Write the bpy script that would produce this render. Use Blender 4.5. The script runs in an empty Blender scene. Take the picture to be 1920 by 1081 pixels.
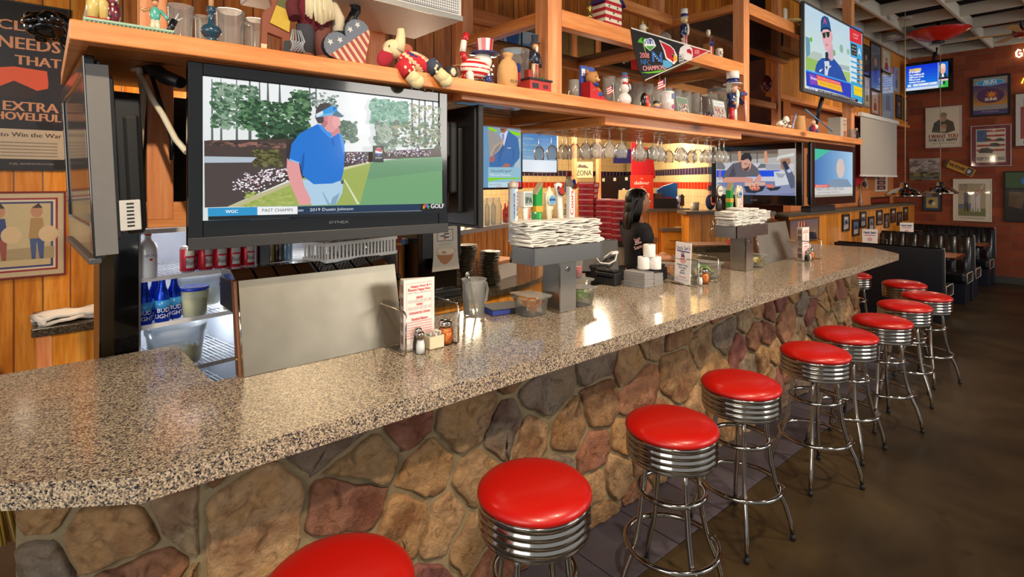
import bpy,bmesh,math,random
from mathutils import Vector,Matrix,Euler
C=bpy.context.scene.collection
PI=math.pi
R=math.radians
# ------------------------------------------------------------------ camera, world, light, exposure
F,HZ,EYE,TH=1019.0,341.0,1.76,R(49.2)
CS,SN=math.cos(TH),math.sin(TH)
sc=bpy.context.scene
cam=bpy.data.objects.new('camera',bpy.data.cameras.new('camera'));C.objects.link(cam)
cam.location=(0,0,EYE);cam.rotation_euler=(PI/2,0,TH-PI/2)
cam.data.lens=F/1920*36;cam.data.sensor_width=36
cam.data.shift_y=-(540.5-HZ)/1920
cam.data.clip_start=.05
sc.camera=cam
sc.view_settings.view_transform='Standard';sc.view_settings.look='None'
sc.view_settings.gamma=1;sc.view_settings.use_curve_mapping=False
sc.view_settings.exposure=0.14
w=bpy.data.worlds.new('world');sc.world=w;w.use_nodes=True
bg=w.node_tree.nodes['Background'];bg.inputs[0].default_value=(.95,.97,1,1);bg.inputs[1].default_value=.38

def area(name,loc,to,sx,sy,power,col):
    l=bpy.data.lights.new(name,'AREA');l.shape='RECTANGLE';l.size=sx;l.size_y=sy
    l.energy=power;l.color=col
    o=bpy.data.objects.new(name,l);C.objects.link(o);o.location=loc
    o.rotation_euler=(Vector(to)-Vector(loc)).to_track_quat('-Z','Y').to_euler()
    return o
def spot(name,loc,to,power,col,ang=80,rad=.06,blend=.7):
    l=bpy.data.lights.new(name,'SPOT');l.energy=power;l.color=col;l.spot_size=R(ang)
    l.spot_blend=blend;l.shadow_soft_size=rad
    o=bpy.data.objects.new(name,l);C.objects.link(o);o.location=loc
    o.rotation_euler=(Vector(to)-Vector(loc)).to_track_quat('-Z','Y').to_euler()
    return o
def point(name,loc,power,col,rad=.08):
    l=bpy.data.lights.new(name,'POINT');l.energy=power;l.color=col;l.shadow_soft_size=rad
    o=bpy.data.objects.new(name,l);C.objects.link(o);o.location=loc
    return o
WARM=(1,.80,.58);DAY=(.95,.97,1.0)
# daylight from the window front behind the camera
area('window_daylight_left',(-3.2,-.6,2.3),(1.0,2.4,1.3),2.4,1.8,70,(1,.95,.88))
area('window_daylight_behind',(4.6,-3.4,2.7),(3.6,2.0,1.2),2.6,1.2,80,(1,.93,.84))
# ceiling downlights over the guest side of the bar
for(x,y,z,tx,ty,tz,p,a)in((-.2,-.8,3.7,.75,1.75,.75,270,72),(1.9,-.5,3.9,2.2,1.7,1.1,210,70),(4.0,-.4,3.9,4.3,1.8,1.3,210,75),(6.3,-.2,3.9,6.3,1.8,1.2,130,70),(8.3,.2,3.9,9.2,2.8,1.6,150,80),(5.4,-.9,3.6,4.6,2.0,1.3,90,50)):  # the spot aimed at the half wall is added to brighten it
    spot('ceiling_downlight',(x,y,z),(tx,ty,tz),p*1.45,WARM,a)
# lamps under the back bar soffit and in the kitchen
for(x,y,z,p)in((1.0,3.9,2.3,24),(2.4,3.95,2.3,32),(3.7,4.5,2.3,44),(5.2,4.4,2.3,50),(4.6,6.2,2.4,75),(7.2,5.0,2.4,60),(-.9,3.5,2.6,28)):
    point('backbar_lamp',(x,y,z),p,WARM,.12)
for(x,y,p)in((9.46,2.24,4),(11.42,2.21,4)):
    point('pendant_bulb',(x,y,1.56),p,WARM,.05)
area('dining_daylight',(10.5,-3.0,2.6),(11.0,2.0,2.2),3,1.6,75,(1,.93,.88))

# ------------------------------------------------------------------ pixel helpers (camera calibration)
def ray(px,py):
    l=(px-960)/F;u=(HZ-py)/F
    return Vector((CS+l*SN,SN-l*CS,u))
def atz(px,py,z):d=ray(px,py);return Vector((0,0,EYE))+d*((z-EYE)/d.z)
def aty(px,py,y):d=ray(px,py);return Vector((0,0,EYE))+d*(y/d.y)
def atx(px,py,x):d=ray(px,py);return Vector((0,0,EYE))+d*(x/d.x)
def atd(px,py,D):return Vector((0,0,EYE))+ray(px,py)*D

# ------------------------------------------------------------------ colours and materials
def lin(c):
    if isinstance(c,str):
        c=tuple(int(c[i:i+2],16)/255 for i in(0,2,4))
    return tuple((v/12.92 if v<=.04045 else((v+.055)/1.055)**2.4)for v in c[:3])
MATS={}
def new_mat(name):
    m=bpy.data.materials.new(name);m.use_nodes=True;MATS[name]=m
    nt=m.node_tree;b=nt.nodes['Principled BSDF']
    return m,nt,b
def nd(nt,t,**kw):
    n=nt.nodes.new(t)
    for k,v in kw.items():
        if k in n.inputs.keys():n.inputs[k].default_value=v
        else:setattr(n,k,v)
    return n
def coords(nt,scale=(1,1,1),kind='Object'):
    tc=nd(nt,'ShaderNodeTexCoord');mp=nd(nt,'ShaderNodeMapping');mp.inputs['Scale'].default_value=scale
    nt.links.new(tc.outputs[kind],mp.inputs[0]);return mp.outputs[0]
def ramp(nt,fac,stops):
    r=nd(nt,'ShaderNodeValToRGB');e=r.color_ramp.elements
    while len(e)<len(stops):e.new(.5)
    for i,(p,c)in enumerate(stops):e[i].position=p;e[i].color=(*lin(c),1)
    nt.links.new(fac,r.inputs[0]);return r.outputs[0]
def simple(name,c,rough=.5,metal=0,var=.08,bump=0,scale=30,coat=0,spec=.5,sc3=(1,1,1)):
    m,nt,b=new_mat(name);L=nt.links.new
    co=coords(nt,sc3)
    n=nd(nt,'ShaderNodeTexNoise',Scale=scale,Detail=4.0);L(co,n.inputs['Vector'])
    mx=nd(nt,'ShaderNodeMix',data_type='RGBA',blend_type='MULTIPLY');mx.inputs[0].default_value=1
    mr=nd(nt,'ShaderNodeMapRange');mr.inputs[3].default_value=1-var;mr.inputs[4].default_value=1+var
    L(n.outputs['Fac'],mr.inputs[0]);mx.inputs[6].default_value=(*lin(c),1);L(mr.outputs[0],mx.inputs[7])
    L(mx.outputs[2],b.inputs['Base Color'])
    b.inputs['Roughness'].default_value=rough;b.inputs['Metallic'].default_value=metal
    b.inputs['Coat Weight'].default_value=coat;b.inputs['Coat Roughness'].default_value=.05
    b.inputs['Specular IOR Level'].default_value=spec
    if bump:
        bp=nd(nt,'ShaderNodeBump',Strength=bump,Distance=.002);L(n.outputs['Fac'],bp.inputs['Height']);L(bp.outputs[0],b.inputs['Normal'])
    return m
def wood(name,c1,c2,c3,axis='x',rough=.35,scale=1.0,planks=0,knots=True,plank_axis='x',coat=.2):
    """pine: long grain along `axis`, optional tongue-and-groove boards"""
    m,nt,b=new_mat(name);L=nt.links.new
    s={'x':(1,14,14),'y':(14,1,14),'z':(14,14,1)}[axis]
    co=coords(nt,tuple(v*scale for v in s))
    n=nd(nt,'ShaderNodeTexNoise',Scale=2.2,Detail=6.0,Distortion=.35);L(co,n.inputs['Vector'])
    w1=nd(nt,'ShaderNodeTexNoise',Scale=9.0,Detail=3.0);L(co,w1.inputs['Vector'])
    ad=nd(nt,'ShaderNodeMath',operation='MULTIPLY_ADD');L(w1.outputs[0],ad.inputs[0]);ad.inputs[1].default_value=.35;L(n.outputs[0],ad.inputs[2])
    col=ramp(nt,ad.outputs[0],[(.42,c3),(.64,c1),(.9,c2)])
    if knots:
        ks={'x':(1.2,4,4),'y':(4,1.2,4),'z':(4,4,1.2)}[axis]
        kc=coords(nt,tuple(v*scale*1.1 for v in ks))
        v=nd(nt,'ShaderNodeTexVoronoi',Scale=1.0);L(kc,v.inputs['Vector'])
        mr=nd(nt,'ShaderNodeMapRange');mr.inputs[1].default_value=.04;mr.inputs[2].default_value=.13;L(v.outputs['Distance'],mr.inputs[0])
        mx=nd(nt,'ShaderNodeMix',data_type='RGBA');L(mr.outputs[0],mx.inputs[0])
        mx.inputs[6].default_value=(*lin(tuple(q*.55 for q in(lambda t:[int(t[i:i+2],16)/255 for i in(0,2,4)])(c3))),1)
        L(col,mx.inputs[7]);col=mx.outputs[2]
    hgt=None
    if planks:
        tc=coords(nt,(1,1,1));sp=nd(nt,'ShaderNodeSeparateXYZ');L(tc,sp.inputs[0])
        ax={'x':0,'y':1,'z':2}[plank_axis]
        md=nd(nt,'ShaderNodeMath',operation='DIVIDE');L(sp.outputs[ax],md.inputs[0]);md.inputs[1].default_value=planks
        fl=nd(nt,'ShaderNodeMath',operation='FLOOR');L(md.outputs[0],fl.inputs[0])
        fr=nd(nt,'ShaderNodeMath',operation='FRACT');L(md.outputs[0],fr.inputs[0])
        pp=nd(nt,'ShaderNodeMath',operation='PINGPONG');L(fr.outputs[0],pp.inputs[0]);pp.inputs[1].default_value=.5
        mr=nd(nt,'ShaderNodeMapRange');mr.inputs[1].default_value=.0;mr.inputs[2].default_value=.045;L(pp.outputs[0],mr.inputs[0])
        wn=nd(nt,'ShaderNodeTexWhiteNoise',noise_dimensions='1D');L(fl.outputs[0],wn.inputs['W'])
        hs=nd(nt,'ShaderNodeMapRange');hs.inputs[3].default_value=.78;hs.inputs[4].default_value=1.12;L(wn.outputs[0],hs.inputs[0])
        mu=nd(nt,'ShaderNodeMix',data_type='RGBA',blend_type='MULTIPLY');mu.inputs[0].default_value=1;L(col,mu.inputs[6]);L(hs.outputs[0],mu.inputs[7])
        mg=nd(nt,'ShaderNodeMix',data_type='RGBA');L(mr.outputs[0],mg.inputs[0]);mg.inputs[6].default_value=(*lin('4a2408'),1);L(mu.outputs[2],mg.inputs[7])
        col=mg.outputs[2];hgt=mr.outputs[0]
    L(col,b.inputs['Base Color']);b.inputs['Roughness'].default_value=rough
    b.inputs['Coat Weight'].default_value=coat;b.inputs['Coat Roughness'].default_value=.12
    bp=nd(nt,'ShaderNodeBump',Strength=.5 if hgt else .12,Distance=.006 if hgt else .002);L(hgt or n.outputs[0],bp.inputs['Height']);L(bp.outputs[0],b.inputs['Normal'])
    return m
def glass(name,c='ffffff',rough=.0,ior=1.45,alpha=None):
    m,nt,b=new_mat(name);L=nt.links.new
    # thin clear material: mix of transparent and glossy by fresnel, cheap and clean
    nt.nodes.remove(b);out=nt.nodes['Material Output']
    tr=nd(nt,'ShaderNodeBsdfTransparent');tr.inputs[0].default_value=(*lin(c),1)
    gl=nd(nt,'ShaderNodeBsdfGlossy');gl.inputs['Roughness'].default_value=max(rough,.02)
    df=nd(nt,'ShaderNodeBsdfDiffuse');df.inputs[0].default_value=(*lin(c),1)
    lw=nd(nt,'ShaderNodeLayerWeight',Blend=.18)
    n=nd(nt,'ShaderNodeTexNoise',Scale=6.0);mr=nd(nt,'ShaderNodeMapRange');mr.inputs[3].default_value=.9;mr.inputs[4].default_value=1.1
    L(n.outputs[0],mr.inputs[0]);mm=nd(nt,'ShaderNodeMath',operation='MULTIPLY');L(lw.outputs['Fresnel'],mm.inputs[0]);L(mr.outputs[0],mm.inputs[1])
    m1=nd(nt,'ShaderNodeMixShader');L(mm.outputs[0],m1.inputs[0]);L(tr.outputs[0],m1.inputs[1]);L(gl.outputs[0],m1.inputs[2])
    m2=nd(nt,'ShaderNodeMixShader');m2.inputs[0].default_value=alpha or 0;L(m1.outputs[0],m2.inputs[1]);L(df.outputs[0],m2.inputs[2])
    L(m2.outputs[0],out.inputs[0]);return m
def attr_mat(name,rough=.6,emit=0,coat=0,spec=.5,metal=0,bump=0,scale=60):
    m,nt,b=new_mat(name);L=nt.links.new
    a=nd(nt,'ShaderNodeAttribute',attribute_name='Col')
    b.inputs['Roughness'].default_value=rough;b.inputs['Specular IOR Level'].default_value=spec
    b.inputs['Coat Weight'].default_value=coat;b.inputs['Coat Roughness'].default_value=.04;b.inputs['Metallic'].default_value=metal
    n=nd(nt,'ShaderNodeTexNoise',Scale=float(scale),Detail=3.0);L(coords(nt),n.inputs['Vector'])
    if emit:
        b.inputs['Base Color'].default_value=(.01,.01,.01,1)
        L(a.outputs['Color'],b.inputs['Emission Color']);b.inputs['Emission Strength'].default_value=emit
    else:
        mr=nd(nt,'ShaderNodeMapRange');mr.inputs[3].default_value=.92;mr.inputs[4].default_value=1.08;L(n.outputs[0],mr.inputs[0])
        mx=nd(nt,'ShaderNodeMix',data_type='RGBA',blend_type='MULTIPLY');mx.inputs[0].default_value=1
        L(a.outputs['Color'],mx.inputs[6]);L(mr.outputs[0],mx.inputs[7]);L(mx.outputs[2],b.inputs['Base Color'])
    if bump:
        bp=nd(nt,'ShaderNodeBump',Strength=bump,Distance=.002);L(n.outputs[0],bp.inputs['Height']);L(bp.outputs[0],b.inputs['Normal'])
    return m

M_paint=attr_mat('glazed_ceramic_paint',.25,coat=.5)
M_cloth=attr_mat('printed_cloth',.9,bump=.5,scale=220)
M_print=attr_mat('printed_paper',.55)
M_glossp=attr_mat('print_behind_glass',.35,coat=.8)
M_screen=attr_mat('lit_screen',.12,emit=.84,spec=.25)
M_matte=attr_mat('matte_painted_wood',.6,bump=.2)

PINE=wood('pine_front','e08c4a','efa668','c87434','x',.4)
PINEY=wood('pine_cross','d0803c','e69a56','a85a22','y',.4)
PINEZ=wood('pine_post','e6945c','f2b07c','cc7844','z',.4)
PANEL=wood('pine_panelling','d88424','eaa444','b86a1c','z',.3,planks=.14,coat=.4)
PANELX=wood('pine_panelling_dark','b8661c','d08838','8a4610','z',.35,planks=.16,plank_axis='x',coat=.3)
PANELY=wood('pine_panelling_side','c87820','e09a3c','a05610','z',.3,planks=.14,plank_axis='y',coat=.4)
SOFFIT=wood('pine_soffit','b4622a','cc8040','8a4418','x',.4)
CABW=wood('honey_pine_cabinet','e0902c','eeac50','c47016','z',.35)
BLACKG=simple('black_gloss_plastic','08090b',.12,coat=.6,var=.02)
BLACKM=simple('black_matte_plastic','17181a',.45)
GREYP=simple('grey_plastic','73716e',.5)
DGREY=simple('dark_grey_plastic','343434',.4)
BEZG=simple('grey_bezel_plastic','4a4b4d',.35)
WHITEP=simple('white_plastic','e6e4de',.4)
CREAM=simple('cream_plastic','e0d4b4',.4)
STEEL=simple('brushed_stainless','b8b4ac',.27,1,var=.1,scale=3,sc3=(1,1,60))
STEELX=simple('scuffed_stainless','948e80',.38,1,var=.22,bump=.1,scale=9)
CHROME=simple('polished_chrome','b4aea6',.10,1,var=.03)
CHROMEB=simple('chrome_band','b8b2a8',.12,1,var=.03)
VINYLR=simple('red_vinyl','b41209',.33,var=.05,bump=.03,scale=8,coat=.15)
BOOTHV=simple('black_booth_vinyl','0b0c10',.3,var=.1,bump=.1,coat=.2)
NAVYV=simple('navy_laminate','0c1422',.4,var=.08)
PIPING=simple('silver_piping','a8a49c',.4)
DARKC=simple('dark_void','050505',.9)
RUBBER=simple('black_rubber','0d0d0d',.7)
CLEAR=glass('clear_glass','f4f6f6')
CLEARP=glass('clear_plastic','eef0ee',.08,alpha=.16)
PANE=glass('glass_pane','dfe4e4',alpha=.02)
BRASS=simple('aged_brass','b08a4c',.3,1)
WHITEC=simple('white_paper','eceae6',.7)
TERRY=simple('white_terry_cloth','e6e2da',.95,bump=.7,scale=400)
REDP=simple('red_plastic','c01414',.35)
TILEW=None

def granite(name,scale=1.0,dark=False):
    m,nt,b=new_mat(name);L=nt.links.new
    co=coords(nt)
    v=nd(nt,'ShaderNodeTexVoronoi',Scale=270.0*scale,Randomness=1.0);L(co,v.inputs['Vector'])
    sp=nd(nt,'ShaderNodeSeparateColor');L(v.outputs['Color'],sp.inputs[0])
    n=nd(nt,'ShaderNodeTexNoise',Scale=80.0*scale,Detail=2.0);L(co,n.inputs['Vector'])
    ad=nd(nt,'ShaderNodeMath',operation='MULTIPLY_ADD');L(n.outputs[0],ad.inputs[0]);ad.inputs[1].default_value=.5;L(sp.outputs[0],ad.inputs[2])
    c=ramp(nt,ad.outputs[0],[(.28,'24242c'),(.42,'444248'),(.56,'766c62'),(.75,'8e7e6a'),(.95,'b09c80'),(1.2,'c4b49c')]if not dark else[(.3,'16151a'),(.6,'3a342c'),(.9,'5a5040')])
    L(c,b.inputs['Base Color']);b.inputs['Roughness'].default_value=.13;b.inputs['Specular IOR Level'].default_value=.6
    return m
GRANITE=granite('speckled_granite')
GRANITED=granite('dark_speckled_granite',.8,True)

# ------------------------------------------------------------------ mesh builder
class B:
    """collects faces (optionally coloured) that become ONE mesh object"""
    def __init__(s):s.v=[];s.f=[];s.c=[];s.sm=[];s.M=Matrix();s.col='cccccc';s.smooth=False
    def add(s,pts,faces,c=None,smooth=None):
        o=len(s.v);s.v+=[s.M@Vector(p)for p in pts]
        s.f+=[[i+o for i in f]for f in faces]
        cc=lin(c if c is not None else s.col);s.c+=[cc]*len(faces)
        s.sm+=[s.smooth if smooth is None else smooth]*len(faces);return s
    def poly(s,pts,c=None):return s.add(pts,[list(range(len(pts)))],c)
    def box(s,a,b,c=None):
        (x0,y0,z0),(x1,y1,z1)=a,b
        p=[(x0,y0,z0),(x1,y0,z0),(x1,y1,z0),(x0,y1,z0),(x0,y0,z1),(x1,y0,z1),(x1,y1,z1),(x0,y1,z1)]
        return s.add(p,[[0,3,2,1],[4,5,6,7],[0,1,5,4],[1,2,6,5],[2,3,7,6],[3,0,4,7]],c,False)
    def lathe(s,prof,n=24,c=None,at=(0,0,0),cols=None,smooth=True,sx=1,sy=1):
        ax,ay,az=at;pts=[];fs=[]
        for r,z in prof:
            for i in range(n):
                t=2*PI*i/n;pts.append((ax+r*math.cos(t)*sx,ay+r*math.sin(t)*sy,az+z))
        m=len(prof)
        for j in range(m-1):
            fs2=[[j*n+i,j*n+(i+1)%n,(j+1)*n+(i+1)%n,(j+1)*n+i]for i in range(n)]
            if cols:s_=fs2;fs.append((fs2,cols[j]))
            else:fs.append((fs2,c))
        o=len(s.v);s.v+=[s.M@Vector(p)for p in pts]
        def put(q,cc,sm):
            s.f+=[[i+o for i in f]for f in q];k=lin(cc if cc is not None else s.col);s.c+=[k]*len(q);s.sm+=[sm]*len(q)
        for q,cc in fs:put(q,cc,smooth)
        if prof[0][0]>1e-6:put([list(range(n))[::-1]],cols[0]if cols else c,False)
        if prof[-1][0]>1e-6:put([[(m-1)*n+i for i in range(n)]],cols[-1]if cols else c,False)
        return s
    def ell(s,ctr,r,c=None,n=16,m=10,rot=None,cf=None):
        pts=[];fs=[]
        Rm=Euler(rot).to_matrix()if rot else Matrix.Identity(3)
        for j in range(m+1):
            ph=-PI/2+PI*j/m
            for i in range(n):
                t=2*PI*i/n
                pts.append(Vector(ctr)+Rm@Vector((r[0]*math.cos(ph)*math.cos(t),r[1]*math.cos(ph)*math.sin(t),r[2]*math.sin(ph))))
        for j in range(m):
            for i in range(n):fs.append([j*n+i,j*n+(i+1)%n,(j+1)*n+(i+1)%n,(j+1)*n+i])
        if cf:
            for k,f in enumerate(fs):s_=cf((k//n)/m,(k%n)/n);o=None;s._one(pts,f,s_)
            return s
        return s.add(pts,fs,c,True)
    def _one(s,pts,f,cc):
        o=len(s.v);s.v+=[s.M@Vector(pts[i])for i in f];s.f.append([o+i for i in range(len(f))]);s.c.append(lin(cc));s.sm.append(True)
    def tube(s,pts,r,n=8,c=None,closed=False,cap=True):
        P=[Vector(p)for p in pts];m=len(P);rr=r if isinstance(r,(list,tuple))else[r]*m
        T=[]
        for i in range(m):
            a=P[i-1]if(i>0 or closed)else P[i];b=P[(i+1)%m]if(i<m-1 or closed)else P[i]
            T.append((b-a).normalized()if(b-a).length>1e-9 else Vector((0,0,1)))
        up=Vector((0,0,1))if abs(T[0].z)<.9 else Vector((1,0,0))
        N=(up-T[0]*up.dot(T[0])).normalized();ps=[]
        for i in range(m):
            N=N-T[i]*N.dot(T[i])
            N=N.normalized()if N.length>1e-6 else T[i].orthogonal().normalized()
            Bn=T[i].cross(N)
            for k in range(n):
                t=2*PI*k/n;ps.append(P[i]+(N*math.cos(t)+Bn*math.sin(t))*rr[i])
        fs=[]
        for i in range(m if closed else m-1):
            j=(i+1)%m
            for k in range(n):fs.append([i*n+k,i*n+(k+1)%n,j*n+(k+1)%n,j*n+k])
        s.add(ps,fs,c,True)
        if cap and not closed:
            o=len(s.v)-len(ps)
            for q in([o+k for k in range(n)][::-1],[o+(m-1)*n+k for k in range(n)]):
                s.f.append(q);s.c.append(lin(c if c is not None else s.col));s.sm.append(False)
        return s
    def prism(s,poly,t,c=None,frame=None,side=None):
        """poly: 2D points in frame (o,u,v); thickness t along u x v"""
        o,u,v=frame or((0,0,0),(1,0,0),(0,1,0))
        o,u,v=Vector(o),Vector(u),Vector(v);nn=u.cross(v).normalized()
        a=[o+u*p[0]+v*p[1]for p in poly];b=[p+nn*t for p in a];n=len(a)
        s.add(a+b,[list(range(n))[::-1],[n+i for i in range(n)]],c,False)
        s.add(a+b,[[i,(i+1)%n,n+(i+1)%n,n+i]for i in range(n)],side or c,False);return s
    def build(s,name,mat,parent=None,bev=0,seg=2,loc=None,wn=False):
        me=bpy.data.meshes.new(name)
        vs=s.v
        if loc is not None:L=Vector(loc);vs=[p-L for p in vs]
        me.from_pydata([tuple(p)for p in vs],[],s.f)
        me.polygons.foreach_set('use_smooth',s.sm)
        at=me.color_attributes.new('Col','FLOAT_COLOR','CORNER')
        data=[]
        for f,c in zip(s.f,s.c):data+=[c[0],c[1],c[2],1.0]*len(f)
        at.data.foreach_set('color',data)
        me.validate()
        o=bpy.data.objects.new(name,me);C.objects.link(o);me.materials.append(mat)
        if loc is not None:o.location=loc
        if parent is not None:o.parent=parent
        if bev:
            b=o.modifiers.new('bevel','BEVEL');b.width=bev;b.segments=seg;b.limit_method='ANGLE';b.angle_limit=R(50)
        return o
def tag(o,label=None,cat=None,group=None,kind=None):
    if label:o['label']=label
    if cat:o['category']=cat
    if group:o['group']=group
    if kind:o['kind']=kind
    return o
def thing(name,label,cat,loc=(0,0,0),rz=0,group=None):
    o=bpy.data.objects.new(name,None);C.objects.link(o);o.location=loc;o.rotation_euler=(0,0,rz);o.empty_display_size=.05
    return tag(o,label,cat,group)
def struct(o):o['kind']='structure';return o
def dup(root,loc,rz=0,label=None,group=None,scale=None):
    def cp(o,par):
        c=o.copy();C.objects.link(c);c.parent=par
        for ch in[q for q in KIDS.get(o.name,[])]:cp(ch,c)
        return c
    KIDS={}
    for q in bpy.data.objects:
        if q.parent:KIDS.setdefault(q.parent.name,[]).append(q)
    r=cp(root,None);r.location=loc;r.rotation_euler=(0,0,rz)
    if label:r['label']=label
    if group:r['group']=group
    if scale:r.scale=(scale,)*3
    return r

_TXT={}
def text_mesh(t,sx=1):
    if t not in _TXT:
        cu=bpy.data.curves.new('t','FONT');cu.body=t;cu.size=1;cu.resolution_u=2;cu.align_x='CENTER';cu.align_y='CENTER'
        o=bpy.data.objects.new('t',cu);me=bpy.data.meshes.new_from_object(o)
        _TXT[t]=([tuple(v.co)for v in me.vertices],[list(p.vertices)for p in me.polygons])
        bpy.data.objects.remove(o);bpy.data.curves.remove(cu);bpy.data.meshes.remove(me)
    return _TXT[t]
class Pic(B):
    """flat picture in the plane (o,u,v), n towards the viewer; p(px,py) gives plane coordinates of a point seen in the photo"""
    def __init__(s,o,u,v,lift=.0004,step=.00003):
        super().__init__();s.o=Vector(o);s.u=Vector(u).normalized();s.w=Vector(v).normalized();s.n=s.u.cross(s.w).normalized()
        s.h=lift;s.step=step
    def p(s,px,py):
        d=ray(px,py);e=Vector((0,0,EYE));t=(s.o-e).dot(s.n)/d.dot(s.n);q=e+d*t-s.o
        return(q.dot(s.u),q.dot(s.w))
    def at(s,a):return s.o+s.u*a[0]+s.w*a[1]+s.n*s.h
    def q(s,pts,c,up=True):
        if up:s.h+=s.step
        return s.add([s.at(a)for a in pts],[list(range(len(pts)))],c,False)
    def P(s,pts,c):return s.q([s.p(*a)for a in pts],c)
    def rect(s,x0,y0,x1,y1,c):return s.q([(x0,y0),(x1,y0),(x1,y1),(x0,y1)],c)
    def grad(s,pts,c0,c1,n=12):
        """quad split into bands from edge 0-1 (c0) to edge 3-2 (c1), plane coords"""
        s.h+=s.step
        l0,l1=[int(c0[i:i+2],16)for i in(0,2,4)],[int(c1[i:i+2],16)for i in(0,2,4)]
        a,b,c,d=[Vector(p)for p in pts]
        for k in range(n):
            t0,t1,tm=k/n,(k+1)/n,(k+.5)/n
            cc='%02x%02x%02x'%tuple(int(x+(y-x)*tm)for x,y in zip(l0,l1))
            s.q([a.lerp(d,t0),b.lerp(c,t0),b.lerp(c,t1),a.lerp(d,t1)],cc,False)
    def disc(s,x,y,rx,ry,c,n=14,rot=0):
        return s.q([(x+rx*math.cos(2*PI*i/n)*math.cos(rot)-ry*math.sin(2*PI*i/n)*math.sin(rot),y+rx*math.cos(2*PI*i/n)*math.sin(rot)+ry*math.sin(2*PI*i/n)*math.cos(rot))for i in range(n)],c)
    def line(s,a,b,w_,c):
        a,b=Vector(a),Vector(b);d=(b-a).normalized();nn=Vector((-d.y,d.x))*w_/2
        return s.q([a+nn,b+nn,b-nn,a-nn][::-1],c)
    def text(s,t,x,y,h,c,w=None,rot=0,bold=0):
        vs,fs=text_mesh(t);s.h+=s.step
        if not vs:return s
        xs=[v[0]for v in vs];k=h/.7;ww=(max(xs)-min(xs))*k;kx=k*(w/ww if w else 1)
        offs=[0]if not bold else[-bold,0,bold]
        cr,sr=math.cos(rot),math.sin(rot);ym=.0
        for ob in offs:
            pts=[]
            for v in vs:
                a,b=(v[0])*kx+ob,(v[1])*k
                pts.append(s.at((x+a*cr-b*sr,y+a*sr+b*cr)))
            s.add(pts,fs,c,False);s.h+=s.step
        return s
    def textP(s,t,a,b,c,bold=0):
        """text whose box runs from photo point a (left middle) to b (right middle); b[2] = height in photo px"""
        x0,y0=s.p(a[0],a[1]);x1,y1=s.p(b[0],b[1])
        _,t0=s.p(a[0],a[1]-b[2]/2);_,t1=s.p(a[0],a[1]+b[2]/2)
        return s.text(t,(x0+x1)/2,(y0+y1)/2,abs(t0-t1),c,math.hypot(x1-x0,y1-y0),math.atan2(y1-y0,x1-x0),bold)
    def blobs(s,rnd,x0,y0,x1,y1,n,r0,r1,cols,asp=1,k=7):
        for _ in range(n):
            x,y=rnd.uniform(x0,x1),rnd.uniform(y0,y1);r=rnd.uniform(r0,r1);a=rnd.uniform(0,PI)
            s.h+=s.step*.3;pts=[]
            for i in range(k):
                t=2*PI*i/k;q=r*rnd.uniform(.6,1.15);pts.append((x+q*math.cos(t+a),y+q*math.sin(t+a)*asp))
            # clip to the picture box when given
            if s.__dict__.get('clip'):
                cx0,cy0,cx1,cy1=s.clip;pts=[(min(max(p[0],cx0),cx1),min(max(p[1],cy0),cy1))for p in pts]
            s.q(pts,rnd.choice(cols),False)
        return s
# ================================================================== SETTING
rnd=random.Random(4)
def brick_mat():
    m,nt,b=new_mat('red_brick_wall');L=nt.links.new
    tc=nd(nt,'ShaderNodeTexCoord');sp=nd(nt,'ShaderNodeSeparateXYZ');L(tc.outputs['Object'],sp.inputs[0])
    cb=nd(nt,'ShaderNodeCombineXYZ');L(sp.outputs[1],cb.inputs[0]);L(sp.outputs[2],cb.inputs[1])
    br=nd(nt,'ShaderNodeTexBrick');L(cb.outputs[0],br.inputs['Vector'])
    br.inputs['Color1'].default_value=(*lin('9c4a26'),1);br.inputs['Color2'].default_value=(*lin('7c3418'),1);br.inputs['Mortar'].default_value=(*lin('7a5038'),1)
    br.inputs['Scale'].default_value=1;br.inputs['Mortar Size'].default_value=.006;br.inputs['Brick Width'].default_value=.42;br.inputs['Row Height'].default_value=.145
    n=nd(nt,'ShaderNodeTexNoise',Scale=7.0,Detail=6.0);L(cb.outputs[0],n.inputs['Vector'])
    mr=nd(nt,'ShaderNodeMapRange');mr.inputs[3].default_value=.75;mr.inputs[4].default_value=1.25;L(n.outputs[0],mr.inputs[0])
    mx=nd(nt,'ShaderNodeMix',data_type='RGBA',blend_type='MULTIPLY');mx.inputs[0].default_value=1;L(br.outputs['Color'],mx.inputs[6]);L(mr.outputs[0],mx.inputs[7])
    L(mx.outputs[2],b.inputs['Base Color']);b.inputs['Roughness'].default_value=.7
    bp=nd(nt,'ShaderNodeBump',Strength=.5,Distance=.006,invert=True);L(br.outputs['Fac'],bp.inputs['Height']);L(bp.outputs[0],b.inputs['Normal'])
    return m
BRICK=brick_mat()
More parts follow.
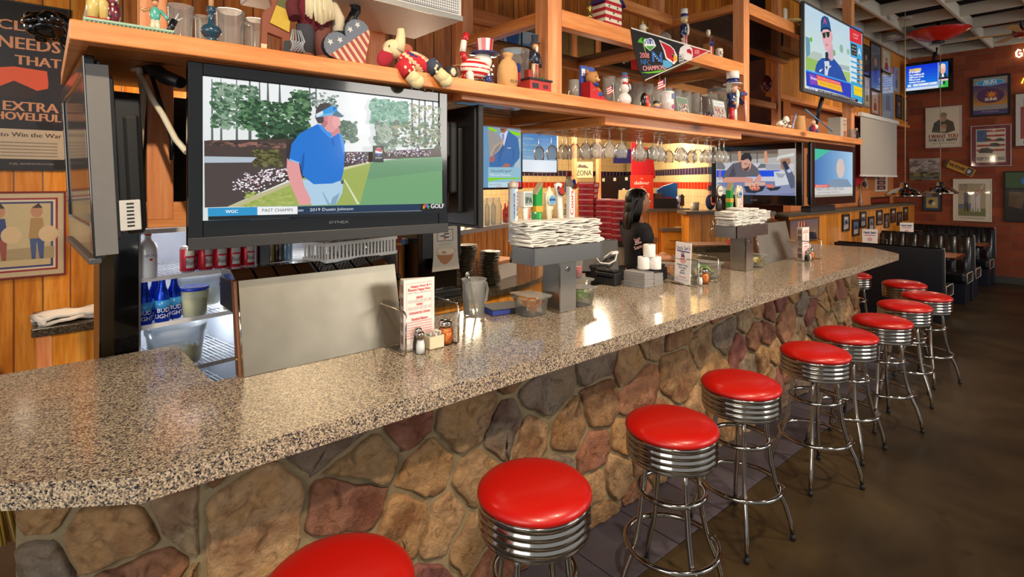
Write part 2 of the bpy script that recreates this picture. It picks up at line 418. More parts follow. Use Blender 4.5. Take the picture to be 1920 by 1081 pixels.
def floor_mat():
    m,nt,b=new_mat('sealed_brown_concrete');L=nt.links.new
    co=coords(nt)
    n=nd(nt,'ShaderNodeTexNoise',Scale=1.6,Detail=9.0,Roughness=.6,Distortion=.5);L(co,n.inputs['Vector'])
    c=ramp(nt,n.outputs[0],[(.3,'241c10'),(.5,'362a18'),(.7,'463821')])
    n2=nd(nt,'ShaderNodeTexNoise',Scale=14.0,Detail=3.0);L(co,n2.inputs['Vector'])
    mr=nd(nt,'ShaderNodeMapRange');mr.inputs[1].default_value=.62;mr.inputs[2].default_value=.7;mr.inputs[3].default_value=1;mr.inputs[4].default_value=.7;L(n2.outputs[0],mr.inputs[0])
    mx=nd(nt,'ShaderNodeMix',data_type='RGBA',blend_type='MULTIPLY');mx.inputs[0].default_value=1;L(c,mx.inputs[6]);L(mr.outputs[0],mx.inputs[7])
    L(mx.outputs[2],b.inputs['Base Color'])
    m3=nd(nt,'ShaderNodeMapRange');m3.inputs[3].default_value=.25;m3.inputs[4].default_value=.5;L(n.outputs[0],m3.inputs[0]);L(m3.outputs[0],b.inputs['Roughness'])
    return m
FLOORM=floor_mat()
SLATE=simple('slate_tile','4c4852',.4,var=.3,scale=5,bump=.2)
struct(B().box((-4,-4,-.1),(12.9,8,0)).build('floor',FLOORM))
# slate tile strip at the foot of the bar
b=B();y0,y1=1.47,1.9
for k in range(17):
    x=-.6+k*.42;b.box((x,y0,.0),(x+.414,y1,.006))
struct(b.build('trim_1',SLATE,bev=.002))
struct(B().box((12.7,-4,0),(12.9,8,4.7)).build('wall_right',BRICK))
struct(B().box((12.66,-4,0),(12.70,3.0,.12)).build('baseboard_right',simple('grey_baseboard','4a443c',.5)))
struct(B().box((-4,-4,4.62),(12.9,8,4.7)).build('ceiling',simple('black_ceiling','0a0c12',.9)))
# open white timber lattice under the dark ceiling
LATT=simple('white_painted_beam','b9b2a4',.6,var=.06)
for k,y in enumerate((-2.62,-1.9,-1.17,-.45,.28,1.0,1.73,2.46,2.93)):
    struct(B().box((6.0,y-.02,4.12),(12.69,y+.02,4.30)).build('trim_%d'%(20+k),LATT,bev=.004))
for k in range(8):
    x=6.42+k*.895
    struct(B().box((x-.02,-3.4,4.14),(x+.02,2.93,4.30)).build('trim_%d'%(30+k),LATT,bev=.004))
# upper pine bulkhead over the pass, orange wall beyond it
struct(B().box((6.9,2.97,2.84),(12.7,3.1,4.7)).build('wall_bulkhead',PANEL))
struct(B().box((6.9,2.93,2.80),(12.7,3.02,2.86)).build('trim_2',PINE,bev=.005))
struct(B().box((7.9,3.20,0),(12.7,3.3,4.6)).build('wall_alcove',simple('orange_plaster','bd7440',.8,var=.1,scale=4)))
# pine half wall with dark cap
struct(B().box((7.0,2.86,0),(12.7,3.0,1.33)).build('wall_half',PANEL))
struct(B().box((6.9,2.82,1.33),(12.7,3.06,1.37)).build('trim_3',simple('grey_laminate_cap','4c4840',.4,var=.1),bev=.006))
# left rear pine wall
struct(B().box((-4,4.7,0),(.9,4.8,4.6)).build('wall_left',PANEL))
# kitchen side walls
def tile_mat():
    m,nt,b=new_mat('cream_wall_tile');L=nt.links.new
    tc=nd(nt,'ShaderNodeTexCoord');sp=nd(nt,'ShaderNodeSeparateXYZ');L(tc.outputs['Object'],sp.inputs[0])
    cb=nd(nt,'ShaderNodeCombineXYZ');L(sp.outputs[0],cb.inputs[0]);L(sp.outputs[2],cb.inputs[1])
    br=nd(nt,'ShaderNodeTexBrick',offset=0.0);L(cb.outputs[0],br.inputs['Vector'])
    br.inputs['Color1'].default_value=(*lin('f2dca8'),1);br.inputs['Color2'].default_value=(*lin('ead29c'),1);br.inputs['Mortar'].default_value=(*lin('cdb888'),1)
    br.inputs['Scale'].default_value=1;br.inputs['Mortar Size'].default_value=.004;br.inputs['Brick Width'].default_value=.11;br.inputs['Row Height'].default_value=.11
    # coloured courses
    def band(lo,hi):
        a=nd(nt,'ShaderNodeMath',operation='GREATER_THAN');L(sp.outputs[2],a.inputs[0]);a.inputs[1].default_value=lo
        c=nd(nt,'ShaderNodeMath',operation='LESS_THAN');L(sp.outputs[2],c.inputs[0]);c.inputs[1].default_value=hi
        d=nd(nt,'ShaderNodeMath',operation='MULTIPLY');L(a.outputs[0],d.inputs[0]);L(c.outputs[0],d.inputs[1]);return d.outputs[0]
    nf=nd(nt,'ShaderNodeMath',operation='SUBTRACT');nf.inputs[0].default_value=1;L(br.outputs['Fac'],nf.inputs[1])
    cur=br.outputs['Color']
    for lo,hi,cc in((1.87,1.98,'2c1c48'),(1.65,1.76,'d02c14')):
        k=nd(nt,'ShaderNodeMath',operation='MULTIPLY');L(band(lo,hi),k.inputs[0]);L(nf.outputs[0],k.inputs[1])
        mx=nd(nt,'ShaderNodeMix',data_type='RGBA');L(k.outputs[0],mx.inputs[0]);L(cur,mx.inputs[6]);mx.inputs[7].default_value=(*lin(cc),1);cur=mx.outputs[2]
    L(cur,b.inputs['Base Color']);b.inputs['Roughness'].default_value=.25
    return m
TILEW=tile_mat()
struct(B().box((-1,7.3,0),(11.5,7.4,3.4)).build('wall_back',TILEW))
struct(B().box((.2,3.6,2.77),(6.9,7.3,2.85)).build('ceiling_2',simple('kitchen_ceiling','d8d0c0',.8)))
# dark upper wall over back bar
# ================================================================== BAR COUNTER
sc.cycles.transparent_max_bounces=32
ct=thing('bar_counter','long speckled granite bar counter on a fieldstone front','bar counter',(0,0,0))
top=[(.171,1.53),(6.25,1.53),(6.62,1.86),(6.45,2.67),(5.25,2.67),(5.25,2.10),(4.50,2.10),(4.50,2.38),(1.2,2.38),(1.2,2.10),(.443,2.10),(.43,2.67),(-.75,2.67),(-.75,2.19)]
B().prism(top,.062,frame=((0,0,1.008),(1,0,0),(0,1,0))).build('countertop',GRANITE,ct,bev=.012,seg=4)
# core body behind the stone
core=[(.36,1.84),(6.08,1.84),(6.30,2.02),(6.2,2.55),(5.3,2.55),(5.3,2.06),(.36,2.06),(.30,2.6),(-.06,2.6),(-.06,2.15)]
MORTAR=simple('mortar','8c7c5e',.9,var=.2,bump=.8,scale=60)
B().prism(core,1.006,frame=((0,0,0),(1,0,0),(0,1,0))).build('mortar_bed',MORTAR,ct)
# --- fieldstones: clipped Voronoi cells, inset, rounded and domed
def clip_poly(poly,px,py,nx,ny):
    out=[]
    for i in range(len(poly)):
        a,b_=poly[i],poly[(i+1)%len(poly)]
        da=(a[0]-px)*nx+(a[1]-py)*ny;db=(b_[0]-px)*nx+(b_[1]-py)*ny
        if da<=0:out.append(a)
        if da*db<0:
            t=da/(da-db);out.append((a[0]+(b_[0]-a[0])*t,a[1]+(b_[1]-a[1])*t))
    return out
def stones(bb,origin,u,v,W,H,seed,n):
    r=random.Random(seed);pts=[]
    tries=0
    while len(pts)<n and tries<20000:
        tries+=1
        p=(r.uniform(-.05,W+.05),r.uniform(-.05,H+.05));md=r.choice([.13,.19,.26,.32])
        if all(((p[0]-q[0])*.8)**2+((p[1]-q[1])*1.15)**2>((md+q[2])/2)**2 for q in pts):pts.append((p[0],p[1],md))
    cols=['b8946c','c09c74','b08e68','a4805c','a0705a','946058','ac7c60','8c7a6a','ac8e6a','b49c7c','948474','bc9468']
    O,U,V=Vector(origin),Vector(u),Vector(v);N=U.cross(V).normalized()
    for i,p in enumerate(pts):
        poly=[(0,0),(W,0),(W,H),(0,H)]
        for j,q in enumerate(pts):
            if i==j or abs(q[0]-p[0])+abs(q[1]-p[1])>1.1:continue
            w_=.5+(p[2]-q[2])*.5;mx,my=p[0]+(q[0]-p[0])*w_,p[1]+(q[1]-p[1])*w_
            poly=clip_poly(poly,mx,my,q[0]-p[0],q[1]-p[1])
            if len(poly)<3:break
        if len(poly)<3:continue
        cx=sum(a[0]for a in poly)/len(poly);cy=sum(a[1]for a in poly)/len(poly)
        # subdivide edges, Chaikin corner cut once, inset by mortar
        for _ in range(2):
            q=[]
            for k in range(len(poly)):
                a,b_=poly[k],poly[(k+1)%len(poly)]
                q+=[(a[0]*.88+b_[0]*.12,a[1]*.88+b_[1]*.12),(a[0]*.12+b_[0]*.88,a[1]*.12+b_[1]*.88)]
            poly=q
        q=[]
        for k in range(len(poly)):
            a,b_=poly[k],poly[(k+1)%len(poly)];L_=math.hypot(b_[0]-a[0],b_[1]-a[1]);m_=max(1,int(L_/.03))
            for e in range(m_):q.append((a[0]+(b_[0]-a[0])*e/m_,a[1]+(b_[1]-a[1])*e/m_))
        poly=q
        dmax=max(math.hypot(a[0]-cx,a[1]-cy)for a in poly);dmean=sum(math.hypot(a[0]-cx,a[1]-cy)for a in poly)/len(poly)
        ins=r.uniform(.008,.016)
        if dmean<.03:continue
        base=[((a[0]-cx)*(1-ins/max(.03,math.hypot(a[0]-cx,a[1]-cy)))+cx+r.uniform(-.005,.005),(a[1]-cy)*(1-ins/max(.03,math.hypot(a[0]-cx,a[1]-cy)))+cy+r.uniform(-.003,.003))for a in poly]
        hgt=r.uniform(.014,.030);rings=[];ph=[r.uniform(0,6)for _ in range(4)]
        for s_,z_ in((1.0,-.004),(.99,.5),(.965,.82),(.90,.98),(.72,1.0),(.5,1.03),(.3,1.02),(.12,1.03)):
            ring=[]
            for a in base:
                x,y=(a[0]-cx)*s_+cx,(a[1]-cy)*s_+cy
                z=hgt*z_+(.0065*math.sin(x*26+ph[0])*math.cos(y*31+ph[1])+.004*math.sin(x*63+y*47+ph[2])+.0025*math.sin(x*120-y*90+ph[3]))*(1 if z_>.5 else .4)
                ring.append(O+U*x+V*y+N*max(z,-.004))
            rings.append(ring)
        m_=len(base);allp=[p_ for rg in rings for p_ in rg]+[O+U*cx+V*cy+N*hgt*1.06]
        fs=[]
        for a in range(len(rings)-1):
            for k in range(m_):fs.append([a*m_+k,a*m_+(k+1)%m_,(a+1)*m_+(k+1)%m_,(a+1)*m_+k])
        l=(len(rings)-1)*m_
        fs+=[[l+k,l+(k+1)%m_,len(allp)-1]for k in range(m_)]
        bb.add(allp,fs,r.choice(cols),True)
def stone_mat():
    m=attr_mat('fieldstone',.72,spec=.3);nt=m.node_tree;L=nt.links.new;b_=nt.nodes['Principled BSDF']
    co=coords(nt);n=nd(nt,'ShaderNodeTexNoise',Scale=16.0,Detail=9.0,Roughness=.65,Distortion=1.2);L(co,n.inputs['Vector'])
    a=[q for q in nt.nodes if q.type=='ATTRIBUTE'][0]
    c=ramp(nt,n.outputs[0],[(.3,'8a7e72'),(.5,'ffffff'),(.68,'ffffff')])
    mx=nd(nt,'ShaderNodeMix',data_type='RGBA',blend_type='MULTIPLY');mx.inputs[0].default_value=.75;L(a.outputs['Color'],mx.inputs[6]);L(c,mx.inputs[7])
    n3=nd(nt,'ShaderNodeTexNoise',Scale=5.0,Detail=3.0);L(co,n3.inputs['Vector'])
    c3=ramp(nt,n3.outputs[0],[(.35,'b08878'),(.5,'ffffff'),(.65,'fff0d0')])
    m2=nd(nt,'ShaderNodeMix',data_type='RGBA',blend_type='MULTIPLY');m2.inputs[0].default_value=.7;L(mx.outputs[2],m2.inputs[6]);L(c3,m2.inputs[7]);L(m2.outputs[2],b_.inputs['Base Color'])
    n2=nd(nt,'ShaderNodeTexNoise',Scale=34.0,Detail=10.0,Roughness=.7,Distortion=.8);L(co,n2.inputs['Vector'])
    bp=nd(nt,'ShaderNodeBump',Strength=.9,Distance=.02);L(n2.outputs[0],bp.inputs['Height']);L(bp.outputs[0],b_.inputs['Normal'])
    return m
STONE=stone_mat()
sb=B()
stones(sb,(.36,1.84,0),(1,0,0),(0,0,1),5.72,1.0,11,120)
d=Vector((.42,-.31,0)).normalized();stones(sb,(-.06,2.15,0),tuple(d),(0,0,1),.52,1.0,7,14)
d=Vector((.22,.18,0));l_=d.length;d.normalize();stones(sb,(6.08,1.84,0),tuple(d),(0,0,1),l_,1.0,5,9)
sb.build('stone_facing',STONE,ct)

# ================================================================== STOOLS
def make_stool(label):
    t=thing('bar_stool',label,'bar stool',group='red vinyl bar stools along the counter')
    prof=[(.0,.775),(.06,.774),(.11,.771),(.15,.764),(.175,.754),(.188,.741),(.190,.732),(.186,.724),(.178,.72)]
    B().lathe(prof[::-1],48).build('seat',VINYLR,t)
    band=[(.176,.722),(.184,.722)]
    z=.718
    for k in range(4):
        band+=[(.186,z),(.186,z-.012),(.181,z-.0155),(.181,z-.020)];z-=.0245
    band+=[(.183,z),(.181,z-.006),(.166,z-.012),(.14,z-.014)]
    B().lathe(band[::-1],48).build('seat_band',CHROMEB,t)
    for zz,rr in((.475,.135),(.25,.188)):
        pts=[(rr*math.cos(2*PI*i/36),rr*math.sin(2*PI*i/36),zz)for i in range(36)]
        B().tube(pts,.0115,10,closed=True).build('foot_ring',CHROME,t)
    for k in range(4):
        a=PI/2*k;pr=[(.02,.612),(.06,.617),(.095,.612),(.115,.59),(.121,.56),(.124,.50),(.127,.44),(.15,.36),(.17,.28),(.174,.235),(.185,.19),(.215,.12),(.232,.06),(.238,.02)]
        pr=[(.02,.60),(.06,.605),(.095,.598),(.113,.578),(.119,.55),(.124,.50),(.140,.36),(.160,.27),(.172,.235),(.205,.16),(.226,.09),(.238,.03)]
        lg=B().tube([(r_*math.cos(a),r_*math.sin(a),z_)for r_,z_ in pr],.0115,10).build('leg',CHROME,t)
        B().lathe([(.0,0),(.0135,0),(.0145,.008),(.0130,.022),(0,.024)],12,at=(.24*math.cos(a),.24*math.sin(a),0)).build('foot_glide',RUBBER,lg)
        for r_,z_ in((.147,.475),(.2,.25)):B().ell((r_*math.cos(a),r_*math.sin(a),z_),(.004,.004,.004),n=8,m=5).build('rivet',CHROME,lg)
    return t
st=make_stool('red vinyl bar stool nearest the camera, only its seat in view')
SP_=0
SP=[(.568,1.33,10,None),(1.232,1.314,20,'red vinyl bar stool second from the near end, in front of the pale sandstone blocks'),
      (1.99,1.285,-30,'red vinyl bar stool third from the near end, with a jagged chrome band seam'),
      (2.66,1.320,33,'red vinyl bar stool fourth from the near end, whole frame and feet visible'),
      (3.49,1.275,15,'red vinyl bar stool fifth from the near end, standing free before the dark row'),
      (4.035,1.286,40,'red vinyl bar stool sixth from the near end, close behind the fifth'),
      (4.64,1.24,5,'red vinyl bar stool seventh from the near end'),
      (5.34,1.27,60,'red vinyl bar stool eighth from the near end, partly behind the seventh'),
      (5.94,1.25,25,'red vinyl bar stool farthest right, its legs out on the open floor'),
      (6.51,1.55,50,'red vinyl bar stool at the far counter corner, behind the farthest right one'),
      (6.72,2.08,30,'red vinyl bar stool around the far end of the counter, mostly hidden by the stone')]
for i,(x,y,a,lb)in enumerate(SP):
    if i==0:st.location=(x,y,.0065);st.rotation_euler=(0,0,R(a))
    else:dup(st,(x,y,.0065 if y+.25>1.47 and x<6.5 else 0),R(a),lb)
def bw(b,name,mat,T,**k):
    """build from world coordinates under thing T"""
    o=b.build(name,mat,T,**k)
    o.matrix_parent_inverse=(Matrix.Translation(T.location)@T.rotation_euler.to_matrix().to_4x4()).inverted()
    return o
def bw2(b,name,mat,part,T,**k):
    o=b.build(name,mat,part,**k);o.matrix_parent_inverse=Matrix.Identity(4);return o
# ================================================================== OVERHEAD SHELF AND ITS FRAMEWORK
sh=thing('overhead_shelf','long pine display shelf hanging over the bar with square posts above','shelf',(.05,1.92,2.15))
ZT=2.209
bw(B().box((.055,1.92,2.152),(6.54,1.98,ZT)),'front_rail',PINE,sh,bev=.004)
bw(B().box((.055,1.981,2.17),(1.42,2.85,2.2)).box((.055,1.981,2.152),(.10,2.85,2.169)),'shelf_board',PINE,sh,bev=.002)
bw(B().box((1.44,2.06,2.19),(6.5,2.80,2.2)),'glass_board',PANE,sh)
bw(B().box((1.42,1.99,2.13),(6.54,2.06,2.2)),'inner_rail',PINE,sh,bev=.003)
bw(B().box((.9,2.80,2.13),(6.54,2.86,2.2)),'rear_rail',PINE,sh,bev=.003)
for x in(1.42,2.40,4.05,5.1,6.42):bw(B().box((x,2.07,2.14),(x+.09,2.79,2.2)),'cross_rail',PINEY,sh,bev=.003)
def post(x,y,z0,z1,w_=.085):bw(B().box((x-w_/2,y-w_/2,z0),(x+w_/2,y+w_/2,z1)),'post',PINEZ,sh,bev=.004)
post(2.005,2.03,ZT+.0,4.3,.10);post(4.10,2.03,ZT,4.3,.09);post(6.46,2.03,ZT,4.3,.09)
post(.31,2.42,2.21,4.3);post(1.21,2.42,2.21,4.3,.08)
for x in(2.005,4.10,6.46):post(x,2.78,ZT,4.3,.08)
post(.33,2.42,1.62,2.15)
bw(B().box((.26,2.38,1.59),(1.55,2.46,1.685)),'lower_rail',PINE,sh,bev=.003)
post(1.345,2.06,1.60,2.13,.05)
# upper shelf rails and panes
bw(B().box((2.06,1.985,2.575),(4.05,2.05,2.665)),'upper_rail',PINE,sh,bev=.003)
bw(B().box((2.06,2.75,2.60),(4.05,2.80,2.665)),'upper_rail',PINE,sh,bev=.003)
bw(B().box((4.15,1.985,3.06),(6.40,2.05,3.15)),'upper_rail',PINE,sh,bev=.003)
bw(B().box((4.15,2.75,2.60),(6.40,2.80,2.665)),'upper_rail',PINE,sh,bev=.003)
bw(B().box((1.25,2.62,3.10),(6.40,2.68,3.18)),'upper_rail',PINE,sh,bev=.003)
for x,z in((2.01,2.60),(4.10,2.60),(4.10,3.09),(3.05,2.60)):bw(B().box((x-.03,2.08,z),(x+.03,2.74,z+.06)),'cross_rail',PINEY,sh,bev=.003)
bw(B().box((2.05,2.06,2.645),(4.05,2.74,2.651)),'glass_board',PANE,sh)
bw(B().box((4.14,2.07,3.13),(6.40,2.61,3.136)),'glass_board',PANE,sh)
bw(B().box((4.09,2.08,2.21),(4.096,2.73,3.08)),'glass_divider',PANE,sh)
# pine soffit behind
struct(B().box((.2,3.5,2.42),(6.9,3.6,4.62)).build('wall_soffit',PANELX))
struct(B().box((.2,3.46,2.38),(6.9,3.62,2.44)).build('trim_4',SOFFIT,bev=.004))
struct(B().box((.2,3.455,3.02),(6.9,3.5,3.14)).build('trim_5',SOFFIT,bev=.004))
# hanging glass rack
gr=thing('wine_glass_rack','slatted pine rack for stemmed glasses hung beneath the shelf','glass rack',(3.2,2.35,2.09))
bw(B().box((2.42,1.992,2.085),(4.03,2.03,2.151)),'front_board',PINE,gr,bev=.003)
for x in(2.42,3.995):bw(B().box((x,2.031,2.085),(x+.035,2.72,2.135)),'end_board',PINEY,gr,bev=.003)
sl=B()
for k in range(17):
    x=2.475+k*.09;sl.box((x,2.04,2.088),(x+.055,2.72,2.106))
sl.box((2.46,2.04,2.112),(3.99,2.72,2.12));bw(sl,'slat_panel',PINEY,gr)

# ================================================================== TELEVISIONS
def ring(b,o,u,v,n,x0,y0,x1,y1,l,r,t,bt,d,c=None):
    """picture-frame ring, front face at n*0, going back d"""
    o,u,v,n=map(Vector,(o,u,v,n))
    def P(x,y,z):return o+u*x+v*y+n*z
    for a in((x0,y0,x0+l,y1),(x1-r,y0,x1,y1),(x0+l,y1-t,x1-r,y1),(x0+l,y0,x1-r,y0+bt)):
        p=[P(a[0],a[1],-d),P(a[2],a[1],-d),P(a[2],a[3],-d),P(a[0],a[3],-d),P(a[0],a[1],0),P(a[2],a[1],0),P(a[2],a[3],0),P(a[0],a[3],0)]
        b.add(p,[[0,3,2,1],[4,5,6,7],[0,1,5,4],[1,2,6,5],[2,3,7,6],[3,0,4,7]],c,False)
    return b
def slab(b,o,u,v,n,x0,y0,x1,y1,z0,z1,c=None):
    o,u,v,n=map(Vector,(o,u,v,n))
    p=[o+u*x+v*y+n*z for z in(z0,z1)for(x,y)in((x0,y0),(x1,y0),(x1,y1),(x0,y1))]
    return b.add(p,[[0,3,2,1],[4,5,6,7],[0,1,5,4],[1,2,6,5],[2,3,7,6],[3,0,4,7]],c,False)
def tv(label,o,u,v,W,H,rim,picf,group=None,bez=None,back=True,deep=.10,lip=None):
    o=Vector(o);u=Vector(u).normalized();v=Vector(v).normalized();n=u.cross(v)
    T=thing('television',label,'television',o+u*W/2,0,group)
    l,r,t,bt=rim
    bw(ring(B(),o,u,v,n,0,0,W,H,l,r,t,bt,.03),'bezel',bez or BLACKG,T,bev=.004)
    b=B();slab(b,o,u,v,n,.01,.01,W-.01,H-.01,-.045,-.031)
    slab(b,o,u,v,n,W*.10,H*.12,W*.90,H*.82,-deep,-.0455)
    bw(b,'back_housing',BLACKM,T,bev=.01)
    if lip:bw(slab(B(),o,u,v,n,0,-.012,W,lip,.0005,.006),'lower_trim',lip_m,T,bev=.002)
    p=Pic(o-n*.008,u,v);p.rect(l-.001,bt-.001,W-r+.001,H-t+.001,'05070a');p.box_=(l,bt,W-r,H-t);p.clip=p.box_
    picf(p);bw(p,'screen',M_screen,T)
    return T,(o,u,v,n)
lip_m=DGREY
def CR(ox,oy,s):return lambda x,y:(ox+x/s,oy+y/s)
# ---- TV 1: golf
def golf(p):
    r=random.Random(3);x0,y0,x1,y1=p.box_;W,H=x1-x0,y1-y0;g=CR(340,100,2.921)
    def PP(pts,c):p.P([g(*a)for a in pts],c)
    def D(x,y,rx,ry,c,rot=0):
        a=p.p(*g(x,y));b_=p.p(*g(x+rx,y));c_=p.p(*g(x,y-ry));p.disc(a[0],a[1],abs(b_[0]-a[0]),abs(c_[1]-a[1]),c,16,rot)
    p.grad([(x0,y1),(x1,y1),(x1,y0),(x0,y0)][::1][0:4]if 0 else[(x0,y0),(x1,y0),(x1,y1),(x0,y1)],'dfe6e2','f6f8fa',6)
    def patch(a,b_,n,r0,r1,cols,asp=1):
        q0=p.p(*g(*a));q1=p.p(*g(*b_));xs=sorted((q0[0],q1[0]));ys=sorted((q0[1],q1[1]))
        p.blobs(r,xs[0],ys[0],xs[1],ys[1],n,r0,r1,cols,asp)
    # tall thin trunks
    for x,yy,w_ in((165,520,5),(215,500,4),(300,520,5),(370,520,9),(425,320,5),(470,280,6),(535,270,5),(700,300,4),(735,300,3),(1260,470,5),(1300,480,4),(1330,510,6),(1375,400,3)):
        PP([(x,140),(x+w_,140),(x+w_+6,yy),(x-3,yy)],'5a6a60')
    GR=['2f5638','44704a','20402a','5c845c','365c40','6c9468','284630']
    patch((170,160),(420,420),520,.004,.013,['7c9a80','54785c','94ac94','486c50','3a5a42'],.7)
    patch((330,250),(700,440),700,.004,.013,GR,.6)
    patch((420,380),(660,500),200,.006,.016,['24402c','2f5238','3f6a48','18301e'],.6)
    patch((590,200),(690,320),90,.005,.015,GR,.6)
    patch((690,210),(850,300),70,.004,.010,['7a8a80','5c7464','a8b4ac'],.6)
    patch((840,370),(950,490),130,.005,.014,['4a6e58','5f8468','38584a'],.8)
    patch((1025,250),(1230,400),560,.003,.012,['5d9a84','78ac94','4a8672','8cbca4'],.7)
    patch((1050,380),(1160,560),200,.005,.014,['5c7c68','8a9c88','46685a','9cab98'],1)
    patch((1150,370),(1405,520),220,.005,.015,['4a6a52','6a8a68','a09878','3c5848'],.6)
    patch((1240,280),(1405,380),120,.004,.010,['8a9a80','b0a888','6c8468'],.6)
    # far ground and beds
    PP([(115,480),(560,470),(700,540),(1020,540),(1400,520),(1408,575),(1080,580),(870,640),(560,700),(240,838),(118,842)],'4a3c38')
    patch((125,480),(560,520),120,.005,.014,['7a5a50','5a4038','9a6a5c','3c3434'],.4)
    PP([(560,470),(870,470),(870,560),(560,700)],'3c3430')
    PP([(116,565),(400,570),(370,598),(116,600)],'b8c4d0')
    PP([(116,600),(560,600),(560,690),(240,838),(118,842)],'4c4240')
    patch((380,530),(540,620),160,.004,.012,['4a4a28','66663a','38381c','7a7448'],.6)
    # fairway
    PP([(240,838),(590,697),(870,630),(1050,592),(1200,575),(1407,568),(1409,830)],'74a878')
    PP([(240,838),(590,697),(870,630),(1020,600),(960,826)],'a4b45c')
    patch((330,760),(600,832),120,.004,.010,['98ac4c','b4c06c','a8b460'],.4)
    PP([(240,838),(590,697),(600,712),(300,838)],'c4bc90')
    PP([(1020,598),(1407,572),(1409,640),(1000,690)],'6c9c74')
    PP([(870,690),(878,690),(958,824),(944,824)],'dce4c0')
    PP([(866,625),(1010,595),(1012,602),(868,640)],'d8d4a8')
    for(a,b_,n)in(((420,632),(565,700),90),((270,690),(440,760),60),((330,650),(480,720),50)):
        q=[p.p(*g(r.uniform(a[0],b_[0]),r.uniform(a[1],b_[1])))for _ in range(n)]
        for c in q:p.disc(c[0],c[1],r.uniform(.002,.005),r.uniform(.0015,.003),r.choice(['fdfaff','ffffff','e8dce8','d8a8b8']),7)
    for(a,b_,n)in(((875,545),(1000,602),90),((1090,535),(1340,562),110),((1190,495),(1290,535),60)):
        for _ in range(n):
            c=p.p(*g(r.uniform(a[0],b_[0]),r.uniform(a[1],b_[1])));p.disc(c[0],c[1],r.uniform(.002,.004),r.uniform(.0015,.003),r.choice(['f0e8f4','c8a0b8','8a5a60','7c6aa0','ffffff','5a7ab8']),6)
    # marker box
    PP([(1020,508),(1080,508),(1079,598),(1019,596)],'16161c')
    D(1053,541,19,22,'f0f0f4');D(1053,534,17,13,'d03048');D(1053,551,16,11,'2458b0');PP([(1034,538),(1045,536),(1062,543),(1072,541),(1072,547),(1055,550),(1036,545)],'ffffff')
    p.textP('pepsi',(*g(1036,572),0),(*g(1070,572),12/2.921),'d0d8e8')
    # golfer
    SK='e8a0a0'
    PP([(637,690),(860,700),(856,760),(835,800),(822,824),(690,830),(660,760)],'b4d4ea')
    PP([(745,760),(752,760),(790,826),(776,826)],'8ab0d0');PP([(800,790),(842,760),(820,824),(790,826)],'88aac8')
    PP([(556,575),(570,590),(620,600),(628,650),(650,730),(682,790),(684,826),(622,828),(606,790),(575,720),(553,640)],SK)
    PP([(755,390),(800,380),(832,400),(846,440),(800,470),(745,430)],'d88a90')
    PP([(720,392),(748,420),(790,468),(838,440),(862,500),(868,560),(862,640),(850,694),(800,712),(700,716),(640,670),(624,600),(568,580),(580,500),(625,442)],'1878d8')
    PP([(720,392),(742,425),(790,470),(800,450),(760,400)],'3c98f0');PP([(836,440),(852,448),(866,500),(868,560),(858,540)],'4a9cf0')
    PP([(568,578),(624,598),(622,604),(568,588)],'88c0f4')
    PP([(630,620),(640,560),(650,540),(648,600),(640,668)],'0c58b0');PP([(800,470),(812,500),(806,510),(797,480)],'0c58b0')
    D(790,375,42,62,SK);PP([(738,350),(770,340),(775,390),(760,410),(742,400)],'c07880');D(822,380,22,34,'f0acac');D(839,390,8,9,'f0acac')
    PP([(708,360),(712,310),(735,282),(780,278),(800,300),(770,350),(745,390),(722,388)],'4c4448');D(764,362,11,17,'d88888')
    PP([(712,340),(745,322),(800,292),(824,300),(828,318),(860,348),(800,345),(714,357)],'78bce8');PP([(800,292),(824,300),(826,326),(752,340),(745,322)],'38a0e8')
    PP([(820,318),(866,350),(846,357),(800,346)],'5a7a8c');PP([(712,338),(748,320),(752,338),(714,357)],'dcecf4')
    p.textP('P',(*g(806,310),0),(*g(820,312),18/2.921),'1c3c98',.0006)
    PP([(826,404),(842,402),(838,408)],'b06068');PP([(846,700),(860,690),(862,712),(850,716)],'48585c')
    # banner
    PP([(127,843),(395,838),(395,882),(129,890)],'2898d0');PP([(395,838),(612,835),(612,876),(395,881)],'f4f6f8')
    PP([(612,835),(1276,822),(1276,858),(612,876)],'143454')
    PP([(1276,822),(1411,820),(1411,868),(1276,858)],'16181c');PP([(129,889),(612,876),(1411,856),(1411,870),(129,910)],'101c24')
    p.textP('WGC',(*g(224,864),0),(*g(290,862),17/2.921),'ffffff',.0004);p.textP('PAST CHAMPS',(*g(420,857),0),(*g(587,855),17/2.921),'203038')
    p.textP('on    2019 Dustin Johnson',(*g(614,856),0),(*g(914,848),16/2.921),'e8ecf0');p.textP('GOLF',(*g(1334,835),0),(*g(1406,834),24/2.921),'ffffff',.0006)
    for i,c in enumerate(('f0b020','e87828','d83838','9050b0','3878d0','38a858')):
        a=PI*(1-(i+.5)/6);D(1309+13*math.cos(a),842-11*math.sin(a),5,10,c,PI/2-a if 0 else 0)
P0=aty(352,461,1.97);P1=aty(839.5,431,1.97);PT=aty(352,115,1.97)
x0,x1,zb,zt=P0.x,P1.x,.5*(P0.z+P1.z),PT.z
S0=aty(381,411.5,1.97);S1=aty(823,397,1.97);S2=aty(381,142,1.97)
T1,fr=tv('large black television over the bar showing a golfer in a blue shirt',(x0,1.97,zb),(1,0,0),(0,0,1),x1-x0,2.145-zb,(S0.x-x0,x1-S1.x,2.145-S2.z,.5*(S0.z+S1.z)-zb),golf,lip=.028)
p=Pic((x0,1.97,zb),(1,0,0),(0,0,1),lift=.0012);p.textP('DYNEX',(617,416.6,0),(653,415.5,4.6),'b0b0b0');bw(p,'brand_lettering',M_print,T1)
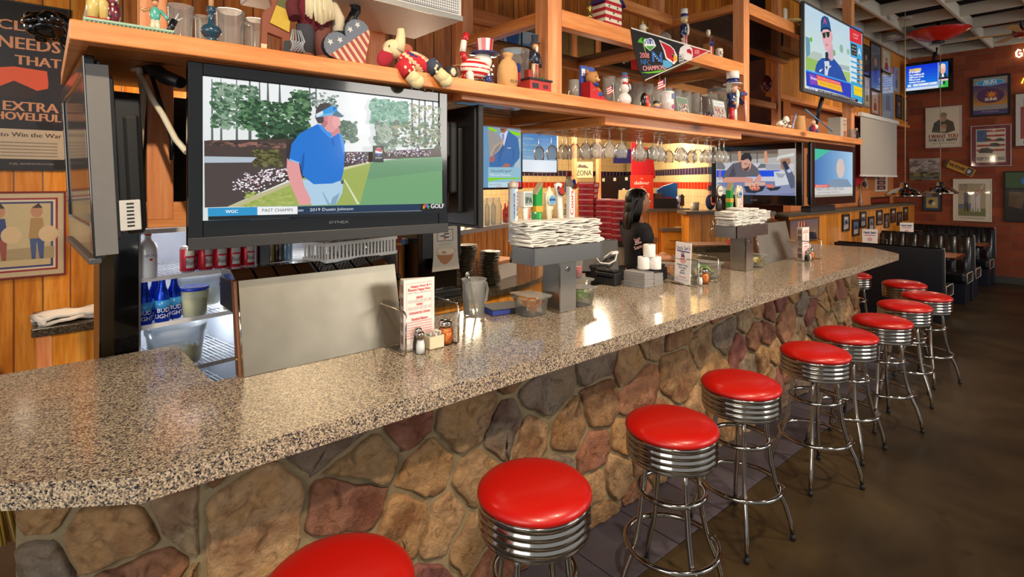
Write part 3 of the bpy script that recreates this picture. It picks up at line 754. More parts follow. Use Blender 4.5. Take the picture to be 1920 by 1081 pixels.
# ---- TV 2: left, facing the entry side, seen edge on
def darkpic(p):
    x0,y0,x1,y1=p.box_;p.rect(x0,y0,x1,y1,'15100c')
o_=Vector((.045,2.95,1.52));u_=Vector((.03,-.93,0)).normalized();v_=Vector((-.045,0,1));v_=(v_-u_*v_.dot(u_)).normalized()
o_=Vector((.115,2.055,1.525))-u_*.95
T2,(o2,u2,v2,n2)=tv('black television seen edge-on under the left end of the shelf',o_,u_,v_,.95,.615,(.05,.05,.05,.10),darkpic,deep=.155)
b=B();slab(b,o2,u2,v2,n2,.9505,.012,.9515,.588,-.062,-.006);bw(b,'side_trim',GREYP,T2)
b=B();slab(b,o2,u2,v2,n2,.935,.08,.952,.175,-.125,-.070);bw(b,'socket_panel',simple('pale_socket_panel','c8c6c0',.4),T2,bev=.003)
b=B()
for k in range(7):slab(b,o2,u2,v2,n2,.952,.092+k*.0115,.9535,.097+k*.0115,-.107,-.088)
bw(b,'socket_row',BLACKM,T2)
b=B();slab(b,o2,u2,v2,n2,.86,.05,.948,.56,-.075,-.046);slab(b,o2,u2,v2,n2,.12,.06,.86,.45,-.15,-.10);bw(b,'rear_bulge',BLACKM,T2,bev=.012)
bw(slab(B(),o2,u2,v2,n2,.04,-.012,.95,.006,-.02,.012),'lower_trim',BEZG,T2,bev=.003)
# ---- TV 3: seen from behind, right of the golf TV
o_=Vector((1.56,2.01,1.545))
T3,(o3,u3,v3,n3)=tv('black television turned away showing its back and sockets beside the golf television',o_,(0,1,0),(0,0,1),.95,.575,(.05,.05,.05,.08),darkpic,bez=BLACKM,deep=.075)
b=B();slab(b,o3,u3,v3,n3,.10,.16,.88,.50,-.115,-.0755);slab(b,o3,u3,v3,n3,.10,.33,.88,.50,-.14,-.116);bw(b,'rear_bulge',BLACKM,T3,bev=.014,seg=3)
b=B();slab(b,o3,u3,v3,n3,.12,.10,.20,.32,-.119,-.1155);bw(b,'socket_panel',BLACKG,T3)
b=B();r=random.Random(2)
for k in range(14):
    x=.14+.012*(k%4);z=.12+.013*(k//4)
    slab(b,o3,u3,v3,n3,x,z,x+.006,z+.007,-.124,-.120,r.choice(['c0c0c0','c82020','e0c020','f0f0f0','2040a0']))
for k in range(6):slab(b,o3,u3,v3,n3,.15,.19+k*.02,.162,.20+k*.02,-.124,-.120,'c8c8c8')
bw(b,'sockets',M_paint,T3)
cb=B().tube([(1.43,2.14,1.66),(1.42,2.13,1.62),(1.40,2.09,1.585),(1.36,2.05,1.56),(1.32,2.045,1.545)],.006,8);tag(cb.build('cable',CREAM),'short cream cable curling below the turned-away television','cable')
# ---- TV 4: man in blue suit
def suit(p):
    x0,y0,x1,y1=p.box_;g=CR(910,225,7.72)
    def PP(pts,c):p.P([g(*a)for a in pts],c)
    p.rect(x0,y0,x1,y1,'6c9cc0');PP([(60,60),(510,100),(510,300),(60,300)],'90a8b8');PP([(40,90),(190,160),(60,175)],'8ee010');PP([(340,150),(510,190),(508,230),(360,200)],'8ee010')
    PP([(480,270),(510,265),(508,700),(410,700),(440,580),(500,550)],'b4c4cc')
    PP([(60,580),(200,300),(240,200),(330,150),(470,260),(500,480),(480,570),(380,680),(60,690)],'4474b0')
    PP([(190,640),(250,480),(300,340),(330,160),(240,200),(180,400)],'3c68a0');PP([(210,200),(330,150),(270,380),(240,300)],'d4dcf0');PP([(235,210),(270,190),(268,290),(245,280)],'9088c0')
    PP([(200,80),(320,90),(310,150),(270,190),(225,170)],'9c6a58');PP([(215,130),(280,130),(260,150),(230,148)],'6c4038')
    PP([(30,130),(100,150),(265,300),(240,380),(60,560)],'a09c98');PP([(70,500),(130,370),(250,300),(262,330),(200,440),(100,520)],'c8a890');PP([(95,500),(150,390),(240,320),(190,430),(110,505)],'8c8c8c')
    PP([(60,540),(140,510),(130,600),(60,610)],'b06a68');PP([(220,680),(300,620),(360,640),(350,680)],'b07068');PP([(320,400),(370,400),(370,407),(320,408)],'ffffff');PP([(400,400),(408,400),(412,560),(404,600)],'305890')
    PP([(40,680),(512,684),(512,890),(40,890)],'98c4d8');PP([(40,835),(512,832),(512,850),(250,855),(40,885)],'80d820');PP([(40,895),(512,892),(512,990),(40,990)],'c0dce8');PP([(460,895),(512,893),(512,975),(470,978)],'d82838')
    p.textP('(Tannehill) back?"',(*g(75,738),0),(*g(385,738),34/7.72),'203848');p.textP('Marcus Mariota',(*g(64,792),0),(*g(360,796),32/7.72),'f4f8fa');p.textP('(8) at NC STATE',(*g(62,932),0),(*g(222,932),20/7.72),'507080');p.textP('ESPN',(*g(160,964),0),(*g(232,962),18/7.72),'d02040')
Pa,Pb=atd(917,357.6,4.9),atd(980,355,5.36);uu=Vector((Pb.x-Pa.x,Pb.y-Pa.y,0)).normalized();Pb.z=1.69
tv('television showing a man in a blue suit, behind the beer taps',Pb-uu*1.03,uu,(0,0,1),1.03,.60,(.02,.015,.02,.02),suit)
bw(B().tube([Pb-uu*.5+Vector((0,.06,.3)),Vector((Pb.x-uu.x*.5,Pb.y-uu.y*.5+.06,2.768))],.02,8),'ceiling_pole',BLACKM,bpy.data.objects['television.003'])
# ---- blue scoreboard-like screen beyond
def blues(p):
    x0,y0,x1,y1=p.box_;g=CR(910,225,7.72);m=y0+(y1-y0)*.25
    p.grad([(x0,m),(x1,m),(x1,y1),(x0,y1)],'88b0d0','1468b8',10);p.rect(x0,y0,x1,m,'e4ecf4')  # white lower part and fade are a glossy reflection painted into the picture
    for t,y,w_ in(('LOU',150,50),('& Ta West',262,150),('7 p.m. satellite',350,210),('5th Street',430,190),('on tour',520,120)):p.textP(t,(*g(545,y),0),(*g(545+w_,y+12),26/7.72),'b8c890')
Pa,Pb=atd(972,340,5.9),atd(1046,340,6.3);uu=Vector((Pb.x-Pa.x,Pb.y-Pa.y,0));W_=uu.length
tv('blue text screen to the right of the man in a suit',Vector((Pa.x,Pa.y,1.86)),uu,(0,0,1),W_,.56,(.012,.012,.012,.012),blues)
bw(B().tube([Vector((Pa.x+.2,Pa.y+.12,2.2)),Vector((Pa.x+.2,Pa.y+.12,2.768))],.02,8),'ceiling_pole',BLACKM,bpy.data.objects['television.004'])
# ---- TV 5: chef
def chef(p):
    x0,y0,x1,y1=p.box_;g=CR(1330,255,6.62)
    def PP(pts,c):p.P([g(*a)for a in pts],c)
    def D(x,y,rx,ry,c):
        a=p.p(*g(x,y));b_=p.p(*g(x+rx,y));c_=p.p(*g(x,y-ry));p.disc(a[0],a[1],abs(b_[0]-a[0]),abs(c_[1]-a[1]),c,16)
    p.rect(x0,y0,x1,y1,'b8b4b0');PP([(90,190),(1050,120),(1050,240),(90,330)],'8c8478');PP([(100,200),(900,160),(900,220),(100,215)],'6c5a50')
    for x in(355,680):PP([(x,190),(x+36,185),(x+50,560),(x+20,560)],'e09870')
    for x in(260,500,590):PP([(x,190),(x+10,190),(x+10,400),(x,400)],'4c443c')
    PP([(90,330),(1050,340),(1050,430),(90,420)],'ccc8d0');PP([(90,425),(880,425),(800,500),(90,510)],'1850e0');PP([(90,510),(1060,500),(1060,560),(90,590)],'c8ccd8')
    PP([(90,330),(160,320),(200,380),(190,415),(90,410)],'787878');PP([(590,400),(640,340),(740,350),(760,390)],'6c7078');PP([(700,340),(900,350),(930,420),(700,420)],'a8a8b0')
    PP([(850,180),(900,120),(1055,118),(1055,250),(860,260)],'b8b0a8');PP([(830,310),(850,250),(1055,205),(1055,245),(880,270)],'d8d8d4');PP([(880,290),(1000,270),(1010,330),(930,420),(890,400)],'a87858')
    PP([(90,580),(500,560),(1065,560),(1068,750),(440,765)],'7880a8');PP([(520,640),(1065,600),(1068,700),(600,745)],'8890b4')
    PP([(800,440),(960,430),(1000,600),(820,620)],'d0d4dc');PP([(820,450),(900,470),(950,460),(910,520),(850,510)],'a0a8b4');PP([(900,330),(950,310),(1060,500),(1060,640),(1010,650)],'586078');PP([(905,320),(945,305),(990,400),(950,420)],'202c48');PP([(960,430),(1000,400),(1020,440),(985,460)],'b8c8e8')
    PP([(160,520),(200,440),(290,340),(400,320),(520,330),(600,400),(640,480),(560,500),(420,510),(240,510),(170,550)],'646068')
    PP([(300,360),(330,470),(320,500),(240,505)],'4c4a54');D(460,345,62,95,'d8a08c');PP([(390,300),(400,240),(440,205),(500,210),(530,270),(520,320),(480,280),(420,300)],'2c2c30')
    PP([(410,400),(450,400),(500,370),(490,420),(450,442)],'5c4238');PP([(435,340),(460,336),(462,346),(436,348)],'3c2820');PP([(480,350),(505,352),(505,360),(480,358)],'3c2820');PP([(462,350),(474,380),(460,384)],'c08470')
    PP([(160,540),(200,510),(420,508),(540,520),(550,600),(490,600),(430,570),(240,575),(170,575)],'d89888');PP([(560,540),(620,470),(650,500),(640,560),(580,610)],'dc9c8c')
    PP([(430,620),(700,620),(660,680),(560,710),(460,700)],'283440');PP([(700,640),(900,625),(850,670),(760,680)],'283440');PP([(500,600),(620,610),(610,675),(520,670)],'d86858');PP([(690,600),(790,600),(810,640),(730,640)],'e87868');PP([(440,580),(700,570),(690,610),(440,620)],'d8b09c')
    r=random.Random(8);q0,q1=p.p(*g(500,600)),p.p(*g(620,660));p.blobs(r,min(q0[0],q1[0]),q1[1],max(q0[0],q1[0]),q0[1],60,.003,.008,['c83c30','f0a080','e8d0b0','a03028'])
    for x in(120,140):PP([(x,430),(x+10,430),(x+5,540),(x-5,540)],'c08070')
Pr=atd(1499,385,5.0);pl=Vector((5.22,2.90,0));pr=Vector((5.17,1.99,0));uu=(pr-pl).normalized()
T5,(o5,u5,v5,n5)=tv('large black television showing a chef plating food, behind the second beer tower',(pl.x,pl.y,1.545),uu,(0,0,1),.91,.575,(.05,.06,.055,.09),chef)
p=Pic(o5,u5,v5,lift=.001);p.textP('DYNEX',(1408,375,0),(1420,375,2.4),'a0a0a0');bw(p,'brand_lettering',M_print,T5)
# ---- TV 6: blue/teal
def teal(p):
    x0,y0,x1,y1=p.box_;g=CR(1330,255,6.62);W,H=x1-x0,y1-y0
    def PP(pts,c):p.P([g(*a)for a in pts],c)
    p.grad([(x0,y0),(x0,y1),(x1,y1),(x1,y0)],'3c78b8','a8d0ec',14)
    p.q([(x0,y1),(x0,y1-H*.26),(x0+W*.40,y1)],'38c0a0')
    p.disc(x0+W*.66,y0+H*.62,W*.11,H*.22,'d8c4bc',24);p.q([(x0+W*.25,y0+H*.2),(x0+W*.42,y0+H*.38),(x0+W*.85,y0+H*.38),(x1,y0+H*.2)],'7c98b0')
    p.rect(x0,y0,x1,y0+H*.20,'d4d4d0');p.rect(x0+.01,y0+H*.20,x0+W*.36,y0+H*.26,'e05048');p.rect(x0,y0,x1,y0+H*.05,'a8a498')
    p.text('BREAKING',x0+W*.18,y0+H*.23,.018,'f8d0c8',W*.28);p.text('MARKETS OPEN LOWER TODAY',x0+W*.4,y0+H*.16,.03,'707888',W*.7);p.text('Live coverage continues',x0+W*.35,y0+H*.095,.02,'887078',W*.55)
TV6x0,TV6x1=5.27,6.42
T6,(o6,u6,v6,n6)=tv('black television with a blue and teal picture under the right end of the shelf',(TV6x0,1.95,1.545),(1,0,0),(0,0,1),TV6x1-TV6x0,.58,(.07,.07,.06,.075),teal,bez=BLACKG,deep=.09)
bw(B().box((5.40,2.0,1.475),(6.0,2.10,1.533)),'stand_base',BLACKM,T6,bev=.01)
# ---- TV 7: ball player interview
def ball(p):
    x0,y0,x1,y1=p.box_;g=CR(1495,0,5.15)
    def PP(pts,c):p.P([g(*a)for a in pts],c)
    def D(x,y,rx,ry,c):
        a=p.p(*g(x,y));b_=p.p(*g(x+rx,y));c_=p.p(*g(x,y-ry));p.disc(a[0],a[1],abs(b_[0]-a[0]),abs(c_[1]-a[1]),c,20)
    p.grad([(x0,y0),(x1,y0),(x1,y1),(x0,y1)],'dcecd8','c0d8ea',10)
    PP([(78,350),(120,370),(126,560),(84,545)],'6c9cb0');D(133,382,12,24,'60c030');PP([(150,490),(240,520),(240,600),(90,560)],'b8c8c0')
    D(425,470,18,40,'90b8a8');D(352,510,16,30,'7cb080');D(490,500,14,30,'98c0b0');PP([(400,620),(500,640),(505,690),(430,670)],'a8b8b8');PP([(420,680),(510,700),(510,800),(480,790)],'a8c878')
    PP([(80,545),(240,600),(180,690),(82,668)],'98c060')
    PP([(290,480),(340,430),(348,560),(330,590),(300,592)],'d8a8b8')
    PP([(168,690),(180,630),(200,590),(240,560),(300,560),(330,590),(352,565),(420,650),(450,720),(485,800),(340,775),(250,740)],'1850a8')
    PP([(232,300),(300,280),(330,300),(338,380),(330,440),(300,500),(270,490),(250,420),(236,360)],'e8b0b8');PP([(330,340),(338,340),(336,390),(330,390)],'d890a0')
    PP([(224,300),(226,200),(238,165),(262,152),(296,170),(314,220),(322,280),(326,310),(290,275),(250,280),(228,312)],'18528c');PP([(226,296),(240,272),(290,262),(325,295),(326,308),(292,282),(250,286),(228,314)],'0c2844')
    p.textP('A',(*g(250,205),0),(*g(280,210),56/5.15),'e84878',.002)
    PP([(240,325),(268,322),(274,340),(266,370),(250,368)],'103828');PP([(276,318),(308,310),(312,340),(300,364),(286,360)],'103828');PP([(238,318),(312,305),(312,314),(240,326)],'202020')
    PP([(275,430),(292,428),(288,442),(276,440)],'a05060');PP([(268,420),(296,418),(296,424),(270,426)],'e098a8')
    PP([(268,505),(290,500),(298,520),(296,592),(270,585)],'103040');PP([(258,590),(305,590),(310,640),(296,690),(290,735),(262,720),(264,640)],'d8dce8');PP([(270,640),(290,640),(284,680)],'303848')
    PP([(210,682),(222,672),(244,664),(226,690),(214,697)],'f0f4f8');PP([(306,640),(330,632),(312,656)],'e8f0f8')
    PP([(500,240),(615,285),(640,1000),(530,960)],'48a8d8');PP([(500,240),(615,285),(618,318),(502,268)],'4080e0');PP([(502,268),(618,320),(620,438),(505,392)],'e02838');p.textP('SPRING',(*g(535,330),0),(*g(590,350),18/5.15),'f8c0c8');p.textP('CAMP',(*g(538,360),0),(*g(584,378),18/5.15),'f8c0c8')
    PP([(516,415),(572,438),(574,548),(520,524)],'202028');p.textP('2019',(*g(525,446),0),(*g(564,462),14/5.15),'f0f0e0');p.textP('97-65',(*g(525,478),0),(*g(566,494),16/5.15),'e0e0e0');p.textP('1st',(*g(530,508),0),(*g(564,522),16/5.15),'e0b060');p.textP('A',(*g(582,500),0),(*g(612,510),66/5.15),'e8f4fc',.003)
    for k in range(5):
        y=545+k*51;PP([(508,y),(574,y+24),(576,y+58),(510,y+34)],'d8e8f0');PP([(572,y+22),(598,y+32),(600,y+66),(574,y+56)],'18181c');PP([(602,y+34),(624,y+42),(626,y+76),(604,y+67)],'e8b878');p.textP('%d'%(22+k*3),(*g(577,y+44),0),(*g(596,y+50),16/5.15),'f0f0e0')
    PP([(516,780),(636,822),(640,985),(524,950)],'28a8d8');PP([(540,822),(628,852),(630,940),(545,912)],'f4d020');p.textP('Spring Camp',(*g(550,860),0),(*g(620,880),16/5.15),'a88c20')
    PP([(78,668),(200,720),(350,760),(516,802),(520,945),(300,880),(85,830)],'1440c0');PP([(78,668),(516,800),(516,812),(78,684)],'38a0f0')
    PP([(110,710),(160,720),(186,760),(190,822),(120,812)],'8048c0');p.textP('Braves',(*g(128,750),0),(*g(184,765),30/5.15),'f4f0f8',.001)
    PP([(180,720),(412,795),(420,830),(186,765)],'f05048');PP([(186,765),(420,830),(434,892),(196,822)],'f8c038')
    p.textP('TWO-TIME ALL STAR RETURNS',(*g(192,748),0),(*g(408,812),22/5.15),'ffc8c0');p.textP('SPRING TRAINING LIVE',(*g(215,800),0),(*g(408,856),24/5.15),'c89020')
    PP([(86,828),(195,862),(196,892),(88,866)],'d8e0f0');p.textP('MLB',(*g(110,850),0),(*g(170,868),20/5.15),'2048b0');PP([(195,862),(580,960),(582,988),(196,892)],'182028');p.textP('TODAY: FIRST PITCH, LINEUPS OUT OF THE BULLPEN AT NOON',(*g(200,876),0),(*g(556,966),16/5.15),'f0f4f8')
tl=aty(1504.5,1.5,1.90);bl_=aty(1510.5,176,1.90);tr=aty(1616,57,1.90);br_=aty(1622,199,1.90)
x7,w7,z7,h7=(tl.x+bl_.x)/2,(tr.x+br_.x)/2-(tl.x+bl_.x)/2,(bl_.z+br_.z)/2,(tl.z+tr.z)/2-(bl_.z+br_.z)/2
T7,(o7,u7,v7,n7)=tv('large flat television showing a ball player interview above the far shelf end',(x7,1.90,z7),(1,0,0),(0,0,1),w7,h7,(.018,.018,.018,.035),ball,bez=BEZG,deep=.06)
bw(B().tube([(5.7,1.97,z7+.2),(5.62,2.02,z7-.1),(5.72,2.1,2.24)],.02,8),'mounting_arm',BLACKM,T7)
# ---- TV 8: small, on the brick wall side
def news(p):
    x0,y0,x1,y1=p.box_;W,H=x1-x0,y1-y0
    p.grad([(x0,y0),(x1,y0),(x1,y1),(x0,y1)],'1a90e8','1034d8',8)
    def R_(a,b_,c,d,col):p.rect(x0+a*W,y0+b_*H,x0+c*W,y0+d*H,col)
    p.text('BLOOMBERG',x0+.23*W,y0+.82*H,.05,'f8d860',.28*W,0,.003)
    for k,(t,w_)in enumerate((('BY THE NUMBERS',.27),('Four qualifying polls',.36),('$50M spent on ads',.35),('Will not accept',.27),('donations from others',.39))):p.text(t,x0+(.08+w_/2)*W,y0+(.73-k*.10)*H,.034,'f4f8ff',w_*W,0,.002)
    R_(0,0,.78,.11,'d8e4f8');R_(.16,.12,.76,.26,'7ca8ec');p.text('DEBATE PERFORMANCE QUALIFIES',x0+.46*W,y0+.20*H,.04,'ffffff',.56*W,0,.002);p.text('ABC',x0+.09*W,y0+.19*H,.05,'f0f0f8',.1*W,0,.004)
    R_(.765,.0,.78,1,'c8d0e0');R_(.78,.40,1,1,'2068d0');p.disc(x0+.87*W,y0+.72*H,.075*W,.20*H,'f0b8a0');p.disc(x0+.87*W,y0+.84*H,.07*W,.10*H,'f4d8c8');p.q([(x0+.80*W,y0+.41*H),(x0+.83*W,y0+.55*H),(x0+.94*W,y0+.55*H),(x0+.985*W,y0+.41*H)],'143828');p.q([(x0+.85*W,y0+.41*H),(x0+.86*W,y0+.54*H),(x0+.90*W,y0+.54*H),(x0+.905*W,y0+.41*H)],'f4f4f8')
    R_(.78,.33,1,.40,'101820');R_(.79,.0,1,.33,'38b848');R_(.79,.26,1,.33,'e8c8d0');R_(.80,.12,.89,.25,'a0c8d8');R_(.88,.12,.93,.24,'182840');p.text('11:28 ET',x0+.84*W,y0+.06*H,.03,'e0f8e0',.09*W)
pa,pb=atx(1695,178,12.2),atx(1787,171,12.2)
T8,(o8,u8,v8,n8)=tv('small television with a blue news screen hung before the brick wall',(12.2,pa.y,3.38),(0,-1,0),(0,0,1),pa.y-pb.y,.58,(.03,.07,.05,.075),news)
bw(B().tube([(12.25,(pa.y+pb.y)/2-.05,3.8),(12.3,(pa.y+pb.y)/2-.1,4.2)],.03,8),'ceiling_arm',BLACKM,T8)
# ================================================================== ON THE BAR COUNTER
CZ=1.07
# ---- stainless splash guards with ice bin behind
def guard(x,lab,lab2):
    T=thing('splash_guard',lab,'steel panel',(x,2.07,CZ));L_=.635
    def q(y0,z0,y1,z1,t):return[(0,y0,z0),(L_,y0,z0),(L_,y1,z1),(0,y1,z1)],t
    b=B();pr=[(0,.0),(.008,-.001),(.085,.325),(.075,.335),(.07,.328)]
    b.prism([(0,0),(.075,.33),(.079,.33),(.004,0)],L_,frame=((0,0,.001),(0,1,0),(0,0,1)))
    b.build('steel_sheet',STEELX,T,bev=.0008)
    B().tube([(0,.001,.002),(0,.076,.332)],.0035,6).build('edge_trim',CHROME,T)
    B().prism([(.006,0),(.081,.33),(.115,.33),(.05,0)],.012,frame=((-.012,0,.001),(0,1,0),(0,0,1))).build('end_board',simple('brown_end_board'+str(x),'6c4426',.5),T,bev=.002)
    B().ell((-.014,.03,.06),(.005,.008,.008),n=10,m=6).build('brass_screw',BRASS,T)
    b=B().box((0,.10,.20),(L_,.34,.315));b.build('bin_body',BLACKM,T,bev=.006)
    for k in range(8):B().prism([(.09,.30),(.20,.345),(.33,.335),(.34,.30)],.07,frame=((.005+k*.079,0,.012),(0,1,0),(0,0,1))).build('lid_segment',BLACKG,T,bev=.008)
    return T
g1=guard(.535,'tall scuffed stainless splash guard on the back edge of the near counter','')
dup(g1,(4.55,2.07,CZ),0,'stainless splash guard at the far end beyond the second beer tower')
# ---- slotted baskets
def basket(lab,loc,rz,sc=1):
    T=thing('slotted_basket',lab,'basket',loc,rz);Lx,Ly,H=.39,.16,.085
    b=B();b.box((0,0,0),(Lx,Ly,.004))
    for(ax,n,fx,fy)in(('x',20,0,0),('x',20,0,1),('y',8,0,0),('y',8,1,0)):
        for k in range(n):
            t=(k+.15)/n
            if ax=='x':x=Lx*t;y=Ly*fy;b.box((x,y-.0015,.004),(x+Lx/n*.5,y+.0015,H-.015))
            else:y=Ly*t;x=Lx*fx;b.box((x-.0015,y,.004),(x+.0015,y+Ly/n*.5,H-.015))
    for z0,z1 in((.004,.016),(H-.015,H)):
        b.box((-.004,-.004,z0),(Lx+.004,.002,z1)).box((-.004,Ly-.002,z0),(Lx+.004,Ly+.004,z1)).box((-.004,0,z0),(.002,Ly,z1)).box((Lx-.002,0,z0),(Lx+.004,Ly,z1))
    b.build('basket_shell',WHITEP,T,bev=.001)
    return T
BK=(.900,2.235,1.418)
bk=basket('white slotted plastic basket on the black bin behind the near splash guard',BK,R(14))
def cup_stack(lab,loc,rz,n=4):
    b=B()
    M=Matrix.Translation(loc)@Matrix.Rotation(rz,4,'Z')@Matrix.Rotation(PI/2,4,'Y');b.M=M
    for k in range(n):b.lathe([(.03,k*.06),(.045,k*.06+.055),(.046,k*.06+.06)],20)
    return tag(b.build('cup_stack',CLEARP),lab,'cups')
cup_stack('clear plastic cups lying in the near white basket',(.96,2.315,1.47),R(14))
bk2=dup(bk,(4.80,2.22,1.418),R(8),'grey-white slotted basket on the far splash guard bin',scale=.9)
# ---- beer towers
def tower(x,lab,grp):
    T=thing('beer_tower',lab,'beer tower',(x,1.96,CZ))
    B().box((.21,.035,0),(.34,.16,.27)).build('column',STEEL,T,bev=.003)
    B().box((0,0,.27),(.51,.172,.36)).build('tap_box',STEEL,T,bev=.003)
    B().box((-.002,-.002,.27),(.006,.006,.362)).build('corner_bead',CHROME,T)
    B().box((.504,-.002,.27),(.512,.006,.362)).build('corner_bead',CHROME,T)
    B().box((.205,.03,0),(.213,.038,.27)).build('corner_bead',CHROME,T)
    M=Matrix.Translation((.275,.034,.228))@Matrix.Rotation(PI/2,4,'X');b=B();b.M=M
    b.lathe([(.016,0),(.016,.002),(.012,.004)],20);em=b.build('round_emblem',CHROME,T)
    for k in range(5):
        b=B();X=.05+k*.1025;b.tube([(X,.17,.33),(X,.215,.33),(X,.235,.30),(X,.24,.26)],[.009,.010,.009,.006],8);b.lathe([(.008,0),(.012,.01),(.006,.04),(.006,.06)],12,at=(X,.21,.33));b.build('faucet',CHROME,T)
    return T
tw=tower(1.84,'stainless T-shaped beer tower near the middle of the counter, piled with white towels','')
dup(tw,(3.89,1.96,CZ),0,'stainless T-shaped beer tower farther down the counter, before the chef television')
# ---- towels
def towel_mesh(seed):
    r=random.Random(seed);b=B();n,m=14,8;W,Dp=.19,.15
    ph=[r.uniform(0,6)for _ in range(4)]
    for lay in range(2):
        pts=[]
        for j in range(m+1):
            for i in range(n+1):
                x=-W/2+W*i/n;y=-Dp/2+Dp*j/m
                z=.006+.0095*lay+.0025*math.sin(x*40+ph[0]+lay)+.002*math.sin(y*60+ph[1])+.0015*math.sin(x*90+y*50+ph[2])
                ed=min(i,n-i,j*1.5,(m-j)*1.5);dx=.006*math.sin(y*70+ph[3]+lay*2)
                pts.append((x+dx,y+.005*math.sin(x*50+lay),max(.001,z)))
        top=[Vector(p)+Vector((0,0,.0045))for p in pts];bot=[Vector(p)-Vector((0,0,.0025))for p in pts]
        k=len(pts);fs=[]
        for j in range(m):
            for i in range(n):
                a=j*(n+1)+i;fs.append([a,a+1,a+n+2,a+n+1]);fs.append([k+a,k+a+n+1,k+a+n+2,k+a+1])
        for i in range(n):
            fs.append([i,k+i,k+i+1,i+1]);a=m*(n+1)+i;fs.append([a,a+1,k+a+1,k+a])
        for j in range(m):
            a=j*(n+1);fs.append([a,a+n+1,k+a+n+1,k+a]);a+=n;fs.append([a,k+a,k+a+n+1,a+n+1])
        b.add(top+bot,fs,'ece8e0',True)
    b.tube([(-W/2,-Dp/2,.011),(-W/2-.004,0,.012),(-W/2,Dp/2,.011)],.007,8,'ece8e0')
    return b
tows=[]
for s in range(4):
    o=towel_mesh(s).build('folded_towel',TERRY);tows.append(o)
rt=random.Random(5);used=0
def stack_towels(xs,y,z0,ns,where,scale=1):
    global used
    for ci,(x,n)in enumerate(zip(xs,ns)):
        for k in range(n):
            o=tows[used]if used<4 else tows[rt.randrange(4)].copy()
            if used>=4:C.objects.link(o)
            used+=1;o.location=(x+rt.uniform(-.012,.012),y+rt.uniform(-.008,.008),z0+k*.0215);o.rotation_euler=(0,rt.uniform(-.03,.03),rt.uniform(-.12,.12)+(PI if rt.random()<.5 else 0))
            o.scale=(rt.uniform(.94,1.06),1,1.0)
            pos=('left','middle','right')[ci]
            tag(o,'folded white bar towel in the %s pile on the %s beer tower'%(pos,where),'towel','folded towels on the %s beer tower, %s pile'%(where,pos))
stack_towels((1.915,2.09,2.255),2.04,1.431,(6,6,6),'near')
stack_towels((3.96,4.13,4.29),2.04,1.431,(5,6,5),'far')
# ---- tap handles
def tapY(px):return aty(px,400,2.175).x
def handle(name,lab,x,z0,z1,prof_fn,txts):
    T=thing('tap_handle',lab,'tap handle',(x,2.175,z0));B().tube([(0,0,-.005),(0,0,.03)],.008,10).build('ferrule',CHROME,T)
    prof_fn(T,z1-z0)
    for(t,h,w_,zc,c,vert,bold)in txts:
        yoff=-.0235
        if isinstance(t,tuple):t,yoff=t
        p=Pic((0,yoff,0),(1,0,0),(0,0,1),lift=.0003)
        p.text(t,vert[0],zc,h,c,w_,vert[1],bold);p.build('lettering',M_print,T)
    return T
def taper(c,r0,r1,extra=None,sy=.8,n=16,prof=None):
    def fn(T,H):
        pr=prof(H)if prof else[(r0*.8,.02),(r0,.05),(r1,H-.03),(r1*.8,H-.01),(0,H)]
        o=B().lathe(pr,n,c,sy=sy).build('grip',M_paint,T)
        if extra:extra(T,H)
    return fn
def premier(T,H):
    b=B();b.prism([(-.018,-.018),(.018,-.018),(.022,0),(.018,.018),(-.018,.018),(-.022,0)],H-.05,'e4e8ee',frame=((0,0,.02),(1,0,0),(0,1,0)));b.prism([(-.0185,-.0185),(-.002,-.0186),(-.002,-.018),(-.0185,-.018)],H-.05,'9cc0e0',frame=((0,0,.02),(1,0,0),(0,1,0)))
    b.build('grip',M_paint,T,bev=.002)
    B().lathe([(.02,H-.035),(.028,H-.03),(.030,H-.018),(.026,H-.016),(.030,H-.008),(.022,H-.002),(.006,H+.008),(0,H+.014)],16,'b8b0a8').build('crown_top',M_paint,T)
handle('p','tall pale blue and white tap handle with a crown top, leftmost on the near tower',tapY(962),1.425,1.76,premier,[('PREMIER',.012,.13,.22,'28488c',(.009,-PI/2),.0003),('BOHEMIO',.011,.13,.21,'1c3c7c',(-.010,-PI/2),.0003)])
def ipa(T,H):
    B().lathe([(.012,.02),(.016,.1),(.024,H-.10),(.024,H-.09)],14,'f0eeea',sy=.7).build('grip',M_paint,T)
    B().box((-.032,-.022,H-.09),(.032,.022,H-.005),'f0eeea').build('square_head',M_paint,T,bev=.003)
    B().box((-.028,-.0228,H-.082),(.028,-.0222,H-.012),'9aa8a4').build('head_plate',M_paint,T)
handle('i','white tap handle with a square IPA head on the near tower',tapY(986),1.425,1.715,ipa,[('IPA',.034,.046,.285-.05,'0c3c2c',(0,0),.001),('LAGUNITAS',.012,.085,.155,'d02030',(0,-PI/2),.0008)])
def greenh(T,H):
    B().prism([(-.022,.02),(.018,.02),(.022,H-.04),(.024,H),(-.026,H-.06)],.04,'1c9a3c',frame=((0,.02,0),(1,0,0),(0,0,1))).build('grip',M_paint,T,bev=.006)
    B().box((-.026,-.022,.17),(.026,.022,.205),'d0a83c').build('gold_band',M_paint,T,bev=.003)
    B().prism([(-.027,H-.061),(-.024,H-.066),(.026,H-.004),(.024,H+.002)],.042,'b8a888',frame=((0,.021,0),(1,0,0),(0,0,1))).build('sloped_cap',M_paint,T)
handle('g','bright green slanted tap handle with gold band on the near tower',tapY(1007),1.425,1.755,greenh,[('Dos Equis',.011,.05,.14,'e0f0e0',(0,PI/2),0)])
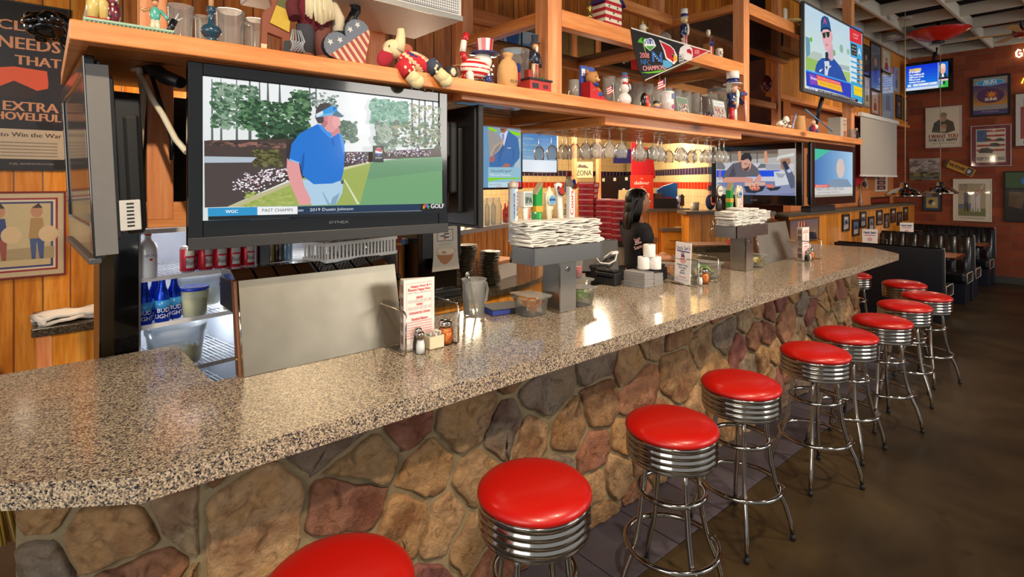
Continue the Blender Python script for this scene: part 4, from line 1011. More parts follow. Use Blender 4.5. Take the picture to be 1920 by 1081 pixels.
def moon(T,H):
    B().lathe([(.012,.02),(.018,.06),(.017,.12),(.026,.17),(.034,H-.06),(.030,H-.04),(.026,H-.032),(.012,H-.02),(.006,H)],16,'e8dcc0',sy=.6).build('grip',M_paint,T)
    b=B();b.M=Matrix.Translation((0,-.019,H-.075))@Matrix.Rotation(PI/2,4,'X');b.lathe([(.032,0),(.032,.004),(.026,.006),(.026,.0062)],24,None,cols=['f0e8d4','f0e8d4','68a8d8','68a8d8']);b.build('round_badge',M_paint,T)
handle('b','cream tap handle with a round blue badge on the near tower',tapY(1030),1.425,1.735,moon,[(('BLUE MOON',-.0262),.013,.046,.236,'203c78',(0,0),.0006),('BELGIAN',.008,.05,.155,'402c20',(0,-PI/2),.0003)])
def lite(T,H):
    b=B();M=Matrix.Rotation(R(-6),4,'Y');b.M=M
    b.lathe([(.014,.02),(.020,.06),(.021,H-.05),(.027,H-.03),(.024,H-.008),(.0,H)],18,'eceae6',sy=.8).build('grip',M_paint,T)
    b=B();b.M=M@Matrix.Translation((0,-.019,H-.045))@Matrix.Rotation(PI/2-.25,4,'X');b.lathe([(.026,0),(.026,.004),(.020,.006),(.020,.0062)],20,None,sy=1.3,cols=['3a3028','3a3028','b03424','b03424']);b.build('oval_badge',M_paint,T)
handle('l','white tap handle with an oval red badge and vertical black lettering on the near tower',tapY(1054),1.425,1.76,lite,[('lite',.022,.06,.18,'1c1c20',(0,PI/2),.001)])
def coors(T,H):
    b=B();b.prism([(-.022,.02),(.024,.02),(.026,H-.03),(-.020,H)],.03,'e8e6e2',frame=((0,.015,0),(1,0,0),(0,0,1)));b.build('grip',M_paint,T,bev=.004)
    B().prism([(.0245,.02),(.030,.02),(.032,H-.032),(.0265,H-.031)],.028,'b01c24',frame=((0,.014,0),(1,0,0),(0,0,1))).build('red_edge',M_paint,T)
handle('c','white tap handle with big red script lettering at the right end of the near tower',min(tapY(1078),2.325),1.425,1.735,coors,[(('Coors',-.0155),.026,.14,.215,'d01828',(.0,PI/2),.0012)])
def guin(T,H):
    B().lathe([(.010,.02),(.016,.05),(.02,.10),(.026,H-.13),(.012,H-.09)],16,'14110e',sy=.7).build('grip',M_paint,T)
    b=B();b.M=Matrix.Translation((0,.008,H-.05))@Matrix.Rotation(PI/2,4,'X');b.lathe([(.040,0),(.046,.008),(.040,.016),(.040,.0162)],24,None,cols=['2c2820','8a8478','d8d4cc','d8d4cc']);b.build('round_badge',M_paint,T)
def tx(px):return aty(px,390,2.175).x
handle('q','black tap handle with a round silver badge on the far tower',tx(1349),1.425,1.74,guin,[(('CLASSIC',-.0085),.012,.06,.265,'202020',(0,0),.0005)])
handle('w','green slanted tap handle with gold band on the far tower',tx(1368),1.425,1.755,greenh,[('Dos Equis',.011,.05,.14,'e0f0e0',(0,PI/2),0)])
handle('e','cream tap handle with a round blue badge on the far tower',tx(1383),1.425,1.735,moon,[(('BLUE MOON',-.0262),.013,.046,.236,'203c78',(0,0),.0006)])
handle('r','white tap handle with red script lettering at the right end of the far tower',min(tx(1397),4.37),1.425,1.735,coors,[(('Coors',-.0155),.026,.14,.215,'d01828',(.0,PI/2),.0012)])
# ---- wire caddies
def caddy(lab,loc):
    T=thing('wire_caddy',lab,'caddy',loc);r_=.004
    z1=.175
    B().tube([(0,.205,r_),(0,.012,r_),(0,0,r_+.008),(0,0,z1-.012),(0,.012,z1),(0,.205,z1)],r_,8).build('end_wire',CHROME,T)
    B().tube([(.252,.205,r_),(.252,.012,r_),(.252,0,r_+.008),(.252,0,z1-.012),(.252,.012,z1),(.252,.205,z1)],r_,8).build('end_wire',CHROME,T)
    B().box((.003,.05,.001),(.25,.16,.003)).build('base_plate',STEEL,T)
    return T
cd=caddy('chrome wire table caddy at the near end of the counter',(1.083,1.895,CZ))
dup(cd,(3.25,1.895,CZ),0,'chrome wire caddy between the two beer towers')
dup(cd,(5.01,1.87,CZ),0,'chrome wire caddy at the far end of the counter')
def menu(lab,x,y,front,w_=.147,h=.285):
    T=thing('menu_stand',lab,'menu',(x,y,CZ+.003));b=B()
    b.prism([(0,0),(w_,0),(.012,.05)],h,'e6e0d8',frame=((0,0,0),(1,0,0),(0,1,0)));b.build('folded_card',M_print,T)
    p=Pic((0,0,0),(1,0,0),(0,0,1));front(p,w_,h);p.build('printed_front',M_print,T)
    u=Vector((-.012,-.05,0)).normalized();p=Pic((.012,.05,0),tuple(u),(0,0,1));p.rect(.002,.004,.048,h-.004,'b8a8a4')
    for k in range(5):p.rect(.008,.02+k*.052,.044,.055+k*.052,['7a5a54','8c6c60','9a8078'][k%3])
    p.build('printed_side',M_print,T);return T
def happy(p,W,H):
    p.rect(.002,.003,W-.002,H-.003,'f0e6e2');R_='c83038'
    for k in range(22):p.rect(.012+k*.0056,H-.018,.0145+k*.0056,H-.0155,R_)
    for k in range(22):p.rect(.012,H-.03-k*.006,.0135,H-.027-k*.006,R_);p.rect(W-.014,H-.03-k*.006,W-.0125,H-.027-k*.006,R_)
    p.text('Happy Hour &',W/2,H-.030,.010,R_,.085,0,.0004);p.text('Reverse Happy Hour',W/2,H-.044,.010,R_,.105,0,.0004);p.text('*',.022,H-.044,.016,'1c2c5c');p.text('*',W-.022,H-.034,.016,'1c2c5c')
    p.text('Monday - Friday 3pm - 6pm and 9pm - close',W/2,H-.056,.005,'6a5a60',.11)
    p.text('BEER',W/2,H-.077,.009,R_,.03,0,.0004);p.text('WINE',W/2,H-.106,.009,R_,.03,0,.0004)
    for y in(.087,.094,.116,.123):p.text('domestic draft pint 3.00  pitcher 10.00',W/2,H-y,.0045,'6a5a60',.11)
    p.text('DESIGNATED DRIVER',W/2,H-.140,.009,R_,.10,0,.0004);p.text('Bottled Beers',W/2,H-.165,.011,R_,.075,0,.0005)
    for k in range(7):p.rect(.014,H-.178-k*.0105,W-.014,H-.1735-k*.0105,'e8b0b0')
    p.text('* Wines *',W/2,H-.262,.011,R_,.06,0,.0005)
menu('tall folded white menu with red print in the near wire caddy',1.115,1.968,happy)
menu('folded menu with red print in the far wire caddy',5.045,1.945,happy)
def sams(p,W,H):
    p.rect(0,0,W,H,'f2efee');p.text("Uncle Sam's",W*.5,H-.04,.03,'2a3080',W*.86,.06,.0008);p.rect(W*.1,H-.066,W*.92,H-.058,'2a3080')
    for k in range(5):p.rect(W*.36+k*.008,H*.66,W*.36+k*.008+.005,H*.74+.006*(2-abs(k-2)),'c83040' if k%2==0 else '3040a0')
    p.disc(W*.5,H*.63,.020,.018,'2c3488');p.disc(W*.5,H*.56,.034,.022,'e8a8b0')
    for k,t in enumerate(('Happy Hour,','Specials,','and','More!')):p.text(t,W*.5,H*(.44-k*.065),.014,'2c3078',W*(.7,.5,.2,.3)[k],.0,.0006)
    p.rect(W*.28,H*.135,W*.74,H*.15,'d04050');p.text('scan for our happy hour menu',W*.5,H*.08,.008,'8a6a90',W*.8)
T=thing('table_card','tall white promotional card in the middle wire caddy','card',(3.30,2.05,CZ+.003))
o_=Vector((3.326,2.125,CZ+.004));u_=Vector((3.268,1.97,0))-Vector((3.326,2.125,0));u_.normalize();v_=Vector((.05,-.02,1)).normalized()
n_=u_.cross(v_)
bw(slab(B(),o_,u_,v_,n_,0,0,.165,.275,-.003,0,'f0eeec'),'card',M_print,T)
p=Pic(o_,u_,v_);sams(p,.165,.275);bw(p,'printed_front',M_print,T)
# ---- shakers, jars
def shaker(lab,loc,fill,group=None):
    T=thing('shaker',lab,'shaker',loc,0,group)
    B().lathe([(.019,0),(.021,.004),(.0205,.03),(.016,.055),(.0155,.066)],16).build('glass_body',CLEAR,T)
    B().lathe([(.0175,.002),(.018,.03),(.014,.052)],16).build('contents',fill,T)
    B().lathe([(.0165,.064),(.0168,.080),(.013,.088),(.005,.091),(0,.091)],16).build('metal_cap',CHROME,T)
    return T
SALT=simple('salt','f4f4f2',.8);PEPPER=simple('ground_pepper','4a3c30',.9,var=.5,scale=400)
def chili_mat():
    m,nt,b=new_mat('chili_flakes');L=nt.links.new;v=nd(nt,'ShaderNodeTexVoronoi',Scale=260.0);L(coords(nt),v.inputs['Vector']);sp=nd(nt,'ShaderNodeSeparateColor');L(v.outputs['Color'],sp.inputs[0])
    L(ramp(nt,sp.outputs[0],[(.1,'a03010'),(.4,'d0541c'),(.75,'e89040'),(.95,'f0c070')]),b.inputs['Base Color']);b.inputs['Roughness'].default_value=.8;return m
CHILI=chili_mat()
def chili(lab,loc):
    T=thing('spice_jar',lab,'jar',loc)
    B().lathe([(.026,0),(.031,.006),(.033,.03),(.031,.055),(.025,.072),(.024,.078)],20).build('glass_body',CLEAR,T)
    B().lathe([(.024,.003),(.029,.010),(.031,.03),(.029,.052),(.022,.068)],20).build('contents',CHILI,T)
    B().lathe([(.027,.076),(.028,.08),(.0275,.092),(.024,.100),(.0,.102)],20).build('metal_lid',CHROME,T)
    return T
shaker('glass pepper shaker beside the near menu',(1.168,1.945,CZ+.003),PEPPER)
shaker('glass salt shaker in front of the near menu',(1.152,1.899,CZ),SALT)
chili('glass jar of chili flakes at the right of the near caddy',(1.298,1.936,CZ+.003))
sc_=thing('sugar_packet_caddy','white packet holder with yellow and green packets in the near caddy','packet holder',(1.20,1.905,CZ+.003))
b=B();b.box((0,0,0),(.07,.05,.003)).box((0,0,.003),(.07,.003,.05)).box((0,.047,.003),(.07,.05,.05)).box((0,.003,.003),(.003,.047,.05)).box((.067,.003,.003),(.07,.047,.05));b.build('holder',CREAM,sc_,bev=.001)
rp=random.Random(6)
for k in range(9):
    b=B();x=.006+k*.0068;b.M=Matrix.Rotation(rp.uniform(-.1,.1),4,'Y');h_=rp.uniform(.06,.072)
    b.box((x,.006,.008),(x+.0035,.044,h_),rp.choice(['f0ece4','f4e070','f0ece4','e8c8c8','f4f0ea']));b.box((x-.0002,.012,.05),(x+.0038,.038,h_-.006),rp.choice(['e0c020','40a060','d8d8d8']));pk=b.build('sugar_packet',M_print);pk.location=(1.20,1.905,CZ+.003)
    tag(pk,'paper sweetener packet standing in the white packet holder','packet','sweetener packets in the near holder')
shaker('glass salt shaker in the middle caddy',(3.315,1.925,CZ+.003),SALT);chili('glass jar of chili flakes in the middle caddy',(3.40,1.94,CZ+.003))
shaker('glass shaker at the left in the far caddy',(5.04,1.905,CZ+.003),PEPPER);shaker('glass salt shaker in the middle of the far caddy',(5.10,1.91,CZ+.003),SALT);chili('glass jar of chili flakes in the far caddy',(5.17,1.925,CZ+.003))
# ---- pitcher with spoon
T=thing('water_pitcher','clear ribbed plastic pitcher on the back edge of the counter','pitcher',(1.69,2.26,CZ))
pts=[];n=48;prof=[(.052,0),(.052,.006),(.054,.02),(.060,.175),(.066,.19),(.062,.19),(.056,.175),(.048,.01),(0,.008)]
b=B();vs=[]
for r_,z_ in prof:
    for i in range(n):t=2*PI*i/n;rr=r_*(1+.018*math.cos(t*14));vs.append((rr*math.cos(t),rr*math.sin(t),z_))
b.add(vs,[[j*n+i,j*n+(i+1)%n,(j+1)*n+(i+1)%n,(j+1)*n+i]for j in range(len(prof)-1)for i in range(n)],None,True);b.build('body',CLEARP,T)
B().tube([(.058,.01,.15),(.095,.02,.155),(.105,.02,.12),(.095,.02,.06),(.056,.01,.04)],.008,8).build('handle',CLEARP,T)
ls=B().tube([(.012,0,.012),(-.01,0,.10),(-.03,0,.19),(-.036,0,.205)],[.005,.005,.006,.006],8);ls.ell((-.04,0,.213),(.015,.006,.018));o=ls.build('bar_spoon',simple('dull_steel','9a968e',.35,1));o.location=(1.69,2.26,CZ);tag(o,'steel bar spoon standing in the clear pitcher','spoon')
# ---- black book
T=thing('hardback_book','black book with blue edges lying beside the fruit tub','book',(1.86,2.23,CZ),R(-12))
B().box((-.10,-.08,.0),(.10,.08,.032),'15161c').build('cover',M_matte,T,bev=.002);B().box((-.101,-.081,.004),(.0,-.079,.028),'2c3c8c').box((-.1012,-.08,.004),(-.0995,.08,.028),'34449c').build('page_edge',M_matte,T)
# ---- fruit tubs
def slice_mesh(rind,flesh,r_=.034,th=.012,half=True):
    b=B();n=12;N=n if half else 2*n;a=[(math.cos(PI*i/n),math.sin(PI*i/n))for i in range(N+1)]
    def fan(z,sgn):
        for i in range(N):
            p0,p1=a[i],a[i+1]
            for(r0,r1,c)in((0,.80*r_,flesh),(.80*r_,.88*r_,'f0ecd0'),(.88*r_,r_,rind)):
                q=[(p0[0]*r0,p0[1]*r0,z),(p0[0]*r1,p0[1]*r1,z),(p1[0]*r1,p1[1]*r1,z),(p1[0]*r0,p1[1]*r0,z)]
                if r0==0:q=q[1:3]+[(0,0,z)]
                b.add(q if sgn>0 else q[::-1],[list(range(len(q)))],c)
    fan(th/2,1);fan(-th/2,-1)
    for i in range(N):b.add([(a[i][0]*r_,a[i][1]*r_,-th/2),(a[i][0]*r_,a[i][1]*r_,th/2),(a[i+1][0]*r_,a[i+1][1]*r_,th/2),(a[i+1][0]*r_,a[i+1][1]*r_,-th/2)],[[0,1,2,3][::-1]],rind,True)
    if half:b.add([(-r_,0,-th/2),(r_,0,-th/2),(r_,0,th/2),(-r_,0,th/2)],[[0,1,2,3]],flesh)
    return b
M_fruit=attr_mat('citrus',.35,coat=.4)
def tub(lab,x,y,fruit,n,z=CZ,flab=None,s=.155,h=.10,rz=0,lid=True):
    T=thing('fruit_tub',lab,'tub',(x,y,z),rz)
    b=B();s0,s1=s/2*.84,s/2
    def rr(s_,z_,c=.02):
        return[(-s_+c,-s_,z_),(s_-c,-s_,z_),(s_,-s_+c,z_),(s_,s_-c,z_),(s_-c,s_,z_),(-s_+c,s_,z_),(-s_,s_-c,z_),(-s_,-s_+c,z_)]
    rings=[rr(s0-.006,0),rr(s0,.006),rr(s1-.004,h-.012),rr(s1+.008,h-.008),rr(s1+.008,h)]
    vs=[p for r in rings for p in r];fs=[[j*8+i,j*8+(i+1)%8,(j+1)*8+(i+1)%8,(j+1)*8+i]for j in range(4)for i in range(8)]+[list(range(8))[::-1]]
    b.add(vs,fs,None,True);b.build('tub_body',CLEARP,T)
    if lid:
        l=B();l.M=Matrix.Translation((0,0,h+.004))@Matrix.Rotation(R(4),4,'Y');l.prism([(p[0]*1.04,p[1]*1.04)for p in rr(s1+.008,0)],.003,frame=((0,0,0),(1,0,0),(0,1,0)));l.build('lid',CLEARP,T)
    r=random.Random(len(flab)%7+int(x*100))
    first=None
    for k in range(n):
        if k==0:first=fruit.build('citrus_slice',M_fruit);o=first
        else:o=first.copy();C.objects.link(o)
        o.location=(x+r.uniform(-s0*.55,s0*.55),y+r.uniform(-s0*.55,s0*.55),z+.022+k*(h-.055)/n);o.rotation_euler=(r.uniform(.3,2.4),r.uniform(-.6,.6),r.uniform(0,6.28));o.scale=(.78,)*3
        tag(o,flab,'citrus slice',flab.split(' in the')[0]+'s in the'+flab.split(' in the')[1])
    return T
ORW=slice_mesh('f08a1c','f4a030',.036);LMW=slice_mesh('5aa028','b8d878',.030,.014);LEW=slice_mesh('e8c830','f0e080',.032)
tub('clear tub of orange slices left of the near beer tower',1.93,2.085,ORW,16,flab='orange slice in the tub left of the near tower')
tub('clear tub of lime wedges right of the near beer tower',2.285,2.075,LMW,16,flab='lime wedge in the tub right of the near tower')
tub('clear tub of cherries behind the lime tub',2.47,2.26,slice_mesh('c02030','d83848',.02),14,flab='cherry slice in the tub behind the limes')
tub('clear tub of lime wedges behind the middle caddy',3.61,2.06,LMW,18,flab='lime wedge in the tub behind the middle caddy',s=.19,h=.115)
tub('clear tub of orange slices behind the middle caddy',3.42,2.22,ORW,10,flab='orange slice in the tub behind the middle caddy')
tub('clear tub of lemon slices right of the far beer tower',4.40,2.05,LEW,12,flab='lemon slice in the tub right of the far tower',s=.13)
T=thing('drink_cup','clear cup of red straws on the cherry tub','cup',(2.47,2.26,CZ+.112));B().lathe([(.032,0),(.034,.004),(.042,.11),(.041,.112)],20).build('cup_wall',CLEARP,T);B().lathe([(.030,.004),(.036,.06),(0,.062)],20).build('red_contents',simple('red_candy','d02838',.4),T)
# ---- registers, trays, rolls
T=thing('receipt_printer','black receipt printer left of the grey tray stacks','printer',(2.86,2.27,CZ),R(4));B().box((0,0,0),(.075,.17,.085)).build('housing',BLACKM,T,bev=.008);B().box((.003,.01,.088),(.07,.16,.104)).build('cover',BLACKM,T,bev=.006);B().box((-.001,.02,.05),(.0,.15,.06)).build('paper_slot',BLACKG,T)
T=thing('receipt_printer','black printer behind the paper rolls','printer',(3.20,2.20,CZ));B().box((0,0,0),(.16,.16,.09)).build('housing',BLACKM,T,bev=.01);B().box((.01,.01,.092),(.15,.15,.11)).build('cover',BLACKM,T,bev=.008)
GT=simple('grey_tray_plastic','8a8888',.4)
def tray(seed=0):
    b=B();b.box((0,0,0),(.1,.165,.002));b.box((0,0,.002),(.1,.003,.009)).box((0,.162,.002),(.1,.165,.009)).box((0,.003,.002),(.003,.162,.009)).box((.097,.003,.002),(.1,.162,.009));return b
t0=None;rr_=random.Random(1)
for s_,(x,y,nn)in enumerate(((2.945,2.10,16),(3.052,2.10,13))):
    for k in range(nn):
        if t0 is None:t0=tray().build('tip_tray',GT,bev=.0006);o=t0
        else:o=t0.copy();C.objects.link(o)
        o.location=(x+rr_.uniform(-.0015,.0015),y+rr_.uniform(-.002,.002),CZ+.0005+k*.006)
        tag(o,'grey plastic tip tray in the %s stack between printer and card'%('left, taller' if s_==0 else 'right, lower'),'tray','grey tip trays, %s stack'%('left' if s_==0 else 'right'))
rl=None
for(x,y,z,lb)in((3.075,2.20,CZ+.104,'left lower'),(3.135,2.15,CZ+.104,'right lower'),(3.105,2.175,CZ+.104+.083,'top')):
    T=thing('paper_roll','%s white receipt paper roll of the three-roll pyramid'%lb,'paper roll',(x,y,z))
    B().lathe([(.011,.001),(.039,0),(.040,.002),(.040,.080),(.039,.082),(.011,.081),(.011,.001)],28).build('paper',WHITEC,T)
    B().lathe([(.0105,.0),(.0105,.0815),(.008,.0815),(.008,0),(.0105,0)],16).build('core',simple('card_core'+lb[:2],'6c5848',.8),T)
T=thing('register_terminal','black order terminal seen from behind with white cables','terminal',(3.02,2.62,.95))
o_=Vector((2.99,2.42,1.13));
bw(slab(B(),(2.92,2.70,1.10),(.72,-.69,0),(.25,.25,.94),Vector((.72,-.69,0)).cross(Vector((.25,.25,.94))),0,0,.33,.25,-.02,.02),'monitor',BLACKM,T,bev=.01)
bw(B().box((3.0,2.52,.92),(3.14,2.66,1.16)),'stand',BLACKM,T,bev=.01)
bw(B().tube([(3.02,2.50,1.22),(3.08,2.48,1.26),(3.12,2.46,1.25),(3.10,2.46,1.20),(3.04,2.47,1.18),(2.98,2.50,1.19),(2.96,2.52,1.23),(3.0,2.51,1.24)],.005,8),'white_cable',WHITEP,T)
bw(B().box((3.06,2.455,1.245),(3.13,2.475,1.265)),'white_plug',WHITEP,T,bev=.003)
# ---- hanging wine glasses
def wineglass():
    b=B();prof=[(.034,0),(.033,-.002),(.006,-.006),(.0038,-.02),(.0038,-.075),(.006,-.083),(.020,-.095),(.033,-.115),(.037,-.135),(.035,-.160),(.031,-.180),(.0300,-.180),(.034,-.160),(.036,-.135),(.032,-.116),(.019,-.097),(0,-.091)]
    return b.lathe(prof,20)
wg=None;rg=random.Random(9)
gx=[]
for k in range(9):gx.append((2.56+.0+k*.0,2.08+k*.075))
spots=[]
for col,(x,ys)in enumerate(((2.50,(2.12,2.21,2.30,2.40,2.50,2.62)),(2.59,(2.10,2.22,2.45)),(2.68,(2.08,2.25,2.36)),(2.86,(2.08,)),(3.05,(2.10,2.2)),(3.14,(2.12,2.30)),(3.32,(2.08,2.25,2.40)),(3.41,(2.12,2.28)),(3.59,(2.10,2.22,2.34)),(3.68,(2.08,2.20)),(3.86,(2.08,2.20,2.32)),(3.95,(2.09,2.2)))):
    for y in ys:spots.append((x,y))
CLEARW=glass('wine_glass','f8f8f6',alpha=.12)
for i,(x,y)in enumerate(spots):
    if i==0:wg=wineglass().build('wine_glass',CLEARW);o=wg
    else:o=wg.copy();C.objects.link(o)
    o.location=(x,y,2.087)
    tag(o,'clear wine glass hanging upside down in the %s part of the rack'%('left' if x<2.8 else 'right'),'wine glass','wine glasses in the %s part of the rack'%('left' if x<2.8 else 'right'))
# ================================================================== BACK BAR
# ---- glass-door cooler
FA=R(9.7);fu=Vector((math.cos(FA),math.sin(FA),0));fv=Vector((-math.sin(FA),math.cos(FA),0))
FO=atd(258,521,2.35);FO.z=0
ck=thing('bar_cooler','black back bar cooler with lit white wire shelves of beer','cooler',FO,FA)
INT=simple('white_cooler_lining','c8ccd4',.5);WIRE=simple('white_coated_wire','eceef2',.4)
W_=1.28
B().box((-.14,-.02,0),(0,.06,1.62)).build('side_frame',BLACKG,ck,bev=.004)
B().box((-.012,.061,0),(-.001,.62,1.62)).build('side_panel',simple('reflected_wood_brown','7c3c1c',.3),ck)  # red-brown colour stands in for wood reflected in the cooler side
B().box((-.135,-.024,.02),(-.09,-.0205,1.60)).box((-.05,-.026,.02),(-.03,-.0205,1.0)).build('door_trim',simple('bronze_trim','4a3c24',.35,.6),ck)
B().box((.52,-.02,0),(.575,.03,1.58)).build('mullion',BLACKG,ck,bev=.003)
B().box((W_,-.02,0),(W_+.1,.62,1.62)).build('side_frame',BLACKG,ck)
B().box((-.14,-.02,1.621),(W_+.1,.10,2.14)).build('void_shade_panel',BLACKM,ck)  # black panel added to stand in for the shaded void above the cooler
B().box((0,.56,.1),(W_,.60,1.58)).build('rear_lining',INT,ck)
B().box((.001,0,.1),(.012,.56,1.579)).build('side_lining',INT,ck)
B().box((.50,.03,.1),(.508,.56,1.58)).build('divider_post',INT,ck)
B().box((0,0,0),(W_,.58,.1)).build('floor_panel',INT,ck)
for z in(1.545,1.335,1.128,.90,.70):
    b=B();b.box((.012,-.004,z-.012),(W_,0,z+.008))
    for k in range(int(W_/.022)):
        x=.02+k*.022;b.box((x,.0,z-.003),(x+.004,.545,z))
    for y in(.14,.28,.42,.54):b.box((.012,y,z-.006),(W_,y+.005,z-.003))
    b.box((.012,-.0045,z-.005),(W_,-.0042,z-.001));b.build('wire_shelf',WIRE,ck)
l_=point('cooler_lamp',(FO+fu*.30+fv*.25+Vector((0,0,1.50))),1.6,(.85,.92,1),.03);l_=point('cooler_lamp',(FO+fu*.35+fv*.30+Vector((0,0,1.08))),2.2,(.85,.92,1),.03);point('cooler_lamp',(FO+fu*.8+fv*.2+Vector((0,0,1.50))),2.0,(.9,.95,1),.03)
def fp(x,y,z):return FO+fu*x+fv*y+Vector((0,0,z))
def item(name,b,mat,loc,rz,lab,cat,group=None):
    o=b.build(name,mat);o.location=loc;o.rotation_euler=(0,0,rz);return tag(o,lab,cat,group)
# blue aluminium bottles
b0=None
for i,(x,y)in enumerate(((.035,.035),(.105,.035),(.165,.07),(.10,.11),(.035,.105))):
    if b0 is None:
        b0=thing('beer_bottle','blue aluminium light beer bottle','bottle',fp(x,y,1.131),FA,'blue beer bottles in the cooler')
        B().lathe([(.027,0),(.031,.005),(.031,.105),(.026,.13),(.016,.155),(.013,.175),(.0135,.19),(.012,.195),(0,.196)],20,'1040c8').build('bottle_body',attr_mat('blue_metal',.25,metal=.6),b0)
        B().lathe([(.0315,.06),(.0315,.10)],20,'3c9ce8').build('label_band',M_paint,b0)
        p=B();me=text_mesh('BUD\nLIGHT');s=.026
        pts=[]
        for v in me[0]:
            x_,z_=v[0]*s,v[1]*s+.042;a=x_/.0318-PI/2-.15;pts.append((.0318*math.cos(a),.0318*math.sin(a),z_))
        p.add(pts,me[1],'f0f4ff');p.build('bottle_lettering',M_print,b0)
        o=b0
    else:o=dup(b0,fp(x,y,1.131),FA)
    tag(o,'blue aluminium light beer bottle standing at the left of the middle cooler shelf','bottle','blue beer bottles in the cooler')
# red and white beer cans
c0=None
for i,(x,y,sh_)in enumerate(((.215,.05,0),(.262,.10,0),(.285,.035,0),(.35,.02,0),(.415,.02,0),(.48,.02,0),(.35,.085,0),(.415,.085,0))):
    if c0 is None:
        c0=thing('beer_can','can','can',fp(x,y,1.338),FA)
        B().lathe([(.026,0),(.0325,.008),(.0325,.11),(.027,.12),(.026,.122),(.0,.118)],22,None,cols=['b8b8b8','c8283a','b8b8b8','c0c0c0','b0b0b0','b0b0b0']).build('can_body',attr_mat('painted_can',.3,metal=.3),c0)
        bb=B()
        for a0,a1,z0,z1,c in((-2.1,-1.0,.022,.070,'d8dadc'),(-2.2,-.9,.078,.108,'d0d4d8')):
            n=8
            for k in range(n):
                a,a2=a0+(a1-a0)*k/n,a0+(a1-a0)*(k+1)/n;r_=.0328;bb.add([(r_*math.cos(a),r_*math.sin(a),z0),(r_*math.cos(a2),r_*math.sin(a2),z0),(r_*math.cos(a2),r_*math.sin(a2),z1),(r_*math.cos(a),r_*math.sin(a),z1)],[[0,1,2,3]],c,True)
        me=text_mesh('Bud');pts=[]
        for v in me[0]:a=v[0]*.026/.0331-PI/2;pts.append((.0331*math.cos(a),.0331*math.sin(a),v[1]*.03+.046))
        bb.add(pts,me[1],'303438');bb.build('can_label',M_print,c0);o=c0
    else:o=dup(c0,fp(x,y,1.338),FA+random.Random(i).uniform(-.3,.3))
    tag(o,'red and silver beer can on the upper cooler shelf','can','red beer cans in the cooler')
T=thing('vodka_bottle','frosted clear spirit bottle with red cap at the left of the upper cooler shelf','bottle',fp(.045,.02,1.338),FA)
B().lathe([(.033,0),(.036,.004),(.036,.13),(.030,.15),(.014,.17),(.013,.19)],20,'dfe6ee').build('bottle_body',M_paint,T);B().lathe([(.0145,.188),(.015,.205),(0,.206)],16,'c83028').build('red_cap',M_paint,T)
p=Pic((-.03,-.0372,.07),(1,0,0),(0,0,1));p.text('ELECTRIC',.03,.03,.010,'4058a8',.05);p.rect(.025,.008,.036,.018,'b83030');p.build('bottle_lettering',M_print,T)
def deli(x,y,lab):
    T=thing('deli_container',lab,'container',fp(x,y,1.131),FA)
    B().lathe([(.048,0),(.050,.004),(.060,.125)],24).build('clear_wall',glass('frosted_plastic'+str(x),'e6ead8',.2,alpha=.45),T);B().lathe([(.046,.003),(.054,.08),(0,.081)],24,'dfe0b8').build('pale_contents',M_paint,T)
    B().lathe([(.063,.122),(.064,.132),(.060,.137),(.05,.134),(0,.134)],24,'1c48d8').build('blue_lid',M_paint,T)
deli(.245,.05,'blue-lidded tub of pale mix, left one on the middle cooler shelf');deli(.425,.05,'blue-lidded tub of pale mix, right one on the middle cooler shelf')
def bucket(x,y,z,lab,r_=.11,h=.15,lem=False):
    T=thing('clear_bucket',lab,'bucket',fp(x,y,z),FA)
    B().lathe([(r_*.82,0),(r_*.85,.005),(r_*.97,h*.78),(r_*1.02,h*.80),(r_*1.05,h)],28).build('bucket_wall',glass('bucket_plastic'+str(z),'d8dce0',.15,alpha=.30),T)
    if lem:B().lathe([(r_*.80,.006),(r_*.86,h*.28),(0,h*.3)],28,'e0c850').build('lemon_juice',M_paint,T)
    else:B().lathe([(r_*.80,.006),(r_*.88,h*.45),(0,h*.46)],28,'e8dcae').build('mix',M_paint,T)
    return T
bucket(.36,.30,1.131,'large clear bucket of mix behind the blue-lidded tubs')
bucket(.20,.15,.903,'clear bucket of lemon wedges on the lower cooler shelf',.125,.18,True)
lw=None;r=random.Random(3)
for k in range(9):
    if lw is None:lw=LEW.build('lemon_wedge',M_fruit);o=lw
    else:o=lw.copy();C.objects.link(o)
    a=-PI/2+r.uniform(-1.1,1.1);o.location=fp(.20+.078*math.cos(a),.15+.078*math.sin(a),.935+r.uniform(0,.03));o.rotation_euler=(r.uniform(0,3),r.uniform(0,3),r.uniform(0,3));tag(o,'lemon wedge in the clear bucket on the lower cooler shelf','lemon wedge','lemon wedges in the bucket')
for i,(x,c,lb)in enumerate(((.60,'8a7c2c','olive green'),(.65,'30241c','dark brown'),(.70,'6c98b8','pale blue'),(.90,'c8ccc8','grey'))):
    item('bottle',B().lathe([(.028,0),(.030,.01),(.030,.12),(.012,.16),(.011,.2),(0,.2)],18,c),M_paint,fp(x,.05,1.338),0,'%s bottle behind the glass of the right cooler bay'%lb,'bottle')
item('soda_gun',B().box((0,0,0),(.09,.12,.10),'3c3a34').box((.01,.005,.10),(.085,.10,.105),'15130f').ell((.03,.03,.108),(.01,.01,.006),'d0a0a0').ell((.055,.05,.108),(.01,.01,.006),'e0e0e0').ell((.04,.08,.108),(.01,.01,.006),'c03030'),M_paint,(.50,2.14,.86),R(10),'dark button box tucked under the counter beside the splash guard','soda gun box')
struct(B().box((.46,2.13,0),(1.19,2.5,.86)).build('trim_6',simple('undercounter_steel','8c8c8c',.4,.8)))
